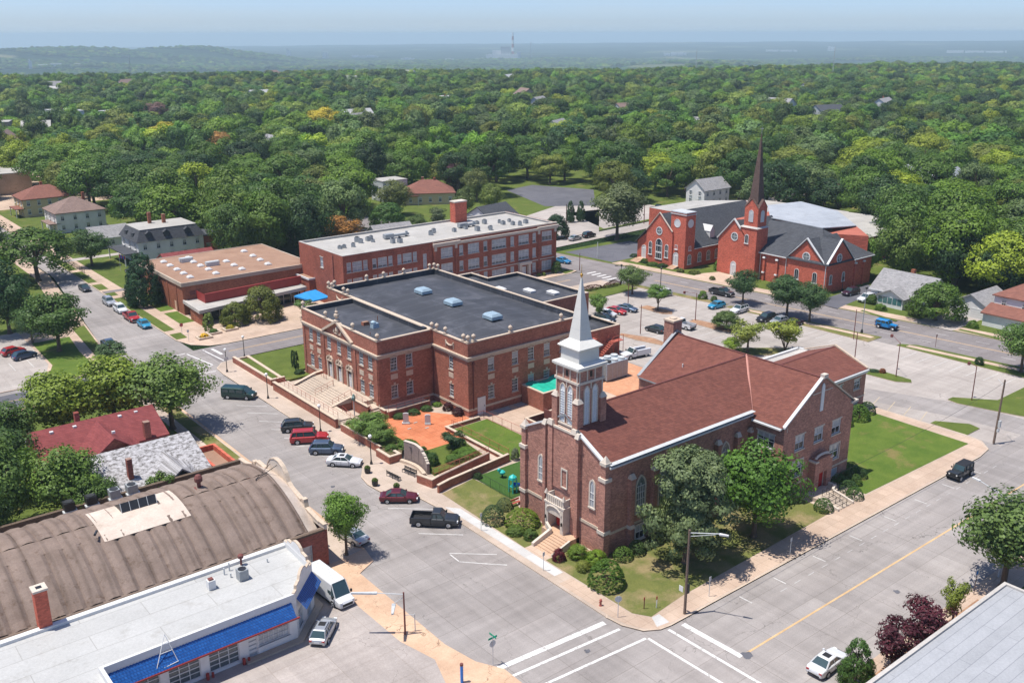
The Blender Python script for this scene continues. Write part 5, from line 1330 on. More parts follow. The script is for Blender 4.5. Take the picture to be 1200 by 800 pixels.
mb=MB();mb.poly([(7.8,129.6,.12),(31,133,.12),(31,133,2.8),(7.8,129.6,2.8)]);mb.build('shop_glazing',mats['glass'],an)
mb=MB()
for i in range(13):
 x=7.8+i*1.93;y=129.6+i*.283;mb.cbox(x,y-.06,.12,.12,.12,2.7)
mb.build('mullion',mats['galv'],an)
mb=MB();mb.poly([(7.3,129,3.31)]*0+[(9.8,132.4,3.3),(32.5,134.2,3.3),(32.5,134.2,5.2),(9.8,132.4,5.2)]);mb.poly([(9.8,137.2,3.3),(9.8,132.4,3.3),(9.8,132.4,5.2),(9.8,137.2,5.2)]);mb.poly([(9.8,132.4,5.2),(32.5,134.2,5.2),(32.5,134.6,5.2),(10.1,132.8,5.2)]);mb.poly([(10.1,132.8,3.3),(32.5,134.6,3.3),(32.5,134.6,5.2),(10.1,132.8,5.2)])
mats['fascia_red']=mat_plain('fascia_red',(.30,.035,.03),.6,var=.1,scale=1);mb.build('sign_wall',mats['fascia_red'],an)
mb=MB();mb.prism([(33.0,131.4),(38.2,131.4),(38.2,140.5),(33.0,140.5)],0,4.9);mb.build('wall',mats['brick_school'],an)
mb=MB();mb.poly([(32.9,131.3,4.92),(38.3,131.3,4.92),(38.3,140.6,4.92),(32.9,140.6,4.92)]);mb.build('roof',mats['gravel_roof'],an)
mb=MB();ribbon_mb(mb,[(32.8,131.2),(38.4,131.2),(38.4,140.6),(32.8,140.6)],.25,4.7,5.08,closed=True);mb.build('fascia',mats['white_trim'],an);put(an,dmm,'skylight_dome',35.6,137,4.95,0.0)
t=thing('canopy_tent','bright blue pitched canopy tent beside the low brick hall','tent',(30.3,126,.12))
mb=MB();a,b,c,d=(27.6,128.2,2.7),(28.9,122.0,2.7),(33.2,122.8,2.7),(32.2,129.3,2.7);r1,r2=(29.2,125.6,3.9),(31.6,126,3.9)
mb.poly([b,c,r2,r1]);mb.poly([d,a,r1,r2]);mb.poly([a,b,r1]);mb.poly([c,d,r2])
for p,q in((a,b),(b,c),(c,d),(d,a)):mb.poly([(p[0],p[1],2.4),(q[0],q[1],2.4),q,p])
mb.build('canopy',mats['blue_canvas'],t)
for p in(a,b,c,d):MB().tube((p[0],p[1],.12),p,.05,n=6).build('pole',mats['galv'],t)
for x,y,fl,lb in((4.0,119.4,'yellow','stone-edged flower bed with yellow blossom at the street corner, nearest the crossing'),(6.6,121.2,'green','stone-edged bed with a low green bush between two flower beds'),(10.2,121.6,'yellow','stone-edged flower bed farthest from the crossing')):
 t=thing('flower_bed',lb,'flower bed',(x,y,.12));mb=MB();ribbon_mb(mb,[(x-1.4,y-1),(x+1.4,y-1),(x+1.4,y+1),(x-1.4,y+1)],.35,.12,.5,closed=True);mb.build('stone_edge',mats['stone'],t)
 mb=MB();mb.box(x-1.1,y-.7,.12,x+1.1,y+.7,.42);mb.build('soil',mats['soil'],t)
# RED CHURCH BEYOND THE AVENUE
c2=thing('brick_church','bright red brick church complex with slate roofs, round windows and brown steeple','church',(125,84,0))
B=mats['brick_red']
mb=MB()
def gbl(mb,pts,m=0):mb.poly(pts,m)
wall_mb(mb,(118.1,111.1),(118.1,102.4),0,7.0);gbl(mb,[(118.1,111.1,7.0),(118.1,102.4,7.0),(118.1,102.4,9.0),(118.1,106.8,13.2),(118.1,111.1,8.2)])
wall_mb(mb,(118.1,102.4),(118.6,102.4),0,9);wall_mb(mb,(119,115),(119,111.1),0,4.9);mb.poly([(119,115,4.9),(119,111.1,4.9),(119,111.1,8)])
wall_mb(mb,(119,111.1),(118.1,111.1),0,8)
wall_mb(mb,(152,115),(119,115),0,4.9);wall_mb(mb,(121.5,98.9),(134,98.9),0,5.2);wall_mb(mb,(134,98.9),(152,98.9),0,5.2)
mb.poly([(152,98.9,0),(152,115,0),(152,115,4.9),(152,106.8,12.9),(152,98.9,5.2)])
wall_mb(mb,(123.5,92.3),(123.5,80.9),0,8.6);mb.poly([(123.5,92.3,8.6),(123.5,83,8.6),(123.5,87.8,13.6)])
wall_mb(mb,(134,98.9),(134,92.3),0,5.2);wall_mb(mb,(134,92.3),(123.5,92.3),0,8.6)
wall_mb(mb,(125.0,80.9),(125.0,62.6),0,6.9);mb.poly([(125.0,73,6.9),(125.0,63.4,6.9),(125.0,68.3,11.8)])
wall_mb(mb,(125.0,62.6),(143,62.6),0,6.9);mb.poly([(124.6+.4,62.6,6.9),(135.0,62.6,6.9),(129.8,62.6,11.9)])
wall_mb(mb,(143,62.6),(143,100),0,6.9)
for y in(79.4,75.8):mb.box(124.6,y-.3,0,125,y+.3,5.5)
for x in(136.2,139.6):mb.box(x-.3,62.3,0,x+.3,62.6,5.5)
mb.build('wall',B,c2)
mb=MB();mb.box(118.5,98.5,0,122.0,103.4,14.0);mb.build('tower',B,c2)
mb=MB();mb.box(118.35,98.35,13.5,122.15,103.55,13.7);mb.box(118.4,98.4,14.0,122.1,103.5,14.25);mb.build('tower_cap',mats['galv'],c2)
mb=MB();mb.box(123.2,80.9,0,127.4,85.7,12.3);mb.box(123.7,81.3,12.6,127.0,85.2,17.0)
for(a,b_,c,d) in(((123.7,81.3),(123.7,85.2),(123.7,83.25),0),((127.0,81.3),(127.0,85.2),(127.0,83.25),0)):mb.poly([(*a,17),(*b_,17),(*c,19)])
for y in(81.3,85.2):mb.poly([(123.7,y,17),(127.0,y,17),(125.35,y,19)])
mb.build('tower',B,c2)
mb=MB();mb.frustum(125.3,83.3,12.3,4.6,5.2,12.65,3.6,4.2);mb.build('tower_cap',mats['concrete_grey'],c2)
mats['spire_brown']=mat_shingle('spire_brown',(.15,.10,.085),(.11,.075,.062),row=.3)
mb=MB();mb.frustum(125.35,83.25,18.2,2.3,2.6,34.0,.12,.12)
for y0_,y1_ in((81.2,83.25),(85.3,83.25)):pass
xm_,ym_=125.35,83.25
for(p,q,r,s) in(((123.6,81.2,17.0),(123.6,ym_,19.15),(xm_,ym_,19.2),(xm_,81.2,19.15)),):pass
mb.poly([(123.6,81.15,16.95),(123.6,ym_,19.1),(xm_,ym_,19.2),(xm_,81.15,19.1)]);mb.poly([(123.6,85.35,16.95),(xm_,85.35,19.1),(xm_,ym_,19.2),(123.6,ym_,19.1)])
mb.poly([(127.1,81.15,16.95),(xm_,81.15,19.1),(xm_,ym_,19.2),(127.1,ym_,19.1)]);mb.poly([(127.1,85.35,16.95),(127.1,ym_,19.1),(xm_,ym_,19.2),(xm_,85.35,19.1)])
mb.build('spire',mats['spire_brown'],c2)
mb=MB();mb.tube((125.35,83.25,34),(125.35,83.25,35.6),.06,n=5);mb.tube((125.35,82.8,35.1),(125.35,83.7,35.1),.06,n=5);mb.build('cross_finial',mats['grey_metal'],c2)
for nm,pts in(('a',1),):
 gable_cop((118.05,111.2,8.2),(118.05,106.8,13.25),0,.35,'x',root=c2,mat='stone_pale',h=.18);gable_cop((118.05,102.4,9.0),(118.05,106.8,13.25),0,.35,'x',root=c2,mat='stone_pale',h=.18)
 gable_cop((123.45,92.6,8.4),(123.45,87.8,13.65),0,.5,'x',root=c2,mat='white_trim',h=.3);gable_cop((123.45,83.6,9.3),(123.45,87.8,13.65),0,.5,'x',root=c2,mat='white_trim',h=.3)
 gable_cop((124.95,73.2,6.7),(124.95,68.3,11.85),0,.5,'x',root=c2,mat='white_trim',h=.25);gable_cop((124.95,63.3,6.7),(124.95,68.3,11.85),0,.5,'x',root=c2,mat='white_trim',h=.25)
 gable_cop((124.8,62.55,6.8),(129.8,62.55,11.95),0,.5,'y',root=c2,mat='white_trim',h=.25);gable_cop((135.1,62.55,6.8),(129.8,62.55,11.95),0,.5,'y',root=c2,mat='white_trim',h=.25)
mb=MB()
add_slab(mb,[(118.3,102.6,8.3),(118.3,106.8,13.0),(151.8,106.8,12.9),(151.8,98.5,5.1),(118.6+3.4,98.5,5.1),(122,102.6,8.9)])
add_slab(mb,[(118.3,115.3,4.7),(151.8,115.3,4.7),(151.8,106.8,12.9),(118.3,106.8,13.0)])
add_slab(mb,[(123.6,92.7,8.3),(123.6,87.8,13.4),(138,87.8,13.0),(138,92.7,8.3)]);add_slab(mb,[(127.4,83,8.4),(138,83,8.4),(138,87.8,13.0),(123.6,87.8,13.4),(123.6,85.7,11.2)])
add_slab(mb,[(124.6,81,6.8),(124.6,62.2,6.8),(137.0,72.5,12.2),(137.0,81,12.2),(136,87,12.2),(127.5,87,8.6)])
add_slab(mb,[(124.6,62.2,6.8),(143.4,62.2,6.8),(143.4,74,9.5),(137.0,72.5,12.2)])
add_slab(mb,[(124.7,73.3,6.8),(124.7,68.3,11.7),(136.5,68.3,11.75),(136.5,73.3,10)]);add_slab(mb,[(124.7,63.2,6.8),(136.5,63.2,6.9),(136.5,68.3,11.75),(124.7,68.3,11.7)])
add_slab(mb,[(124.7,62.4,6.9),(129.8,62.4,11.8),(129.8,73,11.85),(124.7,73,6.9)]);add_slab(mb,[(135.1,62.4,6.9),(135.1,73,7.5),(129.8,73,11.85),(129.8,62.4,11.8)])
mb.build('roof',mats['shingle_slate'],c2)
mb=MB();add_slab(mb,[(136.6,72.3,12.3),(150.5,72.0,11.2),(164,86,11.4),(164.0,97.5,12.4),(150.5,98.5,12.7),(137.0,87.5,12.6)]);mb.build('roof',mats['metal_roof'],c2)
mb=MB();mb.prism([(150,99),(164,99),(170,90),(192,100),(190,128),(172,142),(152,142),(152,116)],0,6.1);mb.prism([(151,74),(172,74),(190,88),(188,101),(165,90)],0,6.6);mb.prism([(143,64),(151,72),(164,86),(164,98),(150,99),(137,98),(137,74)],0,10.8);mb.build('wall',B,c2)
mb=MB();mb.poly([(x,y,6.13) for x,y in [(150,99),(164,99),(170,90),(192,100),(190,128),(172,142),(152,142),(152,116)]]);mb.poly([(x,y,6.63) for x,y in [(151,74),(172,74),(190,88),(188,101),(165,90)]]);mb.build('roof',mats['white_roof'],c2)
rw=arched_mesh(circle(.85),.2,.1,'glass_church','white_trim',bars=[(-.03,.05,.03,1.65),(-.82,.82,.82,.88)],sill=False)
for x,y,z,f in((118.1,106.8,7.8,'W'),(123.5,87.5,8.7,'W'),(125.0,68.2,6.9,'W'),(129.4,62.6,6.9,'S')):put(c2,rw,'round_window',x,y,z,f)
clk=arched_mesh(circle(.95),.1,.08,'white_trim','white_trim',sill=False)
put(c2,clk,'round_panel',118.5,101.3,10.4,'W');put(c2,clk,'round_panel',120.2,98.5,10.5,'S')
r1_=arched_mesh(roundtop(.9,3.2),.14,.1,'glass','white_trim',bars=[(-.03,.1,.03,3.1),(-.45,1.5,.45,1.7)])
for y in(109.6,104.1):put(c2,r1_,'arched_window',118.1,y,2.3,'W')
put(c2,arched_mesh(roundtop(1.9,5.0),.16,.1,'glass','white_trim',bars=[(-.5,.1,-.44,4.4),(.44,.1,.5,4.4),(-.95,1.4,.95,1.8),(-.95,3.2,.95,3.4)]),'arched_window',118.1,106.7,1.6,'W')
ad=arched_mesh(roundtop(1.4,3.2),.14,.1,'white_door','white_trim',bars=[(-.03,.05,.03,2.5),(-.7,2.3,.7,2.4),(-.5,.3,-.15,1.1),(.15,.3,.5,1.1),(-.5,1.3,-.15,2.1),(.15,1.3,.5,2.1)],sill=False)
put(c2,ad,'arched_door',119.0,112.6,.7,'W');put(c2,ad,'arched_door',118.5,101.3,.7,'W');put(c2,ad,'arched_door',123.5,87.3,.2,'W')
r2_=arched_mesh(roundtop(1.1,2.3),.13,.1,'glass_church','white_trim',bars=[(-.03,.1,.03,2.2),(-.55,1.1,.55,1.18)])
for x in(124.6,128.0,131.2):put(c2,r2_,'arched_window',x,98.9,1.3,'S')
put(c2,r2_,'arched_window',120.3,98.5,1.3,'S')
tiny=window_mesh(.9,1.1,2,1,.1,.05,'glass',True,None,smat='white_trim')
put(c2,tiny,'window',118.36,101.3,4.8,'W');put(c2,tiny,'window',120.3,98.36,4.7,'S')
sl=arched_mesh(roundtop(.8,2.0),.14,.1,'glass','white_trim',bars=[(-.02,.1,.02,1.9)])
put(c2,sl,'arched_window',123.2,83.7,8.6,'W')
for y in(70.4,65.6):put(c2,arched_mesh(roundtop(1.0,2.3),.1,.08,'glass','white_trim',bars=[(-.02,.1,.02,2.2)]),'arched_window',125.0,y,2.2,'W')
for x in(126.7,131.7):put(c2,sl,'arched_window',x,62.6,2.2,'S')
lv2=arched_mesh(roundtop(1.1,2.6),.1,.1,'white_trim','white_trim',bars=[(-.5,.2+.3*k,.5,.3+.3*k) for k in range(7)],sill=False)
put(c2,lv2,'louvered_window',123.7,83.25,13.8,'W');put(c2,lv2,'louvered_window',125.35,81.3,13.8,'S')
mb=MB()
for x,y in((124.9,80.6),(124.9,73.4),(124.9,62.9)):mb.tube((x,y,.1),(x,y,6.8),.09,n=5)
mb.tube((136.0,62.5,.1),(136.0,62.5,6.8),.09,n=5);mb.box(124.4,73.2,6.55,124.62,80.9,6.75);mb.box(122,98.3,4.8,134,98.5,4.95);mb.box(135,62.0,6.5,143.4,62.2,6.7)
for y in(79.4,75.8):mb.frustum(124.75,y,5.5,.6,.7,5.9,.3,.6);mb.frustum(124.7,y,2,.65,.7,2.3,.5,.6)
for x in(136.2,139.6):mb.frustum(x,62.4,5.5,.7,.5,5.9,.6,.3)
mb.build('white_trim',mats['white_trim'],c2)
for x,y,z in((122.6,101.2,6.7),(130.5,101.6,7.6)):
 mb=MB();mb.box(x-.9,y-1.6,z-1.2,x+.9,y+1.6,z+.6);mb.poly([(x-.9,y-1.6,z+.6),(x+.9,y-1.6,z+.6),(x,y-1.6,z+1.9)]);mb.poly([(x-1,y-1.7,z+.5),(x,y-1.7,z+2.0),(x,y+2,z+2.0),(x-1,y+1.6,z+.5)]);mb.poly([(x+1,y-1.7,z+.5),(x,y-1.7,z+2.0),(x,y+2,z+2.0),(x+1,y+1.6,z+.5)])
 mb.build('dormer',mats['white_trim'],c2)
mb=MB()
for(a,b_,c,d) in((115.2,111.2,119,114),(116.2,100.2,118.5,102.4)):
 for i in range(4):mb.box(a+i*.6,b_,.1,c,d,.25+i*.14)
mb.build('steps',mats['apron_tan'],c2)
# BARREL-ROOFED HALL (lower left)
ba=thing('barrel_roof_hall','brick hall with ribbed brown barrel roof and scalloped street parapet','building',(-18,41,0))
BX0,BX1,BY0,BY1=-72,-17.8,30.0,52.2
mb=MB();wall_mb(mb,(BX0,BY0),(BX1,BY0),0,4.5,[(BX1-BX0-3.2,1.0,2.6,2.2)]);wall_mb(mb,(BX1,BY1),(BX0,BY1),0,4.8)
wall_mb(mb,(BX1,BY0),(BX1,BY1),0,4.5,[(s,.9,3.2,2.4) for s in(4,11,18)]);mb.build('wall',mats['brick_shop'],ba)
t_=NT('barrel_felt');p=t_.coord('world');a=t_.noise(p,.5,6,.65);b=t_.noise(p,7,4,.7)
sx_=t_.n("ShaderNodeSeparateXYZ");t_.l(p,sx_.inputs[0])
wv=t_.n("ShaderNodeTexWave");wv.bands_direction='X';wv.inputs['Scale'].default_value=.157;wv.inputs['Distortion'].default_value=.8;wv.inputs['Detail'].default_value=3;t_.l(p,wv.inputs['Vector'])
c=t_.ramp(a,[(.3,(.175,.132,.108)),(.7,(.25,.192,.160))])
c=t_.mix(1,c,t_.ramp(wv.outputs[1],[(.0,(.8,)*3),(.12,(1,)*3),(1,(1.05,)*3)]),'MULTIPLY')
c=t_.mix(1,c,t_.ramp(b,[(.3,(.86,)*3),(.7,(1.12,)*3)]),'MULTIPLY')
st_=t_.noise(p,1.1,6,.75)
c=t_.mix(1,c,t_.ramp(st_,[(.56,(1,)*3),(.66,(.7,.66,.62))]),'MULTIPLY')
t_.bump(b,.3,.03);mats['barrel_felt']=t_.done(c,.95,0,.1)
mats['felt_pale']=mat_roof_sheet('felt_pale',(.52,.43,.36),(.62,.53,.45),30,3,0,(1,1,1),.6,.9,.1)
def bz(y):
 v=(y-BY0-1.2)/(BY1-BY0-2.4);v=max(0,min(1,v));return 4.35+3.55*math.sin(math.pi*v)**.85
mb=MB();ny=26;ribw=1.62;X=BX0
rs=random.Random(4)
while X<-19.6:
 X1_=min(X+ribw*rs.uniform(.94,1.06),-19.6)
 dz=rs.uniform(-.03,.03)
 prof=[(0,-.12),(.1,.05),(.4,.17),(.75,.13),(1,-.12)]
 for j in range(ny):
  y0_,y1_=BY0+.9+(BY1-BY0-1.8)*j/ny,BY0+.9+(BY1-BY0-1.8)*(j+1)/ny
  mid=.35 if 8<j<12 else 1
  for(u0,h0),(u1,h1) in zip(prof[:-1],prof[1:]):
   xa,xb=X+(X1_-X)*u0,X+(X1_-X)*u1
   mb.poly([(xa,y0_,bz(y0_)+h0*mid+dz),(xb,y0_,bz(y0_)+h1*mid+dz),(xb,y1_,bz(y1_)+h1*mid+dz),(xa,y1_,bz(y1_)+h0*mid+dz)])
 X=X1_
mb.poly([(BX0,BY0+.3,4.3),(BX1-.2,BY0+.3,4.3),(BX1-.2,BY0+.95,4.4),(BX0,BY0+.95,4.4)]);mb.poly([(BX0,BY1-1,4.4),(BX1-.2,BY1-1,4.4),(BX1-.2,BY1-.3,4.4),(BX0,BY1-.3,4.4)])
mb.build('roof',mats['barrel_felt'],ba)
mb=MB()
for j in range(ny):
 y0_,y1_=BY0+.9+(BY1-BY0-1.8)*j/ny,BY0+.9+(BY1-BY0-1.8)*(j+1)/ny
 k=lambda y:bz(y)+.02
 mb.poly([(-19.6,y0_,k(y0_)),(BX1-.3,y0_,k(y0_)-.9),(BX1-.3,y1_,k(y1_)-.9),(-19.6,y1_,k(y1_))])
mb.build('roof_apron',mats['felt_pale'],ba)
mb=MB()
for j in range(8,17):
 y0_,y1_=36.9+6.4*(j-8)/9,36.9+6.4*(j-7)/9
 mb.poly([(-38.9,y0_,bz(y0_)+.16),(-30.0,y0_,bz(y0_)+.16),(-30.0,y1_,bz(y1_)+.16),(-38.9,y1_,bz(y1_)+.16)])
mb.build('roof_patch',mats['felt_pale'],ba)
prof=[(BY0,4.5),(30.0,5.0),(31.2,5.0),(31.2,4.9),(34.2,5.35),(34.4,6.1),(35.0,6.15),(35.4,6.0),(37.6,6.5),(38.4,6.9),(38.9,7.8),(39.6,8.45),(40.6,8.8),(41.6,8.8),(42.6,8.45),(43.3,7.8),(43.8,6.9),(44.6,6.5),(46.8,6.6),(47.2,6.1),(48.0,6.1),(48.1,5.4),(51,5.0),(52.2,5.0),(52.2,4.5)]
mb=MB();xa,xb=BX1-.35,BX1
n=len(prof);mb.poly([(xb,y,z) for y,z in prof]);mb.poly([(xa,y,z) for y,z in reversed(prof)])
mb.poly([(xa,BY0,4.5),(xb,BY0,4.5),(xb,BY0,5.0),(xa,BY0,5.0)]);mb.build('parapet',mats['stone_pale'],ba)
mb=MB()
for(y0_,z0_),(y1_,z1_) in zip(prof[1:-2],prof[2:-1]):
 mb.add([(xa-.06,y0_,z0_),(xb+.1,y0_,z0_),(xb+.1,y1_,z1_),(xa-.06,y1_,z1_),(xa-.06,y0_,z0_+.14),(xb+.1,y0_,z0_+.14),(xb+.1,y1_,z1_+.14),(xa-.06,y1_,z1_+.14)],[(4,5,6,7),(0,4,7,3),(1,2,6,5),(0,1,5,4),(3,7,6,2)])
for y in(34.7,47.6):mb.cbox(BX1-.15,y,6.1,.55,.6,.3)
mb.build('coping',mats['stone'],ba)
mb=MB();mb.box(BX0,BY0-.05,4.4,BX1-.3,BY0+.35,4.62);mb.box(BX0,BY1-.4,0.5,BX1-.3,BY1+.06,5.0);mb.build('edge_trim',mats['bark'],ba)
put(ba,window_mesh(2.6,2.2,2,2,.1,.06,'glass_blind',True,None,fmat='galv',smat='concrete'),'window',BX1-3.2,BY0,1.0,'S')
for s in(4,11,18):put(ba,window_mesh(3.2,2.4,3,2,.1,.06,'glass',True,None,fmat='white_trim',smat='concrete'),'window',BX1,BY0+s,.9,'E')
t=MB();ys=40.9
t.poly([(-35.9,40.6,7.75),(-32.2,40.6,7.75),(-32.2,41.1,9.0),(-35.9,41.1,9.0)]);t.poly([(-35.9,43.6,7.8),(-35.9,41.1,9.0),(-32.2,41.1,9.0),(-32.2,43.6,7.8)])
t.poly([(-35.9,40.6,7.75),(-35.9,41.1,9.0),(-35.9,43.6,7.8)]);t.poly([(-32.2,40.6,7.75),(-32.2,43.6,7.8),(-32.2,41.1,9.0)])
for k in range(5):
 x=-35.9+k*.925;t.tube((x,40.56,7.75),(x,41.06,9.02),.035,n=4,m=1)
t.build('skylight',[mats['dark_metal'],mats['galv']],ba)
mb=MB()
for x,y in((-27.2,41.6),(-48.5,41.4)):
 mb.frustum(x,y,7.8,1.1,1.1,8.0,.9,.9);mb.tube((x,y,8),(x,y,8.7),.22,n=8);mb.lathe(x,y,[(.25,8.6),(.46,8.8),(.46,9.2),(.28,9.5),(.1,9.55)],10)
mb.build('turbine_vent',mats['rust_metal'],ba)
mb=MB();mb.tube((-17.9,41,8.3),(-21.5,39.5,7.95),.05,n=4);mb.tube((-17.9,43,7.8),(-21.5,39.5,7.95),.04,n=4);mb.build('stay_rod',mats['dark_metal'],ba)
mb=MB();mb.tube((-39.6,37.5,8.2),(-39.2,38.2,8.2),.14,n=6);mb.build('roof_pipe',mats['dark_metal'],ba)
for x,m,lb in((-38.6,'black_metal','black air-conditioner on the barrel roof edge by the trees, leftmost'),(-36.2,'black_metal','black air-conditioner on the barrel roof edge, second from left'),(-33.6,'galv','pale air-conditioner on the barrel roof edge, third from left'),(-31.6,'galv','pale air-conditioner on the barrel roof edge, rightmost')):
 t=thing('air_conditioner',lb,'air conditioner',(x,51.6,4.9),group='air conditioners along the barrel roof edge')
 MB().cbox(x,51.7,4.95,1.15,1.1,.95).build('casing',mats['grey_metal' if m=='galv' else m],t)
 MB().lathe(x,51.7,[(.48,5.9),(.48,5.97),(.42,5.97),(.12,5.93)],12).build('fan',mats['dark_metal'],t)
 MB().cbox(x,51.7,4.72,1.5,1.3,.22).build('stand',mats['galv'],t)
t=thing('chimney_stack','tall weathered red brick chimney on the edge of the white roof','chimney',(-46.6,30.1,3.5))
MB().box(-47.2,29.5,3.5,-46.1,30.6,8.4).build('stack',mats['brick_red'],t);MB().box(-47.3,29.4,8.4,-46.0,30.7,8.6).build('cap',mats['stone_pale'],t)
MB().box(-46.9,29.8,8.6,-46.4,30.3,8.62).build('flue',mats['black_metal'],t)
# WHITE GARAGE SHOP WITH BLUE TILE AWNING
ga=thing('garage_shop','white corner garage with flat white roof and blue tiled awning','shop',(-27,21,0))
gp=[(-44.6,19.6),(-26.9,19.6),(-23.0,23.6),(-22.8,29.6),(-80,29.6)]
mb=MB();holes=[(x+44.6,.35,2.9,2.2) for x in(-34.25,-37.95,-41.6)]+[(-29.3+44.6,1.0,3.2,1.65),(-31.45+44.6,.2,.95,2.5)]
wall_mb(mb,gp[0],gp[1],0,4.44,holes);wall_mb(mb,gp[1],gp[2],0,4.44,[(1.3,.9,1.3,2.0),(3.9,.2,1.3,2.7)]);wall_mb(mb,gp[2],gp[3],0,4.44,[(3,.9,3.2,2.0)]);wall_mb(mb,gp[3],gp[4],0,4.44);wall_mb(mb,(-44.6,8),(-44.6,19.6),0,4.44);wall_mb(mb,(-80,8),(-44.6,8),0,4.44,[(4+5*i,.35,3,2.4) for i in range(6)])
mb.build('wall',mats['white_wall'],ga)
mb=MB();mb.poly([(-80,8.2,4.5),(-44.9,8.2,4.5),(-44.9,19.9,4.5),(-27,19.9,4.5),(-23.3,23.7,4.5),(-23.1,29.4,4.45),(-80,29.4,4.45)]);mb.build('roof',mats['white_roof2'],ga)
mb=MB();ribbon_mb(mb,[(-80,8),(-44.6,8),gp[0],gp[1],gp[2],gp[3]],.3,4.45,5.12);mb.box(-80,29.3,4.4,-22.9,29.9,4.75);mb.build('coping',mats['white_trim'],ga)
mb=MB();mc=MB()
def para(a,b,prof):
 a=Vector(a);b=Vector(b);d=b-a
 pts=[(a+d*s,z) for s,z in prof];nrm=Vector((-d.y,d.x)).normalized()*.28
 out=[(p.x,p.y,z) for p,z in pts];inn=[(p.x+nrm.x,p.y+nrm.y,z) for p,z in pts]
 mb.poly([(a.x-nrm.x*.02,a.y-nrm.y*.02,5.0)]+[(q[0]-nrm.x*.02,q[1]-nrm.y*.02,q[2]) for q in out]+[(b.x-nrm.x*.02,b.y-nrm.y*.02,5.0)]);mb.poly([(b.x+nrm.x,b.y+nrm.y,4.5)]+inn[::-1]+[(a.x+nrm.x,a.y+nrm.y,4.5)])
 for i in range(len(out)-1):
  p=[out[i],out[i+1],inn[i+1],inn[i]];mc.add(p+[(x,y,z+.12) for x,y,z in p],[(4,5,6,7),(0,1,5,4),(2,3,7,6),(1,2,6,5),(3,0,4,7)])
S_=[(0,5.1),(.12,5.1),(.13,5.5),(.3,5.55),(.34,5.9),(.42,6.15),(.5,6.2),(.58,6.15),(.66,5.9),(.7,5.55),(.87,5.5),(.88,5.1),(1,5.1)]
para(gp[1],gp[2],S_);para(gp[2],gp[3],S_)
mb.build('parapet',mats['white_wall'],ga);mc.build('parapet_cap',mats['stone'],ga)
t_=NT('tile');p=t_.coord('world');br=t_.n("ShaderNodeTexBrick");br.inputs['Scale'].default_value=1;br.offset=0
sx_=t_.n("ShaderNodeSeparateXYZ");t_.l(p,sx_.inputs[0]);cx_=t_.n("ShaderNodeCombineXYZ");t_.l(t_.math('ADD',sx_.outputs[0],sx_.outputs[1]),cx_.inputs[0]);t_.l(sx_.outputs[2],cx_.inputs[1])
br.inputs['Brick Width'].default_value=.26;br.inputs['Row Height'].default_value=.2;br.inputs['Mortar Size'].default_value=.02;br.inputs['Color1'].default_value=(.022,.125,.40,1);br.inputs['Color2'].default_value=(.013,.085,.30,1);br.inputs['Mortar'].default_value=(.01,.05,.2,1);t_.l(cx_.outputs[0],br.inputs['Vector'])
t_.bump(br.outputs['Fac'],.6,-.05);mats['tile_blue']=t_.done(br.outputs[0],.3,0,.5)
def awning(a,b,name='awning'):
 mb=MB();a=Vector(a);b=Vector(b);d=(b-a).normalized();n=Vector((d.y,-d.x));L=(b-a).length
 k=int(L/.27);
 for i in range(k):
  s0,s1=L*i/k,L*(i+1)/k;sm=(s0+s1)/2
  for(s,e,h0,h1) in((s0,sm,0,.05),(sm,s1,.05,0)):
   p0,p1=a+d*s,a+d*e;q0,q1=p0+n*.95,p1+n*.95
   mb.poly([(q0.x,q0.y,3.2+h0),(q1.x,q1.y,3.2+h1),(p1.x,p1.y,4.35+h1),(p0.x,p0.y,4.35+h0)])
 return mb.build(name,mats['tile_blue'],ga)
awning((-44.5,19.58),(-27.3,19.58))
MB().poly([(-44.5,19.58,4.35),(-44.5,19.58,3.15),(-44.5,18.62,3.15)]).build('awning_end',mats['white_trim'],ga)
mb=MB();q=[(-26.4,19.5),(-22.55,23.4)];a=Vector(q[0]);b=Vector(q[1]);d=(b-a).normalized();n=Vector((d.y,-d.x))
awning((-26.6,19.9),(-23.1,23.5),'awning')
mb=MB();mb.box(-44.5,18.55,3.05,-27.0,18.68,3.2);mb.box(-44.5,18.68,3.1,-27.2,19.55,3.14);mb.build('awning_edge',mats['fascia_red'],ga)
gd=window_mesh(2.9,2.2,3,4,.08,.07,'glass_school',False,None,fmat='white_trim',blind=.0)
for x in [-34.25,-37.95,-41.6]:put(ga,gd,'garage_door',x,19.6,.35,'S')
put(ga,window_mesh(3.2,1.65,6,3,.09,.05,'glass_blind',True,None,smat='white_trim'),'shop_window',-29.3,19.6,1.0,'S')
put(ga,window_mesh(.95,2.5,1,5,.1,.3,'glass_blind',False,None,mid=.3),'door',-31.45,19.6,.2,'S')
ang=math.atan2(4.0,3.9)
o=put(ga,window_mesh(1.3,2.0,1,3,.1,.05,'glass_blind',True,None,smat='white_trim'),'shop_window',-26.9+1.3*math.cos(ang),19.6+1.3*math.sin(ang),.9,ang)
o=put(ga,window_mesh(1.3,2.7,1,3,.1,.05,'glass_blind',False,None),'door',-26.9+3.9*math.cos(ang),19.6+3.9*math.sin(ang),.2,ang)
put(ga,window_mesh(3.2,2.0,3,2,.1,.05,'glass_blind',True,None,smat='white_trim'),'shop_window',-22.9,26.6,.9,'E')
mb=MB();ribbon_mb(mb,[(-32.4,19.58),(-27,19.58),(-22.98,23.5),(-22.78,29.5)],-.75,.1,.3);mb.build('step_kerb',mats['concrete'],ga)
mb=MB()
for x in(-36.1,-32.6,-39.8):mb.tube((x,19.2,.1),(x,19.2,.75),.16,n=8);mb.tube((x+.5,19.25,.1),(x+.5,19.25,.6),.12,n=8)
mb.build('bumper_post',mats['fascia_red'],ga)
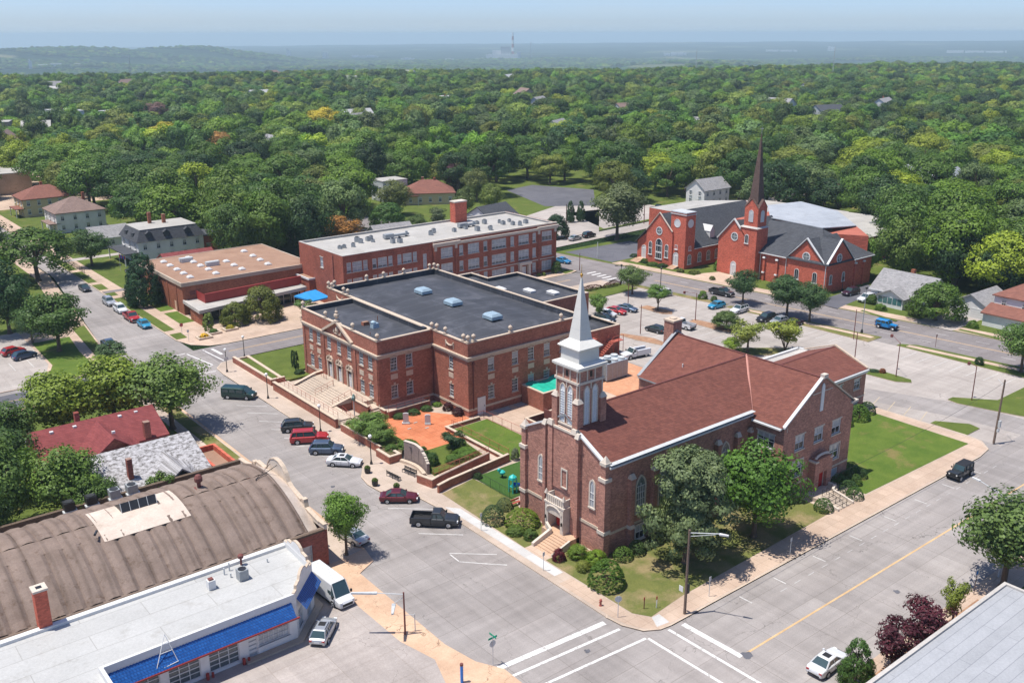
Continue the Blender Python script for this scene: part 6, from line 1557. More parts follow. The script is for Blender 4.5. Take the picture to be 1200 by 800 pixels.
t=thing('roof_condenser','grey round condenser unit on the white garage roof','air conditioner',(-29.2,26.3,4.5));MB().cbox(-29.2,26.3,4.5,.95,.95,1.1).build('casing',mats['grey_metal'],t);MB().lathe(-29.2,26.3,[(.4,5.6),(.4,5.66),(.1,5.62)],12).build('fan',mats['black_metal'],t)
t=thing('vent_stub','small white square vent box on the white garage roof','roof vent',(-32.3,26.6,4.5));MB().cbox(-32.3,26.6,4.5,.7,.7,.95).build('box',mats['white_trim'],t);MB().cbox(-32.3,26.6,5.45,.45,.45,.15).build('cap',mats['rust_metal'],t)
t=thing('turbine_vent','rusty turbine vent and pipes on the white garage roof','roof vent',(-28.2,29,4.5));MB().lathe(-28.2,28.9,[(.12,4.5),(.12,5.2),(.3,5.3),(.3,5.6),(.1,5.75)],8).build('turbine',mats['rust_metal'],t)
mb=MB()
for x,y,h in((-30.3,28.2,.7),(-30.0,27.3,.45),(-29.6,28.6,.9),(-25.9,27.7,.4)):mb.tube((x,y,4.5),(x,y,4.5+h),.08,n=6)
mb.build('pipes',mats['galv'],t)
t=thing('roof_frame','white metal tubing frame leaning on the blue awning','frame',(-39.5,19.2,3.5));mb=MB()
for a,b in(((-40.6,18.8,3.3),(-39.2,19.9,5.9)),((-38.6,18.8,3.3),(-39.2,19.9,5.9)),((-40.6,18.8,3.3),(-38.6,18.8,3.5)),((-40,19.3,4.5),(-38.9,19.3,4.5))):mb.tube(a,b,.035,n=5)
mb.build('tubing',mats['white_trim'],t)
# ROOFTOP AT LOWER RIGHT
t=thing('flat_roof_building','flat grey panelled roof of the building at the lower right corner','building',(28,-22.5,0))
mb=MB();rr=[(-6,-22.1),(27.9,-22.1),(27.9,-60),(-6,-60)]
wall_mb(mb,(27.9,-22.1),(-6,-22.1),0,5.0);wall_mb(mb,(27.9,-60),(27.9,-22.1),0,5.0);mb.build('wall',mats['brick_annex'],t)
MB().poly([(-6,-22.3,4.85),(27.7,-22.3,4.85),(27.7,-60,4.85),(-6,-60,4.85)]).build('roof',mats['grey_roof'],t)
mb=MB();mb.box(-6,-22.4,4.8,27.95,-22.05,5.05);mb.box(27.6,-60,4.8,27.95,-22.4,5.05);mb.build('coping',mats['concrete_grey'],t)
mb=MB();mb.tube((12,-30,4.9),(12,-30,5.6),.1,n=6);mb.cbox(24,-30,4.9,.5,.5,.06);mb.build('roof_pipe',mats['galv'],t)
# HOUSES
def house(label,cat,x,y,L,Wd,h,ridge,ang,wallm,roofm,kind='gable',name='house',floors=2,over=.4,chim=None,porch=None,windows=True,trim='white_trim',group=None):
 """L along local x (ridge), Wd along local y; base at z=.1"""
 t=thing(name,label,cat,(x,y,.1),R(ang),group)
 mb=MB();a,b=L/2,Wd/2
 for p,q in(((-a,-b),(a,-b)),((a,-b),(a,b)),((a,b),(-a,b)),((-a,b),(-a,-b))):wall_mb(mb,p,q,0,h)
 if kind=='gable':
  mb.poly([(a,-b,h),(a,b,h),(a,0,ridge)]);mb.poly([(-a,b,h),(-a,-b,h),(-a,0,ridge)])
 mb.build('wall',mats[wallm],t,world=False)
 mb=MB();o=over;k=(ridge-h)/b;e=h-k*o
 if kind=='gable':
  add_slab(mb,[(-a-o,-b-o,e),(a+o,-b-o,e),(a+o,0,ridge),(-a-o,0,ridge)]);add_slab(mb,[(a+o,b+o,e),(-a-o,b+o,e),(-a-o,0,ridge),(a+o,0,ridge)])
 elif kind=='hip':
  r=max(.05,a-b)
  add_slab(mb,[(-a-o,-b-o,e),(a+o,-b-o,e),(r,0,ridge),(-r,0,ridge)]);add_slab(mb,[(a+o,b+o,e),(-a-o,b+o,e),(-r,0,ridge),(r,0,ridge)])
  add_slab(mb,[(a+o,-b-o,e),(a+o,b+o,e),(r,0,ridge)]);add_slab(mb,[(-a-o,b+o,e),(-a-o,-b-o,e),(-r,0,ridge)])
 elif kind=='flat':
  mb.box(-a-.1,-b-.1,h,a+.1,b+.1,h+.35)
 elif kind=='mansard':
  mb.frustum(0,0,h-.2,L+1,Wd+1,ridge,L-2.4,Wd-2.4);
 ro=mb.build('roof',mats[roofm],t,world=False)
 if kind=='mansard':MB().box(-a+1.1,-b+1.1,ridge-.05,a-1.1,b-1.1,ridge+.12).build('roof_top',mats['white_roof'],t,world=False)
 if kind in('gable',):
  mb=MB();mb.box(-a-o,-b-o-.08,e-.22,a+o,-b-o,e+.02);mb.box(-a-o,b+o,e-.22,a+o,b+o+.08,e+.02);mb.build('gutter',mats[trim],t,world=False)
 if windows:
  wmsh=window_mesh(1.0,1.5,2,2,.1,.05,'glass',True,'bar',blind=.35,smat='white_trim')
  fl=[1.0,3.7][:floors]
  rsx=random.Random(hash(label)%1000 if False else len(label)*7+int(x))
  for z in fl:
   if z+1.6>h+(1 if kind=='gable' else 0):continue
   for(n_,ax,f) in((max(2,int(L/3.2)),'x',0.0),(max(2,int(L/3.2)),'x',R(180)),(max(1,int(Wd/3.4)),'y',R(-90)),(max(1,int(Wd/3.4)),'y',R(90))):
    for i in range(n_):
     s=((i+.5)/n_-.5)
     if ax=='x':px,py=s*L,(-b-.21 if f==0.0 else b+.21)
     else:px,py=(-a-.21 if f<0 else a+.21),s*Wd
     ob=bpy.data.objects.new('window',wmsh);COL.objects.link(ob);ob.parent=t;ob.location=(px,py,z);ob.rotation_euler.z=f
 for(cx_,cy_,ch) in(chim or []):
  c_=MB().box(cx_-.4,cy_-.4,h-.5,cx_+.4,cy_+.4,ch).build('chimney',mats['brick_annex'],t,world=False)
 if porch:
  px,py,pw_,pd,phh=porch
  p_=MB().box(px-pw_/2,py-pd/2,phh,px+pw_/2,py+pd/2,phh+.25).build('porch_roof',mats[roofm],t,world=False)
  mb=MB()
  for sx in(-1,1):
   for sy in(-1,1):mb.box(px+sx*(pw_/2-.2)-.12,py+sy*(pd/2-.2)-.12,0,px+sx*(pw_/2-.2)+.12,py+sy*(pd/2-.2)+.12,phh)
  mb.build('porch_post',mats['white_trim'],t,world=False)
 return t
t=thing('red_roof_house','long building with crimson shingle roof and a brick-faced cross gable','house',(-29.5,71.5,0))
mb=MB();mb.box(-37.2,66.9,0,-22.2,77.5,4.9);mb.poly([(-22.2,66.9,4.9),(-22.2,77.5,4.9),(-22.2,72.2,7)]);mb.poly([(-37.2,66.9,4.9),(-37.2,77.5,4.9),(-37.2,72.2,7)]);mb.box(-32.5,64.2,0,-26.7,67,4.6);mb.poly([(-32.2,64.1,4.6),(-26.9,64.1,4.6),(-29.6,64.1,6.9)]);mb.build('wall',mats['brick_shop'],t)
mb=MB();add_slab(mb,[(-37.6,66.3,4.8),(-21.8,66.3,4.8),(-21.8,72.2,7.25),(-37.6,72.2,7.25)]);add_slab(mb,[(-37.6,78,4.8),(-37.6,72.2,7.25),(-21.8,72.2,7.25),(-21.8,78,4.8)])
add_slab(mb,[(-33.2,63.6,4.5),(-29.6,63.6,7.15),(-29.6,71,7.2),(-33.2,67.5,5.2)]);add_slab(mb,[(-26.0,63.6,4.5),(-26.0,67.5,5.2),(-29.6,71,7.2),(-29.6,63.6,7.15)]);mb.build('roof',mats['shingle_crimson'],t)
mb=MB();
for x,y in((-35.2,71.3),(-32.3,71.4),(-26.5,71.4),(-24.3,71.6)):mb.cbox(x,y,6.75,.45,.45,.3)
mb.cbox(-29,66,6.9,.4,.3,.3);mb.build('roof_vent',mats['white_trim'],t)
mb=MB();mb.box(-31.6,73.6,6,-31,74.3,7.9);mb.box(-25.0,66.2,5,-24.2,67,7.2);mb.build('chimney',mats['brick_shop'],t)
mb=MB();mb.box(-32.3,63.4,4.35,-26.9,63.5,4.55);mb.build('gable_trim',mats['white_trim'],t)
t_=NT('weathered');p=t_.coord('world');a=t_.noise(p,.9,6,.75);b=t_.noise(p,3.2,5,.8)
sx_=t_.n("ShaderNodeSeparateXYZ");t_.l(p,sx_.inputs[0]);cx_=t_.n("ShaderNodeCombineXYZ");t_.l(t_.math('ADD',sx_.outputs[0],t_.math('MULTIPLY',sx_.outputs[1],.05)),cx_.inputs[0]);t_.l(t_.math('MULTIPLY',sx_.outputs[2],4),cx_.inputs[1])
nn=t_.noise(cx_.outputs[0],1.6,5,.75)
mats['weathered']=t_.done(t_.mix(1,t_.ramp(nn,[(.42,(.16,.15,.145)),(.5,(.38,.37,.37)),(.62,(.52,.51,.52))]),t_.ramp(b,[(.3,(.8,)*3),(.7,(1.12,)*3)]),'MULTIPLY'),.95,0,.1)
t=thing('grey_roof_house','house with badly weathered pale grey shingle roof behind the barrel hall','house',(-27,60,0))
mb=MB();mb.box(-34.5,54.0,0,-21.3,65.6,3.9);mb.build('wall',mats['white_wall'],t)
mb=MB();add_slab(mb,[(-35,53.5,3.7),(-20.9,53.5,3.7),(-20.9,61.3,6.6),(-35,61.3,6.6)]);add_slab(mb,[(-35,66.2,4.2),(-35,61.3,6.6),(-20.9,61.3,6.6),(-20.9,66.2,4.2)]);add_slab(mb,[(-27.6,52.6,3.8),(-25.2,52.6,5.7),(-25.2,58.9,5.8),(-27.6,56,4.8)]);add_slab(mb,[(-22.8,52.6,3.8),(-22.8,56,4.8),(-25.2,58.9,5.8),(-25.2,52.6,5.7)]);mb.build('roof',mats['weathered'],t)
mb=MB();mb.box(-30.6,55.8,3,-30,56.5,7.2);mb.build('chimney',mats['brick_shop'],t)
t=thing('flat_brown_building','small building with sunken brown gravel roof inside a red-capped parapet','building',(-20,57,0))
rr=[(-20.6,53.0),(-17.6,53.0),(-17.6,61.6),(-20.6,61.6)]
mb=MB();
for i in range(4):wall_mb(mb,rr[i],rr[(i+1)%4],0,3.7)
mb.build('wall',mats['brick_shop'],t);mb=MB();mb.poly([(x,y,3.1) for x,y in rr]);mb.build('roof',mats['gravel_roof'],t);mb=MB();ribbon_mb(mb,rr,.35,3.0,3.85,closed=True);mb.build('parapet',mats['brick_red'],t)
house('white two-storey house with grey-brown hip roof and brown porch on the far left street','house',17.5,252,14,13,6.2,9.6,0,'white_wall','shingle_brown','hip',chim=[(3,0,10.6)],porch=(-7.5,-2,3.4,9,2.8))
house('cream two-storey house with rose-brown hip roof beyond the white house','house',17.5,286,16,12,6.0,9.2,0,'cream_wall','shingle_rose','hip',chim=[(0,2,10)],porch=(-9,-2,3,8,2.7))
house('tan flat-roofed block at the far left behind trees','building',17,345,16,22,7.5,7.9,0,'apron_tan','white_roof','flat',windows=False,name='flat_roof_block')
m_=house('old white-painted brick house with dark mansard roof, dormers and two chimneys','house',24,196,17,13,6.0,8.6,0,'white_brick' if 'white_brick' in mats else 'white_wall','shingle_slate','mansard',chim=[(-2,2.5,11.6),(1.2,1.0,11.0)],porch=(-10.2,0,4,13,3.0),name='mansard_house')
mb=MB()
for(px,py) in((-5.5,-6.3),(-1,-6.3),(4.5,-6.3)):mb.box(px-.7,py-.2,6.3,px+.7,py+1.6,7.7);mb.add([(px-.9,py-.4,7.7),(px+.9,py-.4,7.7),(px,py-.4,8.4),(px-.9,py+2,7.7),(px+.9,py+2,7.7),(px,py+2,8.4)],[(0,1,2),(0,2,5,3),(1,4,5,2)])
for(px,py) in((-8.3,-2.5),(-8.3,2.5)):mb.box(px-.2,py-.7,6.3,px+1.6,py+.7,7.7)
mb.build('dormer',mats['shingle_slate'],m_,world=False)
house('low grey-roofed house between the white house and the mansard house','house',17,220,10,9,3.2,5.6,0,'white_wall','shingle_grey','gable',floors=1)
house('small brick wing behind the mansard house','house',36.5,197,6,8,4.6,4.9,0,'brick_red','shingle_slate','flat',name='brick_annex_house',floors=1)
house('house with bright red shingle roof right behind the brown gravel roof','house',22,174,12,8,3.6,5.6,0,'white_wall','shingle_red2' if 'shingle_red2' in mats else 'shingle_crimson','gable',floors=1)
house('bungalow with salmon-red hip roof, two roof chimneys and cream walls behind the school','house',127,223,17,12,4.2,7.8,-30,'cream_wall','shingle_rose','hip',floors=1,chim=[(-2,1,8.6),(2,0,8.4)],porch=(-7,-5,6,4,3.0))
house('grey gabled house partly hidden by the orange tree behind the school','house',75,165,11,9,4.4,7.2,-5,'grey_siding' if 'grey_siding' in mats else 'galv','shingle_grey','gable',floors=1)
house('slate-roofed house with small turret just behind the right end of the school','house',112,168,12,10,5.0,8.0,10,'white_wall','shingle_slate','gable')
hh=house('small white bungalow with pale grey gable roof and teal porch windows by the avenue','house',133.8,47.5,12.5,9.5,2.9,6.4,90,'white_wall','shingle_grey','gable',floors=1,chim=[(1,-2.6,6.6)])
t=hh;mats['teal_glass']=mat_plain('teal_glass',(.06,.16,.16),.2,spec=.6)
mb=MB();mb.box(-3,4.75,0,3,7.8,2.5);mb.poly([(-3.0,7.8,2.5),(3.0,7.8,2.5),(0,7.8,3.9)]);mb.build('porch',mats['white_wall'],t,world=False)
mb=MB();add_slab(mb,[(-3.4,8.2,2.35),(0,8.2,4.0),(0,3.5,4.0),(-3.4,3.5,2.35)]);add_slab(mb,[(3.4,8.2,2.35),(3.4,3.5,2.35),(0,3.5,4.0),(0,8.2,4.0)]);mb.build('porch_roof',mats['shingle_grey'],t,world=False)
mb=MB();
for i in range(5):mb.box(-2.7+i*1.1,7.78,.9,-1.75+i*1.1,7.86,2.2)
mb.build('porch_window',mats['teal_glass'],t,world=False)
g_=house('white double garage with pale grey gable roof on the drive','garage',137.2,33.2,10.5,8.2,2.6,5.0,0,'white_wall','shingle_grey','gable',floors=0,windows=False,name='garage')
mb=MB()
for s in(-1,1):
 mb.box(-5.32,s*2-1.6,0,-5.25,s*2+1.6,2.2)
 for k in range(4):mb.box(-5.35,s*2-1.6,.5+k*.5,-5.32,s*2+1.6,.54+k*.5)
mb.build('garage_door',mats['white_door'],g_,world=False)
wh=house('white two-storey house with brown shingle roofs at the right edge','house',138.5,22.5,13,12,6.0,8.6,0,'white_wall','shingle_rose','hip')
mb=MB();mb.box(-10,-2,0,-6.5,6.2,2.9);mb.box(-9.2,-9,0,-2,-6,6.0);mb.build('side_wing',mats['white_wall'],wh,world=False)
mb=MB();add_slab(mb,[(-10.5,-2.4,2.75),(-6.4,-2.4,4.1),(-6.4,6.6,4.1),(-10.5,6.6,2.75)]);add_slab(mb,[(-9.7,-9.4,5.8),(-1.6,-9.4,5.8),(-1.6,-6.9,7.4),(-9.7,-6.9,7.4)]);mb.build('lower_roof',mats['shingle_rose'],wh,world=False)
house('white two-storey gabled building behind the red church hall','house',198,158,13,8,6.0,9.0,0,'white_wall','shingle_grey','gable')
# VEHICLES
def mat_paint(name,col,metal=.3):
 t=NT(name);p=t.coord('object');f=t.noise(p,1.5,3)
 c=t.ramp(f,[(.3,c_mul(col,.94)),(.7,c_mul(col,1.05))])
 t.b.inputs['Coat Weight'].default_value=.6;t.b.inputs['Coat Roughness'].default_value=.08
 return t.done(c,.38,metal,.5)
for n_,c_,m_ in(('white',(.62,.63,.64),0),('silver',(.48,.50,.52),.6),('black',(.012,.013,.015),.2),('charcoal',(.035,.04,.045),.4),('maroon',(.13,.012,.02),.4),('red',(.42,.02,.025),.2),('navy',(.03,.06,.13),.4),('slateblue',(.09,.13,.20),.5),('blue',(.015,.20,.42),.2),('jeepblue',(.0,.22,.55),.1),('green',(.01,.045,.04),.3),('sky',(.03,.30,.50),.3),('plum',(.05,.015,.035),.4)):
 mats['car_'+n_]=mat_paint('car_'+n_,c_,m_)
mats['tyre']=mat_plain('tyre',(.02,.02,.02),.85);mats['rim']=mat_plain('rim',(.5,.51,.52),.3,metal=.7)
mats['car_glass']=mat_plain('car_glass',(.035,.065,.072),.05,spec=.8,var=.1);mats['head']=mat_plain('head',(.75,.76,.74),.15);mats['tail']=mat_plain('tail',(.4,.02,.02),.25)
mats['trim_black']=mat_plain('trim_black',(.018,.018,.02),.6);mats['plate']=mat_plain('plate',(.6,.6,.58),.5);mats['chrome']=mat_plain('chrome',(.6,.6,.6),.15,metal=.9)
def loft(st,mb,m=0):
 """st: list of (x, zbot, zbelt, halfwidth, crown)"""
 rings=[]
 for x,zb,zt,hw,cr in st:
  zm=zb+(zt-zb)*.55
  rings.append([(x,-hw*.86,zb),(x,-hw*.97,zb+.08),(x,-hw,zm),(x,-hw*.975,zt-.07),(x,-hw*.9,zt),(x,-hw*.45,zt+cr),(x,hw*.45,zt+cr),(x,hw*.9,zt),(x,hw*.975,zt-.07),(x,hw,zm),(x,hw*.97,zb+.08),(x,hw*.86,zb)])
 n=12;pts=[p for r in rings for p in r];f=[]
 for k in range(len(rings)-1):
  for i in range(n):f.append((k*n+i,(k+1)*n+i,(k+1)*n+(i+1)%n,k*n+(i+1)%n))
 f.append(tuple(range(n)));f.append(tuple(reversed(range((len(rings)-1)*n,len(rings)*n))))
 mb.add(pts,f,m)
KIND={'sedan':(4.85,1.84,1.45,.93,.86,.95,.25,-.95,-1.65,.33,2.8),'hatch':(4.25,1.78,1.50,.95,.90,.95,.30,-1.35,-1.85,.33,2.6),'suv':(4.80,1.90,1.74,1.08,1.02,.95,.40,-1.75,-2.15,.38,2.8),'bigsuv':(5.50,2.02,1.90,1.15,1.12,1.10,.55,-2.25,-2.55,.40,3.3),}
def car(kind,paint,label,x,y,hd,roof=None,rack=False,sunroof=False,stripe=None,group=None,name='parked_car',cat='car',z=0.0):
 L,Wd,H,belt,bon,wb0,rf,rr,rg,wr,wbase=KIND[kind]
 t=thing(name,label,cat,(x,y,z),R(hd),group);hw=Wd/2;a=L/2
 P=mats['car_'+paint];mb=MB()
 tail_h=belt+.02 if kind!='sedan' else belt+.04
 st=[(-a,.42,belt-.22,hw*.80,0),(-a+.06,.3,belt-.08,hw*.90,.01),(-a+.35,.24,tail_h,hw*.97,.02),(-wbase/2,.22,tail_h,hw,.01),(0,.2,belt,hw,0),(wb0,.2,belt,hw,.02),(wb0+.25,.2,bon+.05,hw,.06),(wbase/2+.1,.22,bon,hw*.99,.06),(a-.35,.24,bon-.09,hw*.94,.04),(a-.08,.3,bon-.22,hw*.84,.01),(a,.4,bon-.34,hw*.72,0)]
 loft(st,mb)
 hwb,hwt=hw*.89,hw*.70
 mb.add([(rf,-hwt,H-.05),(rf,hwt,H-.05),(rr,hwt,H-.06),(rr,-hwt,H-.06),(rf-.1,-hwt*.8,H),(rf-.1,hwt*.8,H),(rr+.15,hwt*.8,H-.01),(rr+.15,-hwt*.8,H-.01)],[(4,5,6,7),(0,1,5,4),(1,2,6,5),(2,3,7,6),(3,0,4,7)],0)
 for s in(-1,1):
  mb.tube((wb0+.05,s*hwb,belt),(rf,s*hwt,H-.05),.04,n=4);mb.tube((rg-.02,s*hwb,belt+.02),(rr,s*hwt,H-.06),.07,n=4)
  mb.tube((rf,s*hwt,H-.04),(rr,s*hwt,H-.05),.045,n=4);mb.tube(((rf+rr)/2+.15,s*(hwb+.005),belt),((rf+rr)/2+.05,s*(hwt+.01),H-.05),.035,n=4)
  if kind in('suv','bigsuv','hatch'):mb.tube((rr+.5,s*(hwb+.005),belt),(rr+.55,s*(hwt+.01),H-.05),.05,n=4)
  for xx in(wb0-.1,(rf+rr)/2+.12,rr+.35 if kind!='sedan' else rr+.1):mb.box(xx-.012,s*hw*.985-.012,.35,xx+.012,s*hw*.985+.012,belt-.08,1)
  mb.box(-wbase/2+.5,s*hw*.985-.03,.2,wbase/2-.5,s*hw*.985+.02,.3,1)
  if rack:mb.tube((rf-.25,s*hwt*.92,H+.05),(rr+.2,s*hwt*.92,H+.05),.03,n=4,m=1)
 mb.box(a-.06,-hw*.5,.42,a+.01,hw*.5,.62,1);mb.box(-a-.01,-hw*.62,.34,-a+.1,hw*.62,.48,1)
 if sunroof:mb.box(rf-.85,-hwt*.55,H-.01,rf-.2,hwt*.55,H+.012,1)
 if roof:mb.box(rr+.1,-hwt*.9,H-.015,rf-.1,hwt*.9,H+.02,2)
 mb.build('body',[P,mats['trim_black'],mats[roof] if roof else P],t,world=False,smooth=False)
 g=MB();zt=H-.055
 pb=[(wb0,-hwb*.93,belt+.0),(wb0,hwb*.93,belt+.0),(rg,hwb*.93,belt+.02),(rg,-hwb*.93,belt+.02)]
 pt=[(rf,-hwt,zt),(rf,hwt,zt),(rr,hwt,zt),(rr,-hwt,zt)]
 g.add(pb+pt,[(0,1,5,4),(1,2,6,5),(2,3,7,6),(3,0,4,7)]);g.build('windows',mats['car_glass'],t,world=False)
 wheels(t,wbase,hw,wr)
 for s in(-1,1):
  MB().box(a-.22,s*hw*.66-.17,bon-.34,a-.03,s*hw*.66+.17,bon-.18).build('headlight',mats['head'],t,world=False)
  MB().box(-a+.0,s*hw*.70-.14,belt-.30,-a+.14,s*hw*.70+.14,belt-.12).build('taillight',mats['tail'],t,world=False)
  MB().box(wb0-.2,s*(hw+.06)-.08,belt,wb0-.02,s*(hw+.06)+.08,belt+.16).build('mirror',P,t,world=False)
 MB().box(-a-.02,-.26,belt-.42,-a+.02,.26,belt-.28).build('licence_plate',mats['plate'],t,world=False)
 return t
def wheels(t,wbase,hw,wr,xo=0.0,dual=False):
 for sx in(-1,1):
  for s in(-1,1):
   cx=xo+sx*wbase/2
   w_=MB();w_.tube((cx,s*(hw-.23),wr),(cx,s*(hw+.015),wr),wr,n=18);
   wo=w_.build('wheel',mats['tyre'],t,world=False)
   r_=MB();r_.tube((cx,s*(hw+.012),wr),(cx,s*(hw+.03),wr),wr*.62,n=14)
   for k in range(5):
    aa=2*math.pi*k/5;r_.tube((cx+math.cos(aa)*wr*.1,s*(hw+.035),wr+math.sin(aa)*wr*.1),(cx+math.cos(aa)*wr*.55,s*(hw+.03),wr+math.sin(aa)*wr*.55),.03,n=4)
   r_.build('rim',mats['rim'],wo,world=False)
   ar=MB();n=10;ro=wr+.07
   pts=[(cx+math.cos(math.pi*i/n)*ro,s*(hw+.006),max(.2,wr*.9+math.sin(math.pi*i/n)*ro)) for i in range(n+1)]
   ar.poly(pts if s<0 else pts[::-1]);ar.build('wheel_arch',mats['trim_black'],t,world=False)
def pickup(paint,label,x,y,hd,L=5.8,crew=True,bed='trim_black',service=False,group=None):
 t=thing('pickup_truck',label,'pickup',(x,y,0),R(hd),group);Wd=2.0;hw=1.0;a=L/2;P=mats['car_'+paint];H,belt=1.9,1.18
 cab_r=-.35 if crew else .35
 wb0,rf=1.3,.75;mb=MB()
 loft([(cab_r-.05,.32,belt,hw*.97,0),(cab_r,.3,belt,hw*.99,0),(wb0,.3,belt,hw,.02),(wb0+.2,.3,belt-.02,hw,.05),(a-.4,.32,belt-.1,hw*.97,.04),(a-.08,.36,belt-.22,hw*.9,.01),(a,.4,belt-.34,hw*.85,0)],mb)
 hwb,hwt=hw*.9,hw*.74
 rr=cab_r+.12
 mb.add([(rf,-hwt,H-.05),(rf,hwt,H-.05),(rr,hwt,H-.05),(rr,-hwt,H-.05),(rf-.1,-hwt*.8,H),(rf-.1,hwt*.8,H),(rr+.1,hwt*.8,H),(rr+.1,-hwt*.8,H)],[(4,5,6,7),(0,1,5,4),(1,2,6,5),(2,3,7,6),(3,0,4,7)],0)
 for s in(-1,1):
  mb.tube((wb0+.02,s*hwb,belt),(rf,s*hwt,H-.05),.045,n=4);mb.tube((cab_r,s*hwb,belt),(rr,s*hwt,H-.05),.08,n=4);mb.tube((rf,s*hwt,H-.04),(rr,s*hwt,H-.04),.05,n=4)
  if crew:mb.tube((.3,s*hwb,belt),(.25,s*(hwt+.01),H-.05),.04,n=4);mb.box(.28,s*hw*.985-.012,.45,.31,s*hw*.985+.012,belt-.05,1)
  mb.box(-1.2,s*hw-.06,.32,1.2,s*hw+.03,.4,1)
 mb.box(a-.05,-hw*.7,.5,a+.03,hw*.7,.85,1);mb.box(a-.02,-hw*.8,.36,a+.08,hw*.8,.5,2)
 mb.build('body',[P,mats['trim_black'],mats['chrome']],t,world=False)
 mb=MB();mb.box(-a-.08,-hw*.8,.43,-a+.02,hw*.8,.55,1)
 if service:
  for s in(-1,1):mb.box(-a,s*hw-s*.42,.5,cab_r-.1,s*(hw+.02),1.5,0)
  mb.box(-a,-.6,.5,cab_r-.1,.6,.75,1);mb.box(cab_r-.25,-hw,.5,cab_r-.1,hw,1.5,0);mb.box(-a,-hw,.4,-a+.08,hw,1.0,0)
 else:
  for s in(-1,1):mb.box(-a,s*hw*.99-s*.1,.42,cab_r-.06,s*hw*.99,belt+.06,0)
  mb.box(-a,-hw*.9,.42,cab_r-.06,hw*.9,.72,1);mb.box(-a,-hw*.99,.42,-a+.08,hw*.99,belt+.04,0);mb.box(cab_r-.12,-hw*.99,.42,cab_r-.06,hw*.99,belt+.04,0)
 mb.build('cargo_bed',[P,mats[bed]],t,world=False)
 g=MB();zt=H-.055
 g.add([(wb0,-hwb*.94,belt),(wb0,hwb*.94,belt),(cab_r,hwb*.94,belt),(cab_r,-hwb*.94,belt),(rf,-hwt,zt),(rf,hwt,zt),(rr,hwt,zt),(rr,-hwt,zt)],[(0,1,5,4),(1,2,6,5),(2,3,7,6),(3,0,4,7)]);g.build('windows',mats['car_glass'],t,world=False)
 wheels(t,L*.62,hw,.41,-.05)
 for s in(-1,1):
  MB().box(a-.14,s*hw*.78-.15,belt-.42,a+.0,s*hw*.78+.15,belt-.2).build('headlight',mats['head'],t,world=False)
  MB().box(-a-.02,s*hw*.9-.08,.75,-a+.04,s*hw*.9+.08,1.15).build('taillight',mats['tail'],t,world=False)
  MB().box(wb0-.15,s*(hw+.1)-.1,belt,wb0+.02,s*(hw+.1)+.1,belt+.22).build('mirror',mats['trim_black'],t,world=False)
 return t
def van(paint,label,x,y,hd,L,H,hood=.9,windows=True,group=None):
 t=thing('parked_van',label,'van',(x,y,0),R(hd),group);hw=1.0;a=L/2;P=mats['car_'+paint];mb=MB()
 b0=a-hood
 def ring(x,zb,zt,w,wt):return [(x,-w*.9,zb),(x,-w,zb+.15),(x,-w,1.1),(x,-wt,zt-.15),(x,-wt*.85,zt),(x,wt*.85,zt),(x,wt,zt-.15),(x,w,1.1),(x,w,zb+.15),(x,w*.9,zb)]
 rs_=[ring(-a,.4,H-.03,hw*.97,hw*.86),ring(-a+.1,.3,H,hw,hw*.9),ring(b0-1.15,.3,H,hw,hw*.9),ring(b0-.75,.3,H-.08,hw,hw*.86)]
 pts=[p for r in rs_ for p in r];n=10;f=[]
 for k in range(len(rs_)-1):
  for i in range(n):f.append((k*n+i,(k+1)*n+i,(k+1)*n+(i+1)%n,k*n+(i+1)%n))
 f.append(tuple(range(n)));mb.add(pts,f,0)
 loft([(b0-.75,.3,1.2,hw,0),(b0-.1,.3,1.22,hw,.02),(b0+.15,.3,1.15,hw*.98,.04),(a-.15,.34,.95,hw*.9,.02),(a,.42,.8,hw*.8,0)],mb)
 for s in(-1,1):mb.tube((b0-.05,s*hw*.88,1.2),(b0-.78,s*hw*.8,H-.12),.06,n=4);mb.box(-a+.2,s*hw-.02,.3,a-.8,s*hw+.015,.48,1)
 mb.box(a-.05,-.6,.5,a+.02,.6,.8,1)
 mb.build('body',[P,mats['trim_black']],t,world=False)
 g=MB();g.add([(b0,-hw*.84,1.22),(b0,hw*.84,1.22),(b0-.72,hw*.76,H-.12),(b0-.72,-hw*.76,H-.12)],[(0,1,2,3)])
 for s in(-1,1):
  g.add([(b0-.05,s*hw*.9,1.2),(b0-.75,s*hw*.84,H-.2),(b0-.75,s*hw*.99,1.2)],[(0,1,2)]);g.box(b0-1.35,s*hw*.93-.05,1.2,b0-.78,s*hw*.93+.05,1.75)
  if windows:
   for k in range(3):g.box(-a+.3+k*1.15,s*hw*.95-.04,1.2,-a+1.25+k*1.15,s*hw*.95+.05,1.7)
 g.build('windows',mats['car_glass'],t,world=False)
 wheels(t,L*.6,hw,.38)
 for s in(-1,1):
  MB().box(a-.25,s*hw*.72-.14,.8,a-.04,s*hw*.72+.14,1.02).build('headlight',mats['head'],t,world=False)
  MB().box(-a-.02,s*hw*.88-.07,.8,-a+.04,s*hw*.88+.07,1.3).build('taillight',mats['tail'],t,world=False)
  MB().box(b0-.3,s*(hw+.12)-.08,1.2,b0-.12,s*(hw+.12)+.08,1.5).build('mirror',mats['trim_black'],t,world=False)
 if not windows:
  mb=MB()
  for k in range(7):mb.box(-a+.6+k*.6,-hw*.7,H-.005,-a+.64+k*.6,hw*.7,H+.02)
  mb.build('roof_ribs',P,t,world=False)
 return t
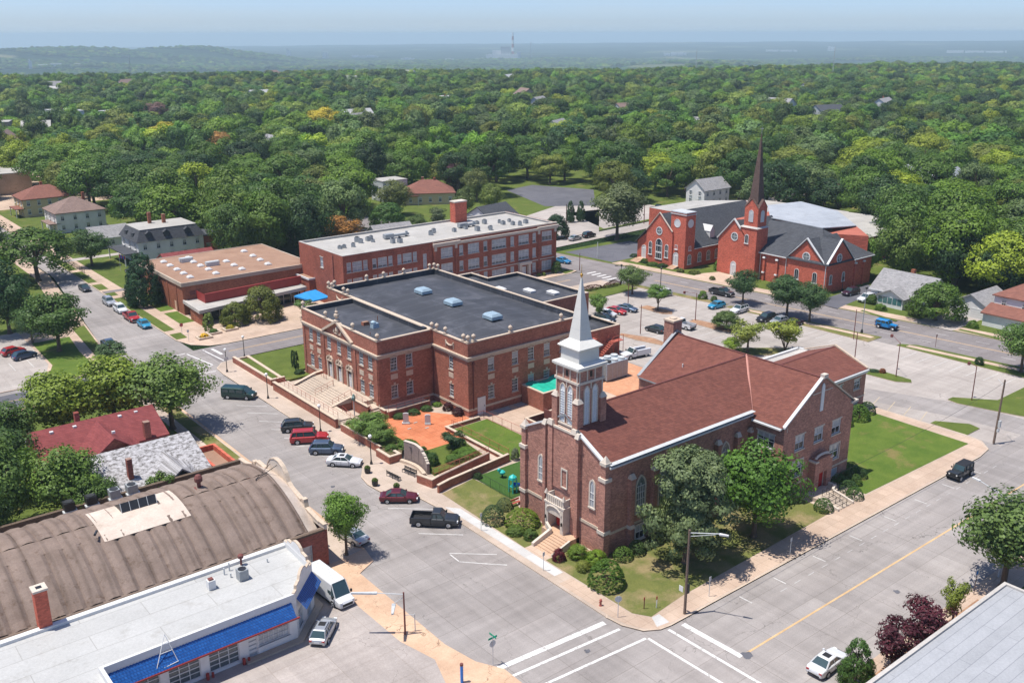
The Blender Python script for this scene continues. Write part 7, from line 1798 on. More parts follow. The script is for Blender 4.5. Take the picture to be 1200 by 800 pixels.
def offroader(paint,topm,label,x,y,hd):
 t=thing('off_road_car',label,'car',(x,y,0),R(hd));hw=.8;P=mats['car_'+paint];mb=MB();L=4.3;a=L/2
 mb.box(-a+.15,-hw,.5,.75,hw,1.15,0);mb.add([(.75,-hw*.85,.55),(2.0,-hw*.68,.6),(2.0,hw*.68,.6),(.75,hw*.85,.55),(.75,-hw*.85,1.15),(2.0,-hw*.68,1.08),(2.0,hw*.68,1.08),(.75,hw*.85,1.15)],[(4,5,6,7),(0,1,5,4),(1,2,6,5),(2,3,7,6)],0)
 mb.box(a-.12,-.85,.5,a+.05,.85,.68,1);mb.box(-a-.02,-.85,.5,-a+.15,.85,.65,1)
 for s in(-1,1):
  mb.box(.95,s*.62,.88,2.05,s*.95,.96,1);mb.box(-1.75,s*.78,.9,-.75,s*.95,.98,1);mb.box(-.7,s*.8,.42,.9,s*.92,.5,1)
 for k in range(7):mb.box(2.0,-.36+k*.1,.7,2.015,-.31+k*.1,1.0,1)
 mb.build('body',[P,mats['trim_black']],t,world=False)
 mb=MB();mb.add([(-a+.15,-hw*.95,1.72),(.35,-hw*.9,1.74),(.35,hw*.9,1.74),(-a+.15,hw*.95,1.72),(-a+.2,-hw*.85,1.82),(.3,-hw*.8,1.84),(.3,hw*.8,1.84),(-a+.2,hw*.85,1.82)],[(4,5,6,7),(0,1,5,4),(1,2,6,5),(2,3,7,6),(3,0,4,7),(3,2,1,0)],0)
 for s in(-1,1):
  for xx in(-a+.2,-.95,-.05,.55):mb.box(xx-.05,s*hw*.93-.03,1.15,xx+.05,s*hw*.93+.03,1.74)
 mb.build('hard_top',mats[topm],t,world=False)
 g=MB();g.add([(.7,-hw*.88,1.16),(.7,hw*.88,1.16),(.36,hw*.85,1.74),(.36,-hw*.85,1.74),(-a+.18,-hw*.9,1.15),(-a+.18,hw*.9,1.15),(-a+.18,hw*.9,1.72),(-a+.18,-hw*.9,1.72)],[(0,1,2,3),(5,4,7,6),(4,0,3,7),(1,5,6,2)]);g.build('windows',mats['car_glass'],t,world=False)
 wheels(t,2.9,.9,.42,.05)
 sw_=MB();sw_.tube((-a+.1,0,1.0),(-a-.18,0,1.0),.38,n=16);sw_.build('spare_wheel',mats['tyre'],t,world=False)
 for s in(-1,1):
  MB().tube((2.0,s*.5,.88),(2.05,s*.5,.88),.1,n=10).build('headlight',mats['head'],t,world=False);MB().box(-a+.08,s*.72-.07,.85,-a+.15,s*.72+.07,1.1).build('taillight',mats['tail'],t,world=False)
  MB().box(.55,s*.95-.1,1.15,.62,s*.95+.1,1.35).build('mirror',mats['trim_black'],t,world=False)
 return t
G1='cars parked at an angle in front of the civic hall'
pickup('charcoal','black crew-cab pickup parked nose to the kerb near the church hedge',-3.4,30.3,-44)
car('sedan','maroon','dark red sedan parked at the kerb bulge behind the flower tub',-3.45,38.2,-38,group=G1)
car('sedan','white','white sedan with sunroof parked beside the lamp post with the black tub',-3.5,51.9,-46,sunroof=True,group=G1)
car('suv','slateblue','blue-grey SUV with roof rails parked between red SUV and white sedan',-3.45,57.0,-38,rack=True,group=G1)
car('bigsuv','red','long dark red SUV with roof rack in front of the civic hall',-3.5,62.0,-30,rack=True,group=G1)
car('suv','charcoal','dark SUV half hidden behind the long red SUV',-2.9,66.9,-28,rack=True,group=G1)
van('green','dark green passenger van parked alone below the lawn wall',-4.0,85.0,-48,5.4,2.0)
van('white','tall white cargo van at the corner of the white garage',-20.7,24.4,-87,6.6,2.65,hood=.85,windows=False)
car('hatch','silver','silver estate car with roof rails and dark sunroof on the garage forecourt',-24.6,18.7,44,rack=True,sunroof=True)
car('sedan','silver','grey sedan mostly hidden behind the street maple',-13.0,33.4,98)
offroader('charcoal','trim_black','black hard-top off-road car on the wide street by the church lawn',58.0,-2.9,180)
car('sedan','white','white sedan with dark sunroof parked beside the small conifer at lower right',9.3,-15.2,3,sunroof=True)
offroader('jeepblue','car_jeepblue','bright blue off-road car driving on the avenue',111.8,39.6,-84)
G2='cars parked along the left street'
car('sedan','charcoal','dark grey sedan parked farthest up the left street',-2.9,172.6,-90,group=G2)
car('suv','silver','silver SUV on the left street, first of the row of four',-2.4,156.5,-90,rack=True,group=G2)
car('suv','white','white SUV on the left street in front of the red pickup',-2.4,149.0,-90,group=G2)
pickup('red','bright red pickup parked on the left street',-2.6,141.2,-90,L=5.6,group=G2)
car('hatch','sky','bright blue hatchback nearest the corner on the left street',-2.3,134.6,-90,group=G2)
car('sedan','slateblue','blue-grey sedan half hidden by trees on the left side of the left street',-11.8,126.6,90)
car('hatch','red','dark red hatchback in the small parking lot at the far left',-27.0,132.2,15,z=.13)
car('hatch','navy','dark blue hatchback in the small parking lot at the far left',-26.0,128.4,15,z=.13)
G3='cars in the parking lot behind the church'
car('sedan','red','red sedan in the parking lot beside the hedge tree',78.0,81.6,-75,group=G3)
car('sedan','slateblue','dark blue sedan beside the red sedan in the parking lot',81.2,81.5,-75,group=G3)
car('hatch','white','white hatchback left of the red sedan in the parking lot',75.0,81.2,-75,group=G3)
car('suv','black','black SUV behind the white box trailer in the parking lot',71.6,78.4,-75,group=G3)
pickup('white','white utility truck with tool boxes at the brick paving',60.4,59.0,172,service=True,crew=False)
pickup('white','white pickup with dark load bed behind the church chimney',80.9,66.0,94)
car('hatch','charcoal','small dark car half hidden by the church chimney',74.7,67.4,95,group=G3)
car('hatch','sky','bright blue hatchback beside the white SUV in the parking lot',97.6,70.9,175,group=G3)
car('suv','white','white SUV with dark roof under the dark street trees',98.6,65.6,182,rack=True,roof='trim_black',group=G3)
car('suv','black','black SUV under the spreading tree, left of three parked cars',97.8,58.2,178,group=G3)
car('hatch','silver','pale silver car between black SUV and black sedan',98.4,55.4,178,group=G3)
car('sedan','plum','dark sedan at the grass strip, right of three parked cars',99.2,52.6,178,group=G3)
pickup('charcoal','dark pickup driving on the avenue in front of the red church',106.8,77.0,-84)
car('suv','white','white car at the kerb in front of the avenue by the tall black lamp',95.6,84.6,176,group=G3)
car('sedan','blue','blue car on the avenue beside the school corner',100.6,123.6,-80)
car('sedan','silver','silver car on the side road behind the school',122.0,142.2,8,z=.14)
car('suv','black','black car in the tree shade on the side road',127.8,142.6,8,z=.14)
pickup('black','black pickup in the lot behind the red church',176,160.5,0).location.z=.14
car('suv','plum','dark plum car in the driveway beside the white bungalow',129.0,58.6,176,z=.14)
car('suv','white','white car partly behind the bungalow bushes in the driveway',126.9,53.4,176,z=.14)
car('sedan','charcoal','dark car in the driveway below the round tree by the mansard house',12.0,182.5,0,z=.14)
t=thing('box_trailer','plain white box trailer parked behind the civic hall','trailer',(63.8,74.2,0),R(-78))
mb=MB();mb.box(-3.6,-1.25,.7,3.6,1.25,3.3);mb.build('box',mats['white_trim'],t,world=False)
mb=MB();mb.box(-3.7,-1.27,.55,3.7,1.27,.7);mb.tube((3.6,0,.6),(4.8,0,.55),.07);mb.build('chassis',mats['trim_black'],t,world=False)
for s in(-1,1):
 MB().tube((-.3,s*1.0,.36),(-.3,s*1.27,.36),.36,n=14).build('wheel',mats['tyre'],t,world=False)
# STREET FURNITURE
def globe_lamp(label,x,y,h):
 t=thing('street_lamp',label,'street lamp',(x,y,.12),group='black globe street lamps')
 MB().lathe(x,y,[(.2,.12),(.2,.3),(.12,.5),(.07,.8),(.055,h-.45),(.1,h-.4),(.12,h-.3)],10).build('post',mats['black_metal'],t)
 MB().lathe(x,y,[(.1,h-.3),(.2,h-.22),(.26,h-.05),(.24,h+.08),(.14,h+.2),(.03,h+.24)],12).build('globe',mats['globe'],t,smooth=True)
 return t
L_=globe_lamp('black globe lamp with a small sign at the rounded street corner',-.55,98.0,4.2)
MB().box(-.95,97.9,2.3,-.15,97.95,2.8).build('sign_plate',mats['white_trim'],L_)
globe_lamp('black globe lamp at the top corner of the lawn wall, beside the cross street',5.2,104.2-.5,4.0)
globe_lamp('black globe lamp on the pavement near the brick pier',-.65,81.6,4.25)
globe_lamp('black globe lamp in front of the wide museum steps by the dark SUV',-.65,64.0,4.25)
globe_lamp('black globe lamp beside the white sedan and brick planter',-.65,49.6,4.25)
def pole_thing(name,label,cat,x,y,h,mat,r=.1,r1=None,z=.12,group=None):
 t=thing(name,label,cat,(x,y,z),group=group);MB().tube((x,y,z),(x,y,z+h),r,r1 or r*.75,8).build('pole',mats[mat],t);return t
def arm(t,a,b,mat='galv',r=.045,name='arm'):return MB().tube(a,b,r,n=6).build(name,mats[mat],t)
def head(t,x,y,z,dx,dy,mat='white_trim',L=.9,w=.28):
 d=Vector((dx,dy)).normalized();n=Vector((-d.y,d.x))*w/2;e=d*L
 p=[(x-n.x,y-n.y),(x+e.x-n.x*.5,y+e.y-n.y*.5),(x+e.x+n.x*.5,y+e.y+n.y*.5),(x+n.x,y+n.y)]
 mb=MB();mb.prism(p,z-.08,z+.08,bottom=True);return mb.build('lamp_head',mats[mat],t)
t=pole_thing('street_light','tall brown street light with one arm on the church corner','street light',5.45,-1.2,9.5,'wood_pole',.15)
arm(t,(5.45,-1.2,9.3),(6.9,-3.7,9.75));arm(t,(5.45,-1.2,8.9),(6.7,-3.4,9.6),r=.03);head(t,6.9,-3.7,9.7,1.2,-2.1)
mb=MB();mb.box(5.6,-1.3,2.4,5.9,-1.1,3.4);mb.build('signal_box',mats['dark_metal'],t);MB().box(5.2,-1.0,2.6,5.25,-.5,3.2).build('sign_plate',mats['white_trim'],t)
t=pole_thing('street_light','dark street light with two long arms on the sandy garage corner','street light',-18.4,13.7,4.7,'rust_metal',.1)
arm(t,(-18.4,13.7,4.6),(-20.6,15.5,4.75),'galv');head(t,-20.4,15.3,4.75,-1.25,1.0,'galv',2.5,.34)
t2=pole_thing('street_light','low grey lamp head on a bent arm beside the two-armed light','street light',-17.3,13.6,1.9,'galv',.05)
arm(t2,(-17.3,13.6,1.95),(-18.2,13.9,2.1),'galv',.03)
arm(t,(-18.4,13.7,4.3),(-19.0,14.6,3.4),'galv',.03,'lower_arm');head(t,-19.0,14.6,3.3,-.9,-1.2,'galv',1.7,.4)
t=pole_thing('street_light','silver street light arm rising behind the large tree at right','street light',37,-17.9,9.2,'galv',.1);arm(t,(37,-17.9,9.2),(37.6,-14.2,9.9));head(t,37.6,-14.2,9.9,.3,-.0+1.5,'white_trim',1.0)
def sign(label,x,y,h,kind,rot=0,cat='sign',post='galv',z=.12):
 t=thing(kind,label,cat,(x,y,z),R(rot));MB().tube((0,0,0),(0,0,h),.035,n=6).build('post',mats[post],t,world=False)
 return t
mats['sign_green']=mat_plain('sign_green',(.0,.28,.16),.5);mats['sign_red']=mat_plain('sign_red',(.5,.03,.03),.5)
def octo(r):return [(r*math.cos(R(22.5+45*i)),r*math.sin(R(22.5+45*i))) for i in range(8)]
def stop_sign(label,x,y,rot,h=2.2,names=False,back='galv'):
 t=sign(label,x,y,h+.9 if names else h+.35,'stop_sign',rot)
 mb=MB();o_=octo(.38);mb.poly([(px,-.05,h+pz) for px,pz in o_],0);mb.poly([(px,-.03,h+pz) for px,pz in reversed(o_)],1)
 for i in range(8):
  a,b=o_[i],o_[(i+1)%8];mb.poly([(a[0],-.05,h+a[1]),(a[0],-.03,h+a[1]),(b[0],-.03,h+b[1]),(b[0],-.05,h+b[1])],1)
 mb.build('sign_plate',[mats['sign_red'],mats[back]],t,world=False)
 text(t,'STOP',(0,-.056,h-.12),.26,'white_trim',(R(90),0,0))
 if names:
  MB().box(-.5,-.03,h+.55,.5,0,h+.75).build('street_name_plate',mats['sign_green'],t,world=False);MB().box(-.015,-.5,h+.78,.015,.5,h+.98).build('street_name_plate',mats['sign_green'],t,world=False)
 return t
def text(parent,s,loc,size,mat,rot):
 cu=bpy.data.curves.new('lettering','FONT');cu.body=s;cu.size=size;cu.align_x='CENTER';cu.extrude=.004
 tmp=bpy.data.objects.new('lettering',cu);COL.objects.link(tmp)
 dg=bpy.context.evaluated_depsgraph_get();me=bpy.data.meshes.new_from_object(tmp.evaluated_get(dg));bpy.data.objects.remove(tmp)
 me.materials.clear();me.materials.append(mats[mat]);o=bpy.data.objects.new('lettering',me);COL.objects.link(o);o.parent=parent;o.location=loc;o.rotation_euler=rot
 return o
stop_sign('octagonal stop sign seen from behind with green street-name plates at the sandy corner',-14.6,4.6,180,names=True)
stop_sign('red stop sign facing the viewer at the corner before the flower beds',1.4,124.0,0,h=2.1)
stop_sign('octagonal sign seen from behind on the church corner kerb',-.25,2.6,150,h=2.1)
t=sign('small white parking sign on a thin post on the south pavement',9.8,.3-1.0,2.3,'parking_sign');MB().box(-.16,-.03,1.9,.16,-.01,2.35).build('sign_plate',mats['white_trim'],t,world=False)
for x,y,lb in((-.2,25.4,'thin grey sign post on the new pale pavement'),(-.3,14.0,'thin grey sign post near the church stairs'),(23.2,-1.1,'thin sign post on the south pavement under the dark tree')):
 t=sign(lb,x,y,2.3,'parking_sign');MB().box(-.15,-.03,1.85,.15,-.01,2.3).build('sign_plate',mats['galv'],t,world=False)
for x,y,lb in((2.9,2.0,'orange-topped marker post on the corner lawn, left of two'),(4.0,1.3,'orange and white marker post on the corner lawn, right of two')):
 t=thing('marker_post',lb,'post',(x,y,.12));MB().cbox(x,y,.12,.1,.05,1.0).build('post',mats['white_trim' if x>3.5 else 'rust_metal'],t);MB().cbox(x,y,1.12,.14,.06,.35).build('top',mats['orange'] if 'orange' in mats else mats['fascia_red'],t)
t=thing('fire_hydrant','rust-coloured fire hydrant at the kerb by the big round bush','hydrant',(-.15,5.2,.12));MB().lathe(-.15,5.2,[(.17,.12),(.17,.2),(.11,.25),(.11,.7),(.15,.72),(.12,.85),(.04,.93)],10).build('barrel',mats['rail_red'],t)
MB().tube((-.35,5.2,.58),(.05,5.2,.58),.06,n=8).build('outlet',mats['rail_red'],t)
t=thing('bollard','blue post with rust-red top at the bottom edge','post',(-18.4,4.3,.1));MB().tube((-18.4,4.3,.1),(-18.4,4.3,1.9),.14,n=10).build('post',mats['toy_blue'],t);MB().tube((-18.4,4.3,1.9),(-18.4,4.3,2.1),.16,n=10).build('top',mats['rust_metal'],t)
t=thing('utility_pole','weathered wooden utility pole with meter boxes at the street corner of the lot','utility pole',(72,-.7,.12));MB().tube((72,-.7,.12),(72.6,-.6,9.6),.17,.12,8).build('pole',mats['wood_pole'],t)
mb=MB();mb.box(72.1,-1.1,2.6,72.5,-.8,3.6);mb.box(72.0,-1.05,1.9,72.4,-.8,2.3);mb.build('meter_box',mats['galv'],t);arm(t,(72.55,-.6,8.7),(74.2,1.0,8.9),r=.03)
for x,y,h,am,lb in((84.6,84.5,4.7,None,'thin dark pole at the left parking island'),(71.1,67.9,5.9,None,'rust-brown pole on the mulch island nearest the civic hall'),(86.6,67.3,5.8,(-1.6,1.9),'rust-brown pole with a curved arm at the middle parking island'),(89.6,32.7,5.2,None,'rust-brown pole beside the east wing roof'),(100.3,39.7,5.9,None,'rust-brown pole at the right end of the grass strip'),(87.1,23.2,6.1,(2.5,3.0),'rust-brown pole with a long arm on the small oval island'),(86.2,9.6,5.8,(.3,1.4),'rust-brown pole on the right-hand grass island')):
 t=pole_thing('lot_light',lb,'light pole',x,y,h,'rust_metal',.09,group='rust-brown light poles of the parking lot')
 if am:arm(t,(x,y,h),(x+am[0],y+am[1],h+.3),'rust_metal',.04);MB().cbox(x+am[0],y+am[1],h-.15,.35,.35,.5).build('lamp_head',mats['rust_metal'],t)
for x,y,h,lb in((99.6,88.9,4.9,'black avenue lamp in front of the red church hall'),(105.2,41.0,9.0,'tall blue-grey lamp post at the right end of the verge'),(129.9,61.4,3.2,'short lamp with yellow head beside the red church corner'),(96.9,98.9,4.2,'black twin lamp at the crosswalk by the hedge')):
 t=pole_thing('avenue_lamp',lb,'street lamp',x,y,h,'dark_metal' if h<8 else 'grey_metal',.09)
 MB().lathe(x,y,[(.12,.12),(.28,.2),(.2,.7),(.1,.9)],8).build('base',mats['dark_metal'],t);MB().lathe(x,y,[(.08,h-.1),(.22,h),(.24,h+.35),(.05,h+.5)],8).build('lamp_head',mats['black_metal'],t)
 if 'twin' in lb:arm(t,(x-.7,y+.7,h),(x+.7,y-.7,h),'dark_metal');head(t,x-.6,y+.6,h+.05,-1,1,'dark_metal',.7);head(t,x+.6,y-.6,h+.05,1,-1,'dark_metal',.7)
pole_thing('utility_pole','grey wooden utility pole behind the right end of the school','utility pole',121.0,144.9,10,'wood_pole',.16)
pole_thing('utility_pole','white pole beside the dark parking lot across the avenue','utility pole',111.4,122.0,4.1,'white_trim',.12)
pole_thing('utility_pole','rusty pole with yellow foot at the avenue crossing','utility pole',98.0,114.4,4.4,'rust_metal',.1)
pole_thing('utility_pole','dark pole in the lot behind the red church','utility pole',155,146.8,6.8,'rust_metal',.14)
t=sign('small road sign on the verge between lot and avenue',107.6,27.2,2.4,'road_sign',post='rust_metal');MB().box(-.2,-.04,2.0,.2,-.01,2.5).build('sign_plate',mats['rust_metal'],t,world=False)
t=sign('small sign on the pavement by the two flower beds',-1.0+1.8,119.0,2.4,'road_sign');MB().box(-.2,-.04,1.9,.2,-.01,2.4).build('sign_plate',mats['white_trim'],t,world=False)
for x,y,r_,lb in((5.0,-9.4,.55,'dark repair patch at the end of the yellow line'),(-6.3,.6,.3,'small round manhole cover between the crosswalk lines'),(-8,47,.3,'small round manhole cover in the wide street'),(26,-12.5,.35,'small round manhole cover in the lower street')):
 mb=MB();mb.poly([(x+r_*(1+.25*math.sin(k*2.1))*math.cos(k*.524),y+r_*(1+.25*math.cos(k*1.7))*math.sin(k*.524),.02) for k in range(12)]);tag(mb.build('manhole_cover' if 'manhole' in lb else 'street_patch',mats['dark_asph']),lb,'manhole' if 'manhole' in lb else 'patch')
t=sign('blue and white sign on a brown post beside the large tree at right',31.6,-17.9,2.9,'road_sign',post='wood_pole');MB().box(-.45,-.06,2.2,.45,-.02,3.0).build('sign_plate',mats['white_trim'],t,world=False);MB().box(-.3,-.075,2.4,.1,-.06,2.85).build('emblem',mats['toy_blue'],t,world=False)
t=thing('flag','small flag on a short pole in the yard below the mansard house','flag',(9.5,186,.12));MB().tube((9.5,186,.12),(9.5,186,4.6),.04,n=5).build('pole',mats['white_trim'],t)
mb=MB();
for i in range(5):mb.poly([(9.5+i*.3,186-.15*math.sin(i),4.5-.35*i*.5),(9.8+i*.3,186-.15*math.sin(i+1),4.5-.35*(i+1)*.5),(9.8+i*.3,186-.15*math.sin(i+1),3.6-.35*(i+1)*.5),(9.5+i*.3,186-.15*math.sin(i),3.6-.35*i*.5)],i%2)
mb.build('cloth',[mats['sign_red'],mats['toy_blue']],t)
railing('long grey board fence behind the brown-roofed hall',[(40,172,.1),(70,176,.1)],h=2.0,bars=.25,mat='wood_pole',cat='fence',name='fence')
railing('black iron fence along the yard of the mansard house',[(1.8,189,.13),(1.9,206,.13)],h=1.3,bars=.35,step=2.2,mat='black_metal',cat='fence',name='fence')
t=thing('overhead_cable','thin dark overhead cable running from the wooden corner pole along the lower street','cable',(72.5,-.6,9.2))
mb=MB();A_,B_=Vector((72.55,-.6,9.2)),Vector((5.5,-1.2,9.1));pp=[A_.lerp(B_,k/20)-Vector((0,0,1.5*4*(k/20)*(1-k/20))) for k in range(21)]
for a,b in zip(pp[:-1],pp[1:]):mb.tube(a,b,.022,n=4)
mb.build('cable',mats['black_metal'],t)
# TREES AND SHRUBS
def leaf_cloud(name,n,leaf,clumps,shape,seed,aspect=1.0,mat='leaf',trim=1.0):
 """unit crown: 1 wide, 1 tall, standing on z=0; many small leaf faces on irregular clumps"""
 g=np.random.default_rng(seed)
 C=[];Rr=[]
 tries=0
 while len(C)<clumps and tries<20000:
  tries+=1
  if shape=='puff':
   d=g.normal(size=3);d[2]=abs(d[2])*1.0-.25;d/=np.linalg.norm(d);k=g.uniform(.84,.98)
   lob=1+.10*math.sin(2*math.atan2(d[1],d[0])+seed)+.07*math.sin(5*math.atan2(d[1],d[0])+seed*2.3)
   c=np.array([d[0]*.38*k*lob,d[1]*.38*k*lob,.42+d[2]*.46*k]);r=g.uniform(.09,.15)
  elif shape in('round','sparse','oval'):
   d=g.normal(size=3);d/=np.linalg.norm(d)
   k=g.uniform(.62,.9) if g.random()<.8 else g.uniform(.1,.6)
   lob=1+.16*math.sin(3*math.atan2(d[1],d[0])+seed)*(1-abs(d[2]))+.12*math.sin(5*math.atan2(d[1],d[0])+seed*2.3)
   c=np.array([d[0]*.42*k*lob,d[1]*.42*k*lob,.5+d[2]*.44*k])
   if c[2]<.5:c[:2]*=.92
   r=g.uniform(.085,.155)*(1.15 if shape=='round' else .85)*(70/max(40,clumps))**.4
  elif shape=='cone':
   z=g.random()**1.25*.94+.02;rad=.43*max(0,1-z**1.9)**.65*min(1,.72+z*2)
   a=g.uniform(0,2*math.pi);k=g.uniform(.75,1);c=np.array([math.cos(a)*rad*k,math.sin(a)*rad*k,z*.95]);r=g.uniform(.06,.1)*(1.2-z*.5)
  elif shape=='cedar':
   z=g.choice([.08,.2,.33,.46,.6,.74,.88])+g.normal()*.025
   rad=.44*(1-((z-.38)/.68)**2)**.5 if abs(z-.38)<.68 else .1
   a=g.uniform(0,2*math.pi);k=g.uniform(.35,1.05);c=np.array([math.cos(a)*rad*k,math.sin(a)*rad*k,z]);r=g.uniform(.07,.11)
  elif shape=='dome':
   d=g.normal(size=3);d[2]=abs(d[2]);d/=np.linalg.norm(d);k=g.uniform(.82,.9)
   c=np.array([d[0]*.44*k,d[1]*.44*k,.03+d[2]*.86*k]);r=g.uniform(.08,.13)
  elif shape=='clipped':
   d=g.normal(size=3);d[2]=abs(d[2]);d/=np.linalg.norm(d)
   c=np.array([d[0]*.455,d[1]*.455,.03+d[2]*.92]);r=.032
  elif shape=='column':
   z=g.uniform(.03,.95);rad=.36*math.sin(math.pi*min(.98,.12+z*.85))**.6;a=g.uniform(0,2*math.pi);c=np.array([math.cos(a)*rad,math.sin(a)*rad,z]);r=g.uniform(.08,.12)
  elif shape=='spread':
   d=g.normal(size=3);d/=np.linalg.norm(d);k=g.uniform(.5,.95)
   c=np.array([d[0]*.42*k,d[1]*.42*k,.55+d[2]*.36*k+.25*(.16-(d[0]*d[0]+d[1]*d[1])*.18)]);r=g.uniform(.09,.14)
  C.append(c);Rr.append(r)
 C=np.array(C);Rr=np.array(Rr);K=len(C)
 idx=g.choice(K,n,p=Rr**2/np.sum(Rr**2))
 d=g.normal(size=(n,3));d[:,2]+=.25;d/=np.linalg.norm(d,axis=1)[:,None]
 flat=np.array([1,1,.55 if shape=='cedar' else .8])
 pos=C[idx]+d*Rr[idx][:,None]*g.uniform(.62,1.1,(n,1))*flat
 cen=pos-np.array([0,0,.42]);cen/=np.linalg.norm(cen,axis=1)[:,None]+1e-6
 nn=d*.75+cen*.8+g.normal(size=(n,3))*.33;nn/=np.linalg.norm(nn,axis=1)[:,None]
 t=np.cross(nn,g.normal(size=(n,3)));t/=np.linalg.norm(t,axis=1)[:,None];b=np.cross(nn,t)
 s=leaf*g.uniform(.6,1.3,(n,1))
 q=np.stack([pos-t*s*.5,pos-b*s*.32+nn*s*.08,pos+t*s*.5,pos+b*s*.32-nn*s*.05],1).reshape(-1,3)
 q[:,2]=np.clip(q[:,2],0.0,1.05)
 me=bpy.data.meshes.new(name);me.vertices.add(4*n);me.vertices.foreach_set('co',q.astype(np.float32).ravel())
 me.loops.add(4*n);me.loops.foreach_set('vertex_index',np.arange(4*n,dtype=np.int32));me.polygons.add(n)
 me.polygons.foreach_set('loop_start',np.arange(0,4*n,4,dtype=np.int32));
 me.materials.append(mats[mat]);
 cv=g.random(K);var=np.clip(.5+(cv[idx]-.5)*.55+(g.random(n)-.5)*.6,0,1)
 if shape=='clipped':var=.5+(var-.5)*.4
 at=me.attributes.new('var','FLOAT','FACE');at.data.foreach_set('value',var.astype(np.float32))
 me.update(calc_edges=True);me.validate(verbose=False)
 return me
CR={}
for i in range(4):CR['round',i]=leaf_cloud('crown',9500,.040,70,'round',10+i)
for i in range(2):CR['spread',i]=leaf_cloud('crown',8000,.040,55,'spread',30+i)
for i in range(2):CR['sparse',i]=leaf_cloud('crown',3200,.055,38,'sparse',40+i)
CR['cone',0]=leaf_cloud('crown',14000,.036,190,'cone',50);CR['cedar',0]=leaf_cloud('crown',20000,.034,150,'cedar',51)
CR['dome',0]=leaf_cloud('foliage',9500,.040,90,'dome',52);CR['dome',1]=leaf_cloud('foliage',9500,.040,80,'dome',53)
CR['clipped',0]=leaf_cloud('foliage',8000,.034,420,'clipped',54);CR['column',0]=leaf_cloud('foliage',2500,.07,50,'column',55)
for i in range(5):CR['mid',i]=leaf_cloud('crown',9000,.036,48,'puff',60+i)
TK={}
for i in range(3):
 g_=random.Random(70+i);mb=MB();mb.tube((0,0,0),(g_.uniform(-.02,.02),g_.uniform(-.02,.02),.42),.032,.022,8);mb.tube((0,0,0),(0,0,.04),.05,.034,8)
 for k in range(6):
  a=k*math.pi/3+g_.uniform(-.3,.3);z0_=g_.uniform(.3,.5);r_=g_.uniform(.14,.3)
  p1=(math.cos(a)*r_*.5,math.sin(a)*r_*.5,z0_+.16);mb.tube((0,0,z0_-.08),p1,.017,.011,6);mb.tube(p1,(math.cos(a+.3)*r_,math.sin(a+.3)*r_,z0_+.34),.011,.004,5)
 mb.tube((0,0,.4),(.02,.02,.85),.02,.006,6)
 o=mb.build('trunk',mats['bark']);TK[i]=o.data;bpy.data.objects.remove(o)
mb=MB()
g_=random.Random(9)
for k in range(9):a=g_.uniform(0,6.28);mb.tube((g_.uniform(-.03,.03),g_.uniform(-.03,.03),0),(math.cos(a)*.25,math.sin(a)*.25,.75),.012,.004,5)
o=mb.build('stems',mats['bark']);TKM=o.data;bpy.data.objects.remove(o)
_trc=[0];LK=1.62
def tree(x,y,h,w,kind,col,label,tf=.22,group=None,z=.1,multi=False,cat='tree',name=None):
 _trc[0]+=1;k=_trc[0]
 t=thing(name or('conifer_tree' if kind in('cone','cedar') else 'leafy_tree'),label,cat,(x,y,z),(k*2.399)%6.283,group)
 vs=[key for key in CR if key[0]==kind];me=CR[vs[k%len(vs)]]
 c=bpy.data.objects.new('crown',me);COL.objects.link(c);c.parent=t;c.location=(0,0,h*tf);c.scale=(w*1.05,w*1.05,h*(1-tf));c.color=(*[v*LK for v in col],1)
 q=bpy.data.objects.new('trunk',TKM if multi else TK[k%3]);COL.objects.link(q);q.parent=t;s=max(w,h*.7) if not multi else w;q.scale=(s*.9,s*.9,h)
 return t
def bush(x,y,w,h,kind,col,label,group=None,z=.12,d=None,rz=None,cat='shrub',name='shrub'):
 _trc[0]+=1;k=_trc[0]
 t=thing(name,label,cat,(x,y,z),(k*2.399)%6.283 if rz is None else rz,group)
 vs=[key for key in CR if key[0]==kind];me=CR[vs[k%len(vs)]]
 c=bpy.data.objects.new('foliage',me);COL.objects.link(c);c.parent=t;c.scale=(w,d or w,h);c.color=(*[v*LK*.9 for v in col],1)
 q=bpy.data.objects.new('stems',TKM);COL.objects.link(q);q.parent=t;q.scale=(w*.5,w*.5,h*.8)
 return t
MID=(.050,.088,.018);DARK=(.026,.052,.016);BRIGHT=(.075,.135,.020);YG=(.13,.165,.028);GREY=(.060,.085,.042);BLUEG=(.035,.060,.028);OLIVE=(.085,.10,.028)
T=tree
T(-15.3,30.6,8.3,5.6,'round',BRIGHT,'bright green street maple in the pavement beside the parked grey sedan',.25)
T(13.0,5.4,13.6,10.4,'cedar',(.090,.118,.052),'grey-green cedar with layered boughs on the church lawn',.14)
T(23.6,4.2,12.4,11.0,'round',(.050,.105,.014),'dense dark green maple against the south church wall',.12)
T(35.2,-19.2,11.6,11.6,'round',(.060,.095,.025),'large green tree at the right edge above the grey roof',.2)
T(13.4,-19.4,5.8,5.0,'sparse',(.045,.010,.016),'purple-leaved small tree beside the grey roof, nearer the conifer',.15,multi=True,group='purple-leaved trees by the grey roof')
T(17.9,-19.8,6.6,5.6,'sparse',(.050,.011,.017),'purple-leaved small tree beside the grey roof, farther right and taller',.15,multi=True,group='purple-leaved trees by the grey roof')
T(24.1,-19.4,6.0,2.9,'sparse',(.14,.17,.03),'narrow yellow-green sapling between the purple trees and the large right tree',.15)
T(8.2,-18.7,5.6,3.6,'cone',(.042,.085,.018),'small dense green conifer beside the white sedan at the bottom',.04)
GL='trees behind the red-roofed building'
T(-30.6,85.0,11.2,12.4,'round',(.105,.145,.018),'yellowish green tree at the left behind the red roof',.15,group=GL)
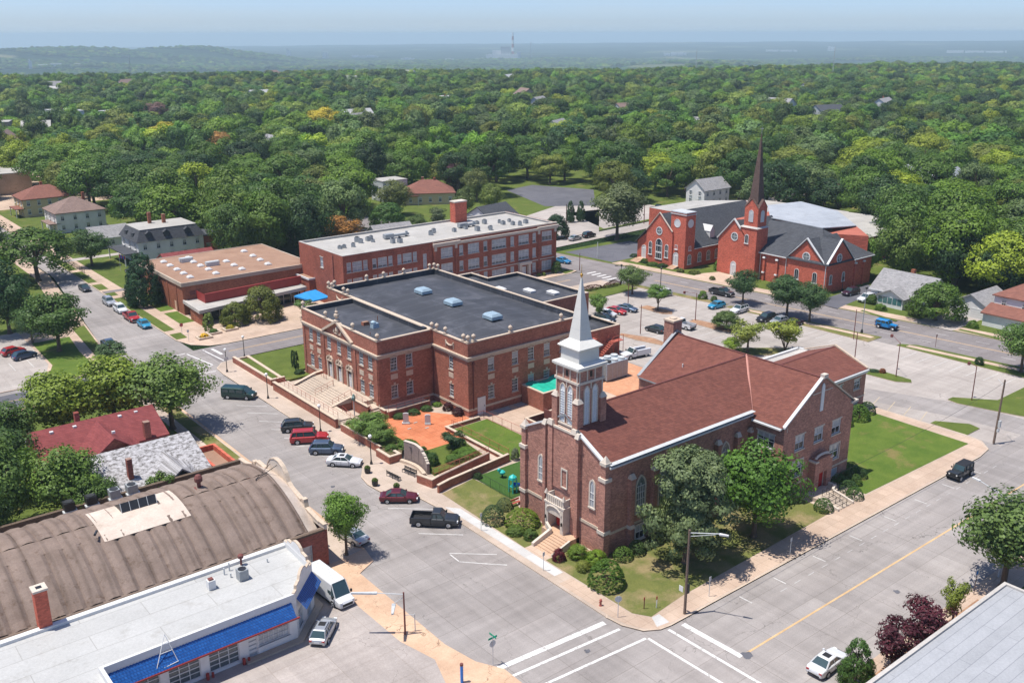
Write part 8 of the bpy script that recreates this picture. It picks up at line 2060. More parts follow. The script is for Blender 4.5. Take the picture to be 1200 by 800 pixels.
T(-23.8,84.0,12.2,13.4,'round',(.115,.155,.018),'tallest yellow-green tree behind the middle of the red roof',.15,group=GL)
T(-17.2,79.0,12.0,13.4,'round',(.085,.130,.026),'loose green tree overhanging the street right of the red roof',.2,group=GL)
T(-38.5,82,9,9,'round',MID,'small round tree left of the yellowish trees',.15,group=GL)
T(-16.0,110.9,5.9,6.4,'sparse',(.045,.08,.028),'thin dark green tree at the left side of the crossing',.2)
T(-44.5,60,12.6,11,'round',(.075,.12,.028),'big green tree at the left edge behind the barrel roof',.15)
T(-37.6,57.5,10.6,9.5,'round',(.08,.13,.024),'green tree left of the weathered grey roof',.15)
T(-52,60,12,11,'round',(.05,.085,.022),'tree at the extreme left edge behind the barrel roof',.15);T(-47,54.8,9,7,'round',(.045,.08,.02),'lower green tree against the barrel roof at far left',.1)
T(-35.3,53.3+1.2,7.5,6.2,'round',(.055,.095,.02),'small green tree beside the air-conditioners of the barrel roof',.15)
T(-27.6,52.9,6.3,4.6,'sparse',(.07,.115,.025),'leafy sapling in front of the weathered grey roof',.1)
T(-41.5,70,10,9,'round',(.045,.08,.02),'green tree left of the red roof',.1)
T(-20.0,128.7,11.6,12.8,'round',(.042,.078,.016),'wide dark green tree on the mown lawn by the left parking lot',.15)
T(-24.5,146.5,15.0,12.8,'round',(.025,.055,.016),'tall very dark tree at the left edge behind the lawn tree',.12)
T(-22.5,137.5,7.6,6.6,'round',(.045,.085,.028),'medium green tree between the very dark tree and the lawn tree',.15)
T(-21.5,196,20,20,'round',(.060,.080,.030),'huge olive-green tree at the left edge above the dark tree',.12)
T(-38,200,18,17,'round',(.055,.075,.028),'olive tree behind the huge one at the left edge',.1);T(-50,180,15,15,'round',DARK,'dark tree beyond the left edge trees',.1);T(-32,226,17,16,'round',MID,'green tree left of the far street',.1);T(-15,232,15,15,'round',MID,'green tree on the left side of the far street',.15);T(-13,262,14,13,'round',OLIVE,'olive tree at the far end of the left street',.15);T(-33,170,15,14,'round',DARK,'dark tree at the left picture edge',.12)
T(3.4,151,12.2,8.8,'cone',(.020,.050,.020),'dense dark egg-shaped conifer at the corner of the brown-roofed hall',.03)
T(5.7,196.4,9.8,11.8,'round',(.038,.072,.018),'round green street tree in front of the mansard house',.2)
T(12.6,124.6,5.6,6.2,'dome',(.075,.092,.018),'smaller olive-green clipped bush tree before the glass entrance',.02)
T(18.2,123.8,8.6,8.6,'dome',(.085,.098,.020),'large olive-green dome tree before the glass entrance',.02)
T(25.4,119.6,4.4,5.0,'sparse',(.07,.12,.03),'small light green tree beside the blue canopy tent',.15)
T(3.6,57.0,4.4,6.6,'spread',(.075,.125,.026),'low spreading green tree in the brick planter by the steps',.12)
T(3.4,53.8,3.6,4.8,'spread',(.08,.13,.028),'small green tree at the right end of the brick planter',.1)
T(91.7,90.2,6.7,7.6,'round',(.065,.10,.026),'round green tree in the parking lot beside the red hedge',.25)
T(86.3,77.4,5.6,5.8,'spread',(.075,.135,.024),'light green tree on the mulch island in the parking lot',.28)
T(86.6,59.4,4.4,6.4,'dome',(.055,.085,.022),'low rounded tree cluster on the middle mulch island',.1)
T(78.2,47.6,6.6,7.6,'sparse',(.15,.175,.035),'loose yellow-green tree on the grassy island, left of two',.2)
T(76.2,49.5,3.0,4.0,'spread',(.12,.18,.02),'low bright green bushy tree at the left end of the grassy island',.05)
T(83.6,43.4,6.7,8.0,'sparse',(.16,.185,.03),'loose yellow-green multi-stemmed tree on the grassy island, right of two',.22,multi=True)
T(104.6,69.4,7.8,7.6,'round',(.030,.062,.020),'dark green street tree above the white SUV',.22)
T(103.4,57.2,9.2,9.4,'round',(.032,.064,.020),'dark spreading street tree above the row of three cars, left crown',.22)
T(103.8,52.0,8.6,7.6,'round',(.036,.070,.022),'dark spreading street tree above the row of three cars, right crown',.25)
T(106.0,10.8,9.2,9.6,'round',(.060,.105,.022),'round green tree on the verge at the right edge',.24)
T(124.4,35.8+.5,9.6,12.4,'dome',(.050,.088,.014),'dense green dome maple between the bungalow and the garage',.04)
T(131.7,135.2,16.8,17.6,'round',(.080,.098,.040),'big pale olive tree alone beside the dark parking lot',.16)
T(119.6,147.4,8.3,7.6,'dome',(.022,.045,.020),'dark rounded tree behind the right end of the school',.04)
T(139.1,163,7.2,3.2,'cone',(.03,.06,.02),'narrow small conifer behind the side road, left of two',.05);T(142.6,162,7.0,3.2,'cone',(.03,.06,.02),'narrow small conifer behind the side road, right of two',.05)
T(64.5,173,10,13.5,'spread',(.24,.115,.030),'orange-leaved tree behind the left part of the school',.12)
T(91.6,193.2,8.8,12,'dome',(.040,.085,.016),'dark green dome tree in front of the salmon-roofed bungalow',.05);T(88.5,172,7.5,7.5,'round',(.055,.085,.022),'green tree just behind the school roof edge',.12);T(103,183,7.0,6.5,'sparse',(.07,.09,.04),'pale small tree before the bungalow',.1)
T(72.6,80.8,5.2,4.0,'sparse',(.09,.15,.03),'light green small tree beside the white box trailer',.15);T(74.9,84.0,4.6,3.6,'sparse',(.08,.14,.03),'light green sapling behind the white hatchback',.15)
T(127,188,11,9,'round',(.10,.13,.028),'yellow-green tree behind the slate-roofed house',.12);T(120,192,10,8,'round',(.075,.10,.03),'olive tree next to the yellow-green tree behind the school',.12)
T(148,236,11,13,'round',(.038,.012,.018),'dark purple tree behind the school',.12)
T(104,208,12,11,'round',OLIVE,'olive tree left of the bungalow',.12);T(141,214,12,11,'round',OLIVE,'olive tree right of the bungalow',.12)
for k_,(x,y,h_,w_,c_) in enumerate(((33,172,17,14,MID),(42,170.5,19,15,(.06,.10,.016)),(52,169,17,13,DARK),(38,184,20,16,(.07,.11,.016)),(50,184,20,17,MID),(60,194,19,16,(.05,.09,.016)),(70,196,17,15,OLIVE),(47,205,21,18,(.075,.115,.018)),(36,222,21,18,(.06,.10,.016)),(33,240,20,17,MID))):T(x,y,h_,w_,'round',c_,['tall dark green tree','tall fresh green tree'][k_%2]+' in the grove behind the brown-roofed hall',.1,group=['dark','fresh'][k_%2]+' green trees of the grove behind the brown-roofed hall')
for k_,(x,y,h_,w_,c_) in enumerate(((150,58.5,16,14,(.065,.10,.018)),(152,47,17,15,DARK),(164,66,19,16,(.055,.10,.016)),(180,78,19,17,MID),(163,52,19,17,(.07,.115,.016)),(150,36,13,12,DARK),(159,38,18,16,(.05,.085,.016)),(176,60,20,18,(.06,.105,.016)),(196,92,18,16,DARK),(152,24,14,12,MID),(146,66,11,9,BRIGHT))):T(x,y,h_,w_,'round',c_,['dense dark tree','big leafy green tree'][k_%2]+' right of the red church',.06,group=['dense dark','big leafy'][k_%2]+' trees right of the red church')
GB='clipped bushes by the church'
Bq=bush
Bq(3.0,7.6,4.3,3.1,'clipped',(.050,.098,.012),'largest round clipped bush on the church corner lawn')
Bq(8.3,10.4,2.5,1.5,'clipped',(.065,.115,.018),'round bush at the foot of the south church wall, left');Bq(10.3,10.2,2.2,1.7,'clipped',(.055,.095,.026),'round bush at the foot of the south church wall, right');Bq(13.6,10.4,2,1.3,'clipped',DARK,'dark low bush under the cedar')
Bq(2.5,14.6,1.7,1.7,'dome',(.085,.012,.020),'small maroon bush beside the west church stairs')
Bq(4.6,13.8,2.8,1.8,'dome',(.085,.135,.016),'green bush right of the west church stairs');Bq(4.9,11.2,3.0,2.2,'dome',(.105,.165,.016),'bright green bush between the stairs and the large round bush');Bq(3.2,11.4,2.0,1.3,'dome',(.13,.15,.03),'low yellowish bush in front of the bright green bush')
Bq(2.2,26.2,3.1,2.3,'clipped',(.05,.08,.03),'dark round bush at the lawn corner beside the playground');Bq(5.4,28.0,2.3,1.5,'clipped',(.065,.09,.035),'pale round bush beside the playground')
Bq(4.6,23.6,4.6,1.9,'clipped',(.085,.125,.014),'wide low clipped hedge bush by the west front of the church');Bq(2.6,22.4,2.6,1.1,'dome',(.07,.11,.02),'low bright bush in front of the wide hedge bush');Bq(3.2,20.3,2.0,1.4,'dome',(.06,.10,.02),'small bush against the left stair cheek of the church')
Bq(15.4,38.2,1.4,2.2,'dome',(.13,.15,.09),'pale flowering shrub at the corner of the upper lawn');Bq(8.0,37.0,1.5,.8,'dome',DARK,'small dark shrub at the playground fence corner')
for x,y,w_,h_,lb in((43.6,6.0,2.1,1.4,'clipped bush nearest the red south door'),(45.4,6.1,1.8,1.3,'clipped bush at the transept wall, second from the red door'),(45.0,4.4,1.8,1.5,'round clipped bush in front of the transept corner'),(42.6,3.9,2.6,1.5,'larger clipped bush right of the south steps'),(41.5,2.3,2.4,1.5,'clipped bush at the foot of the south steps'),(47.8,6.9,2.4,1.5,'dark bush at the transept corner'),(47.4,5.0,1.7,1.3,'blue-green small bush by the transept corner'),(35.6,2.9,2.6,1.6,'bush left of the south steps under the maple')):
 Bq(x,y,w_,h_,'clipped',random.choice([(.04,.085,.016),(.05,.095,.018),(.035,.07,.02)]),lb)
Bq(65.2,16.6,3.6,2.4,'clipped',(.06,.115,.014),'large clipped hedge bush at the east wing corner');Bq(68.4,17.2,2.8,1.9,'clipped',(.035,.07,.014),'clipped bush farthest right at the east wing');Bq(61.6,16.2,1.8,1.9,'clipped',(.035,.07,.014),'small clipped bush left at the east wing')
T(10.2,45.6,3.0,4.2,'sparse',(.025,.052,.02),'dark spreading conifer shrub in the memorial garden',.02,cat='shrub',name='shrub',z=.6)
for x,y,w_,h_,c_,lb in((10.3,42.8,4.4,1.3,(.07,.125,.02),'bright green low juniper in the memorial garden'),(8.0,42.4,2.8,1.2,(.06,.11,.02),'green low juniper behind the garden railing'),(5.2,43.4,2.2,2.2,(.04,.08,.02),'dark green shrub right behind the memorial wall'),(5.6,46.4,2.4,1.8,(.045,.085,.02),'green shrub behind the tall end of the memorial wall'),(5.6,50.0,3.8,1.5,(.06,.11,.02),'bright green juniper in the square brick planter'),(3.2,50.6,2.4,1.3,(.055,.1,.02),'small juniper at the left of the square brick planter'),(12.0,46.8,2.6,.9,(.08,.13,.03),'pale green ground shrub at the back of the garden')):
 Bq(x,y,w_,h_,'dome',c_,lb,z=.5)
Bq(19.0,59.2,2.0,1.5,'dome',(.045,.012,.018),'dark purple shrub at the corner of the civic hall, left');Bq(19.0,56.6,2.3,1.4,'dome',(.042,.014,.018),'dark purple shrub at the corner of the civic hall, right');Bq(18.7,61.8,1.9,.6,'dome',BRIGHT,'low bright green plants by the inner wall corner')
for x,lb in((11.3,'first'),(13.9,'middle'),(16.3,'last')):Bq(x,61.2,2.3,.9,'dome',(.04,.075,.02),f'low dark juniper along the ramp wall, {lb} of three')
Bq(9.0,91.8,.9,3.2,'column',(.02,.045,.018),'narrow dark cypress on the lawn beside the civic hall, left',z=.5);Bq(8.8,90.2,1.1,3.5,'column',(.02,.045,.018),'narrow dark cypress on the lawn beside the civic hall, right',z=.5);Bq(8.4,88.4,2.0,.8,'dome',DARK,'low dark shrub beside the two cypresses',z=.5)
for x,y,w_,h_,lb,c_ in((119.4,116.4,2.8,1.0,'clipped bush at the left end of the red church hall',DARK),(116.3,109.8,2.4,1.5,'round bush by the left steps of the red church',MID),(116.2,106.8,3.6,.9,'low hedge bush under the big red church window',MID),(116.6,103.8,3.2,1.1,'dark hedge bush by the red clock tower',DARK),(115.9,97.3,2.2,1.2,'yellowish bush on the lawn corner of the red church',OLIVE),(117.6,94.3,3.4,.9,'flat golden bush on the red church lawn',OLIVE),(115.9,87.3,1.8,1.1,'small olive bush in the tan forecourt',OLIVE),(125.6,92.6,4.2,3.4,'large green shrub in the corner of the red church',BRIGHT),(86.4,116.4,1.2,.9,'small yellow-green bush left of the school steps',YG),(87.6,116,1.4,1.0,'small yellow-green bush right of the school steps',YG),(92.0,116.3,3.0,3.6,'tall green shrub at the right end of the school',MID),(123.0,47.6,3.0,1.6,'bright green bushes before the bungalow porch',BRIGHT),(126,51.5,3.2,2.4,'leafy shrub on the left corner of the bungalow',MID),(125.4,29.0,2.6,1.8,'round bright bush beside the garage drive',BRIGHT),(104.3,17.3,1.9,1.7,'small round shrub at the edge of the right-hand lot',DARK),(87.2,25.8,1.4,.9,'small rust-red shrub on the oval island',(.16,.06,.03)),(86.6,27,2.0,.4,'blue-green ground plants on the oval island',BLUEG),(101.0,77.6,2.4,2.2,'loose green shrub at the avenue kerb',BRIGHT),(101.2,74.6,1.8,1.4,'dark green shrub at the avenue kerb',MID)):
 Bq(x,y,w_,h_,'dome',c_,lb)
hg=thing('hedge','long red-brown clipped hedge at the edge of the parking lot','hedge',(88.7,98.2,.12))
for(x,y,L,wd) in((86.5,98.6,8.5,1.6),(93,98.0,6.5,1.6)):
 c=bpy.data.objects.new('foliage',CR['clipped',0]);COL.objects.link(c);c.parent=hg;c.location=(x-88.7,y-98.2,0);c.scale=(L,wd,1.3);c.color=(.105,.035,.024,1)
for x,y,c_,lb in((4.0,119.4,(.55,.36,.02),'bright yellow flowers in the corner flower bed'),(6.6,121.2,(.06,.12,.02),'low green bush in the middle stone bed'),(10.2,121.6,(.30,.26,.03),'yellow-green flowers in the farthest stone bed')):Bq(x,y,1.8,.8,'dome',c_,lb,z=.42,cat='plant',name='plant')
Bq(6.6,123.6,2.6,3.6,'column',(.13,.17,.04),'pale feathery shrub behind the flower beds')
for tb,(x,y) in zip(TUBS,((-2.5,47.5),(-3.7,43.6),(-2.3,40.6))):
 c=bpy.data.objects.new('plant',CR['dome',0]);COL.objects.link(c);c.parent=tb;c.location=(0,0,.66);c.scale=(.95,.95,.5);c.color=(.10,.15,.03,1)
# THE WOODED NEIGHBOURHOOD
FWD=Vector((math.cos(_y),math.sin(_y)));RGT=Vector((math.sin(_y),-math.cos(_y)))
def vis(x,y):
 v=Vector((x-CAM[0],y-CAM[1]));d=v.dot(FWD);s=v.dot(RGT);return d,s
gf0=random.Random(77)
HS=[]
hdef=[(98,336,'white house with low pale roof peeking out of the trees at left','white_wall','white_roof','flat',16,9,8.2,8.6),(131,355,'white tower-like house among the trees left of centre','white_wall','shingle_grey','gable',8,7,10,13),(222,438,'white gabled house in the trees, centre left','white_wall','shingle_grey','gable',12,9,9.5,13),(372,563,'long white flat-roofed building far in the trees, centre','white_wall','white_roof','flat',34,16,10.5,11),(442,550,'tan gabled house far in the trees, centre','apron_tan','shingle_brown','gable',20,12,10.5,15),(210,297,'small tan roofed house between trees behind the school','apron_tan','shingle_brown','gable',12,8,7,10),(106,590,'big white flat building at far left above the trees','white_wall','white_roof2','flat',26,16,11.5,12),(132,580,'white flat building beside the big one at far left','white_wall','white_roof2','flat',14,12,10.5,11),(72,517,'pale gabled house at the far left in the trees','white_wall','white_roof','gable',14,9,8.5,12),(64,560,'small tan building at far left in the trees','apron_tan','white_roof','flat',14,9,9,9.4),(241,216,'brown-roofed house just visible behind the red church','apron_tan','shingle_brown','gable',12,9,8,11),(491,343,'grey-roofed house among trees right of the brown steeple','white_wall','shingle_grey','gable',18,12,11,15),(543,299,'pale roofed house far right in the trees','white_wall','shingle_grey','gable',22,12,11,15),(473,295,'dark roofed house in the trees above the brown steeple','galv','shingle_slate','gable',18,12,11,14),(351,125,'cream house at the right edge among bare bushes','stone_pale','shingle_brown','gable',16,11,7,11),(362,140,'pink-roofed house at the right edge','white_wall','shingle_rose','gable',14,10,7,10),(261,116,'pale blue-roofed house in the dark trees at right, left one','white_wall','metal_roof','gable',12,8,9,12),(263,106,'pale blue-roofed house in the dark trees at right, right one','white_wall','metal_roof','gable',12,8,9,12),(384,314,'small flat white roof in the trees above the red church hall','white_wall','white_roof','flat',16,9,9.5,10),(44,457,'house with dark red chimney at the left edge','brick_annex','shingle_brown','gable',13,9,9,13),(119,236,'small grey apartment house behind the bungalow','galv','white_roof','flat',10,8,7,7.4),(189,908,'long pale building far away at the left','white_wall','white_roof','flat',60,25,10,11),(243,156,'house with blue tarp roof behind the grey metal church roof','galv','metal_roof','gable',11,8,7,9.5)]
for i,(x,y,lb,wm_,rm_,kd,L,Wd,h_,rg_) in enumerate(hdef):
 HS.append((x,y,L));house(lb,'house' if kd=='gable' else 'building',x,y,L,Wd,h_,rg_,[0,90,15,-20,70][i%5],wm_,rm_,kd,floors=2,chim=[(1.5,1,rg_+1)] if i%3==0 else None)
def inpoly(x,y,P):
 c=False;n=len(P)
 for i in range(n):
  x1_,y1_=P[i];x2_,y2_=P[(i+1)%n]
  if(y1_>y)!=(y2_>y) and x<(x2_-x1_)*(y-y1_)/(y2_-y1_)+x1_:c=not c
 return c
for k_ in range(14):
 dd_,ss_=gf0.uniform(420,1250),gf0.uniform(-.46,.46);x,y=CAM[0]+FWD.x*dd_+RGT.x*dd_*ss_,CAM[1]+FWD.y*dd_+RGT.y*dd_*ss_
 wr_=gf0.choice(['white','grey','brown']);HS.append((x,y,14));house(f'house with {wr_} roof just showing among the distant tree crowns','house',x,y,14+dd_*.008,10,9.5,13,gf0.choice([0,90,30]),'white_wall',{'white':'white_roof2','grey':'shingle_grey','brown':'shingle_brown'}[wr_],group=f'{wr_}-roofed houses among the distant trees')
KEEP=[[(-400,-400),(100,-400),(123,-30),(100,113),(100,151),(-12.5,151),(-400,151)],[(-70,150),(-70,238),(-12,238),(-12,150)],[(-14,100),(-6,190),(-5,340),(1.5,340),(2,100)],[(0,140),(31,140),(31,170),(44,182),(44,205),(30,212),(27,262),(26,300),(24,325),(28,330),(26,356),(8,356),(0,300)],[(26,140),(100,140),(100,176),(60,178),(26,172)],[(98,150),(135,146),(195,156),(190,172),(150,178),(166,176),(194,206),(182,236),(160,230),(150,200),(140,232),(104,240),(97,214),(84,206),(84,172)],[(100,58),(172,58),(200,84),(196,130),(182,144),(182,160),(100,160)],[(100,-60),(148,-60),(149,58),(100,58)],[(96,150),(108,150),(108,158),(60,330),(52,330)],[(172,144),(330,150),(330,160),(172,152)],[(168,150),(190,154),(190,174),(168,172)]]
HS2=HS+[(127,223,17),(198,158,13),(75,165,10)]
def free(x,y,r=4):
 for P in KEEP:
  if inpoly(x,y,P):return False
 for hx,hy,L in HS2:
  d=math.hypot(x-hx,y-hy)
  if d<L*.5+6:return False
  v=Vector((CAM[0]-hx,CAM[1]-hy));dist=v.length;v.normalize();q=Vector((x-hx,y-hy));s=q.dot(v);p=abs(q.x*v.y-q.y*v.x)
  if 0<s<7+L*.2+dist*.012 and p<L*.42+3:return False
 return True
gf=random.Random(21);pts=[]
step=14.2
for i in range(-10,145):
 for j in range(-10,145):
  x=i*step+gf.uniform(-4,4)+(j%2)*step/2;y=j*step*.9+gf.uniform(-4,4)
  d,s=vis(x,y)
  if d<60 or d>1500 or abs(s)>d*.60+18:continue
  if free(x,y):pts.append((d,x,y))
pts.sort()
SPECIAL=[(197,428,(.30,.24,.018),'golden yellow tree standing out in the wood left of centre',17,20),(111,433,(.26,.22,.018),'bright yellow tree in the wood at left',14,17),(81,425,(.15,.17,.02),'yellow-green round tree in the wood at far left',15,19),(306,162,(.15,.19,.018),'bright yellow-green tree in the wood at right, left of two',15,17),(324,148,(.16,.19,.02),'bright yellow-green tree in the wood at right, right of two',16,20),(258,299,(.14,.18,.02),'bright yellow-green tree in the wood at centre',15,20),(115,376,(.26,.14,.04),'orange-tinted tree in the wood at left',13,13),(153,565,(.11,.06,.055),'bare purplish-brown tree far in the wood at left',15,20),(385,255,(.12,.16,.02),'light yellow-green tree farther back at right of centre',14,15),(214,470,(.10,.15,.02),'lime-green tree beside the golden tree',15,17)]
for x,y,c_,lb,h_,w_ in SPECIAL:T(x,y,h_+2,w_+2,'mid',c_,lb,.1)
sp_=[(x,y,w_) for x,y,c_,lb,h_,w_ in SPECIAL]
def near_special(x,y):
 for a,b,w_ in sp_:
  q=Vector((x-a,y-b));v=Vector((CAM[0]-a,CAM[1]-b)).normalized();s=q.dot(v);p=abs(q.x*v.y-q.y*v.x)
  if q.length<w_*.5+2 or(0<s<18 and p<w_*.5):return True
 return False
pts=[p for p in pts if not near_special(p[1],p[2])]
PAL=[((.055,.100,.014),'mid green'),((.030,.062,.012),'dark green'),((.080,.135,.014),'fresh green'),((.100,.120,.022),'olive green'),((.020,.042,.013),'very dark green'),((.075,.110,.038),'greyish green'),((.150,.190,.016),'yellowish green')]
WT=[26,19,19,13,7,9,9]
NI=222
def sector(x,y):
 d,s=vis(x,y);q=s/d*1180+600
 for lim,nm in((110,'at the left edge'),(200,'above the mansard house'),(290,'above the brown-roofed hall'),(370,'left of the orange tree'),(440,'above the left part of the school'),(520,'above the bungalow'),(600,'above the school chimney'),(680,'above the right end of the school'),(760,'above the lone olive tree'),(840,'above the red church hall'),(900,'around the brown steeple'),(980,'above the grey metal roof'),(1060,'right of the red church'),(1140,'above the white bungalow')):
  if q<lim:return nm
 return 'at the right edge'
for k,(d,x,y) in enumerate(pts[:NI]):
 c_,nm=gf.choices(PAL,WT)[0];v=gf.uniform(.82,1.18);h_=gf.uniform(12.5,20.5);w_=gf.uniform(14,22)
 T(x,y,h_,w_,'mid',tuple(q*v for q in c_),f'{nm} tree in the {"near" if d < 330 else "middle" if d < 420 else "deeper"} wood {sector(x, y)}',.08,group='trees of the wood behind the buildings')
from mathutils import noise as mn
def horizon_z(az):
 t=max(0,min(1,(az-24)/54));return -43-79*t
def land(x,y):
 dx,dy=x-CAM[0],y-CAM[1];d=math.hypot(dx,dy);az=math.degrees(math.atan2(dy,dx))
 e=1150+380*max(0,min(1,(46-az)/20))
 if d<e:return -.06
 k=min(1,(d-e)/1500);k=k*k*(3-2*k)
 z=-.06-k*110
 k2=max(0,min(1,(d-6500)/8000));z=z*(1-k2)+horizon_z(az)*k2
 am=min(1,(d-e)/500)
 z+=am*(9*mn.noise(Vector((x*.0011,y*.0011,1)))+5*mn.noise(Vector((x*.004,y*.004,5)))+3.5*abs(mn.noise(Vector((x*.02,y*.02,9)))))
 r=max(0,1-abs(d-5400-700*math.sin(az*.12))/900)*max(0,min(1,(az-62)/6));z+=r*90
 r=max(0,1-abs(d-3000)/900)*max(0,1-abs(az-40)/13);z+=r*72
 r=max(0,1-abs(d-4300-300*math.sin(az*.2))/700);z+=r*24*(1+.5*math.sin(az*.35))
 return z
for i in range(0,262):
 for j in range(0,290):
  x=i*24+gf.uniform(-8,8);y=j*24+gf.uniform(-8,8)
  d,s_=vis(x,y)
  if d<1495 or 1750<d<2200 or d>6300 or abs(s_)>d*.57+20:continue
  if mn.noise(Vector((x*.0021,y*.0021,3.3)))>.22 and d>1900:continue
  pts.append((d,x,y))
far=pts[NI:]
src=bpy.data.collections.new('forest_sources')
fcols=[(.066,.118,.016),(.038,.078,.014),(.098,.160,.016),(.120,.145,.026),(.025,.052,.016),(.090,.130,.045),(.190,.225,.018),(.052,.096,.018)]
for i,c_ in enumerate(fcols):
 mats[f'leaf_wood_{i}']=mat_leaf(f'leaf_wood_{i}',tuple(v*LK for v in c_))
 o=bpy.data.objects.new(f'wood_crown_{chr(97+i)}',leaf_cloud('wood_crown',4200,.048,34,'puff',90+i,mat=f'leaf_wood_{i}'));src.objects.link(o)
me=bpy.data.meshes.new('forest');me.from_pydata([(x,y,.3 if d<1100 else land(x,y)-1) for d,x,y in far],[],[])
n=len(far)
at=me.attributes.new('which','INT','POINT');at.data.foreach_set('value',[gf.choices(range(8),[22,17,16,12,9,8,4,12])[0] for _ in range(n)])
at=me.attributes.new('size','FLOAT_VECTOR','POINT');vals=[]
for d,x,y in far:
 h_=gf.uniform(9.5,19.5)*(1 if d<1500 else 1.15);w_=gf.choice([1,1,1.2])*gf.uniform(12.5,20)*(1 if d<1500 else 1.9);vals+=[w_,w_*gf.uniform(.85,1.1),h_]
at.data.foreach_set('vector',vals)
at=me.attributes.new('turn','FLOAT_VECTOR','POINT');vals=[]
for _ in range(n):vals+=[0,0,gf.uniform(0,6.28)]
at.data.foreach_set('vector',vals)
fo=bpy.data.objects.new('forest',me);COL.objects.link(fo);tag(fo,'dense wood of countless green tree crowns stretching to the distance','forest',kind='stuff')
ng=bpy.data.node_groups.new('scatter','GeometryNodeTree');ng.interface.new_socket('Geometry',in_out='INPUT',socket_type='NodeSocketGeometry');ng.interface.new_socket('Geometry',in_out='OUTPUT',socket_type='NodeSocketGeometry')
gi=ng.nodes.new('NodeGroupInput');go=ng.nodes.new('NodeGroupOutput');ip=ng.nodes.new('GeometryNodeInstanceOnPoints');ci=ng.nodes.new('GeometryNodeCollectionInfo');ci.inputs['Collection'].default_value=src;ci.inputs['Separate Children'].default_value=True;ci.inputs['Reset Children'].default_value=True
def nat(nm,ty):a=ng.nodes.new('GeometryNodeInputNamedAttribute');a.data_type=ty;a.inputs[0].default_value=nm;return a.outputs[0]
ng.links.new(gi.outputs[0],ip.inputs['Points']);ng.links.new(ci.outputs[0],ip.inputs['Instance']);ip.inputs['Pick Instance'].default_value=True
ng.links.new(nat('which','INT'),ip.inputs['Instance Index']);ng.links.new(nat('turn','FLOAT_VECTOR'),ip.inputs['Rotation']);ng.links.new(nat('size','FLOAT_VECTOR'),ip.inputs['Scale']);ng.links.new(ip.outputs[0],go.inputs[0])
md=fo.modifiers.new('scatter','NODES');md.node_group=ng
print('TREES individuals',_trc[0],'forest',n)
# THE GROUND TO THE HORIZON
t_=NT('far_land');p=t_.coord('world')
a=t_.noise(p,.006,8,.7);b=t_.noise(p,.0011,5,.6);c0=t_.noise(p,.014,8,.8)
c=t_.ramp(a,[(.35,(.010,.026,.010)),(.5,(.020,.042,.014)),(.65,(.045,.072,.022))])
fl=t_.ramp(b,[(.60,(0,0,0)),(.63,(1,1,1))])
vo=t_.n("ShaderNodeTexVoronoi");vo.inputs['Scale'].default_value=.0035;t_.l(p,vo.inputs['Vector'])
fc=t_.mix(vo.outputs['Color'],(.10,.13,.05),(.20,.19,.10))
c=t_.mix(fl,c,fc);c=t_.mix(1,c,t_.ramp(c0,[(.3,(.35,)*3),(.7,(1.6,)*3)]),'MULTIPLY')
t_.bump(c0,1,14);mats['far_land']=t_.done(c,.95,0,.05)
rad=[0,200,600,1000,1140];r_=1160
while r_<14600:rad.append(r_);r_*=1.0095
rad+=[14900]
azs=[];a_=0
while a_<360:azs.append(a_);a_+=.3 if 4<=a_<99 else 3
V=[(CAM[0],CAM[1],-.06)];F=[];na=len(azs)
for r in rad[1:]:
 for az in azs:
  x,y=CAM[0]+r*math.cos(R(az)),CAM[1]+r*math.sin(R(az));V.append((x,y,land(x,y)))
for i in range(na):F.append((0,1+i,1+(i+1)%na))
for k in range(len(rad)-2):
 for i in range(na):F.append((1+k*na+i,1+(k+1)*na+i,1+(k+1)*na+(i+1)%na,1+k*na+(i+1)%na))
me=bpy.data.meshes.new('ground');me.from_pydata(V,[],F);me.materials.append(mats['far_land']);me.update()
o=bpy.data.objects.new('ground',me);COL.objects.link(o);o['kind']='structure'
def farspot(az,d):x,y=CAM[0]+d*math.cos(R(az)),CAM[1]+d*math.sin(R(az));return x,y,land(x,y)
x,y,z=farspot(51.0,6800)
pp=thing('power_station','distant power station with tall red and white banded chimney near the horizon','power station',(x,y,z))
mb=MB()
for k in range(7):mb.tube((x,y,z+k*24.6),(x,y,z+(k+1)*24.6),11-.75*k,10.3-.75*k,14,k%2)
mats['band_red']=mat_plain('band_red',(.34,.09,.07),.7)
mb.build('chimney',[mats['white_wall'],mats['band_red']],pp)
def rel(dr,df,w_,h_,dp,m):
 cx_,cy_=x+RGT.x*dr+FWD.x*df,y+RGT.y*dr+FWD.y*df
 mb=MB();mb.mat=Matrix.Translation((cx_,cy_,z-2))@Matrix.Rotation(_y-math.pi/2,4,'Z');mb.box(-w_/2,-dp/2,0,w_/2,dp/2,h_);return mb.build('block',mats[m],pp)
rel(-50,0,64,82,40,'grey_metal');rel(-110,0,58,58,40,'white_wall');rel(-34,-30,138,34,32,'white_wall');rel(-162,0,40,34,30,'white_wall');rel(40,20,28,50,22,'galv')
mb=MB();mb.tube((x+RGT.x*122,y+RGT.y*122,z),(x+RGT.x*122,y+RGT.y*122,z+110),3,2,8);mb.build('stack',mats['grey_metal'],pp)
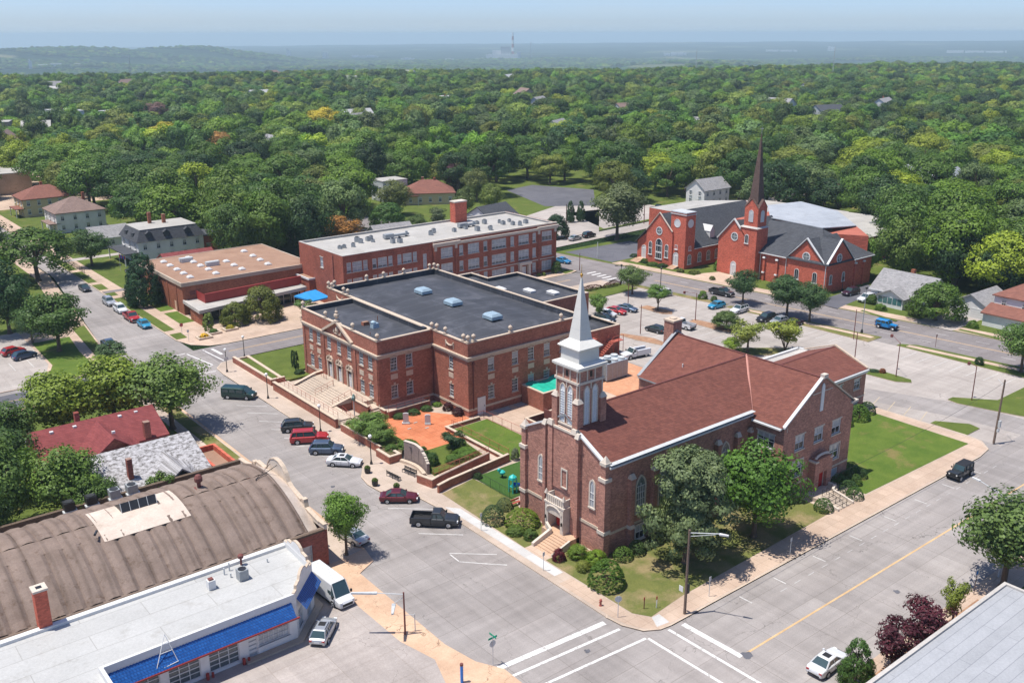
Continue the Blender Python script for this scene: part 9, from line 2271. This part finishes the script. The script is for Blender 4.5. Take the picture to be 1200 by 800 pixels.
fb=[(75.4,4700,170,17,'long white distant building below the left ridge',0),(76.8,4650,14,32,'pale tower beside the long white distant building',0),(66.4,7000,90,14,'pale distant sheds in the valley, left',0),(65.2,6700,70,18,'white distant roof in the valley, left of the towers',0),(63.6,7200,30,50,'pale distant tower block, left one',0),(61.6,7200,44,44,'pale distant tower block, right one',0),(59.4,7300,190,14,'distant pale warehouses in the valley',0),(57.0,6500,90,16,'distant white shed left of the power station',0),(54.6,6400,60,15,'small distant white shed between two sheds',0),(52.9,6500,50,14,'small distant white shed beside the power station',0),(41.8,7600,170,20,'distant white works right of centre',0),(36.0,8800,260,16,'distant white buildings on the far plain',0),(33.4,9200,60,34,'distant pale silo group on the far plain',0),(26.2,8500,420,15,'long pale distant building at right',0),(29.5,5600,60,12,'small distant white barn at right',0)]
for az,d,w_,h_,lb,dz in fb:
 x,y,z=farspot(az,d);t=thing('distant_building',lb,'building',(x,y,z-3),R(az-90));gz=random.Random(int(az*10))
 mb=MB();s=-w_/2
 while s<w_/2-1:
  L=min(w_/2-s,gz.uniform(.25,.45)*w_);hh_=h_*gz.uniform(.6,1);mb.box(s,-10,0,s+L*.92,10,hh_*1.35+3);s+=L
 mb.build('wall',mats['white_wall'],t,world=False);mb=MB();s=-w_/2
 mb.box(-w_/2,-10.2,3+h_*.25,w_/2*.9,-7.95,3+h_*.34);mb.build('window_band',mats['grey_metal'],t,world=False)
for az,d,h_,lb in((33.2,1150,40,'tall thin lattice mast rising from the wood, right one'),(40.6,1250,36,'thin lattice mast rising from the wood right of centre'),(72.0,1250,30,'thin mast in the wood at left')):
 x,y,z=farspot(az,d);t=thing('mast',lb,'mast',(x,y,0));mb=MB()
 for k in range(3):
  a=2.09*k;mb.tube((x+1.1*math.cos(a),y+1.1*math.sin(a),0),(x+.25*math.cos(a),y+.25*math.sin(a),h_),.16,n=4)
 for q in range(int(h_/2.5)):mb.tube((x+.8,y,q*2.5),(x-.6,y,q*2.5+1.2),.08,n=3)
 mb.build('lattice',mats['galv'],t);MB().tube((x,y,h_),(x,y,h_+3),.12,n=5).build('antenna',mats['white_trim'],t)
# HAZE
t_=bpy.data.materials.new('haze');t_.use_nodes=True;nt=t_.node_tree;nt.nodes.clear()
ou=nt.nodes.new('ShaderNodeOutputMaterial');pv=nt.nodes.new('ShaderNodeVolumePrincipled');pv.inputs['Color'].default_value=(.67,.88,.98,1);pv.inputs['Density'].default_value=HAZE_D if 'HAZE_D' in globals() else .00014;pv.inputs['Anisotropy'].default_value=.1
nt.links.new(pv.outputs[0],ou.inputs['Volume'])
mb=MB();mb.box(-15500,-15500,-175,15500,15500,70);o=mb.build('haze',t_);tag(o,'pale blue summer haze over the valley','haze',kind='stuff')
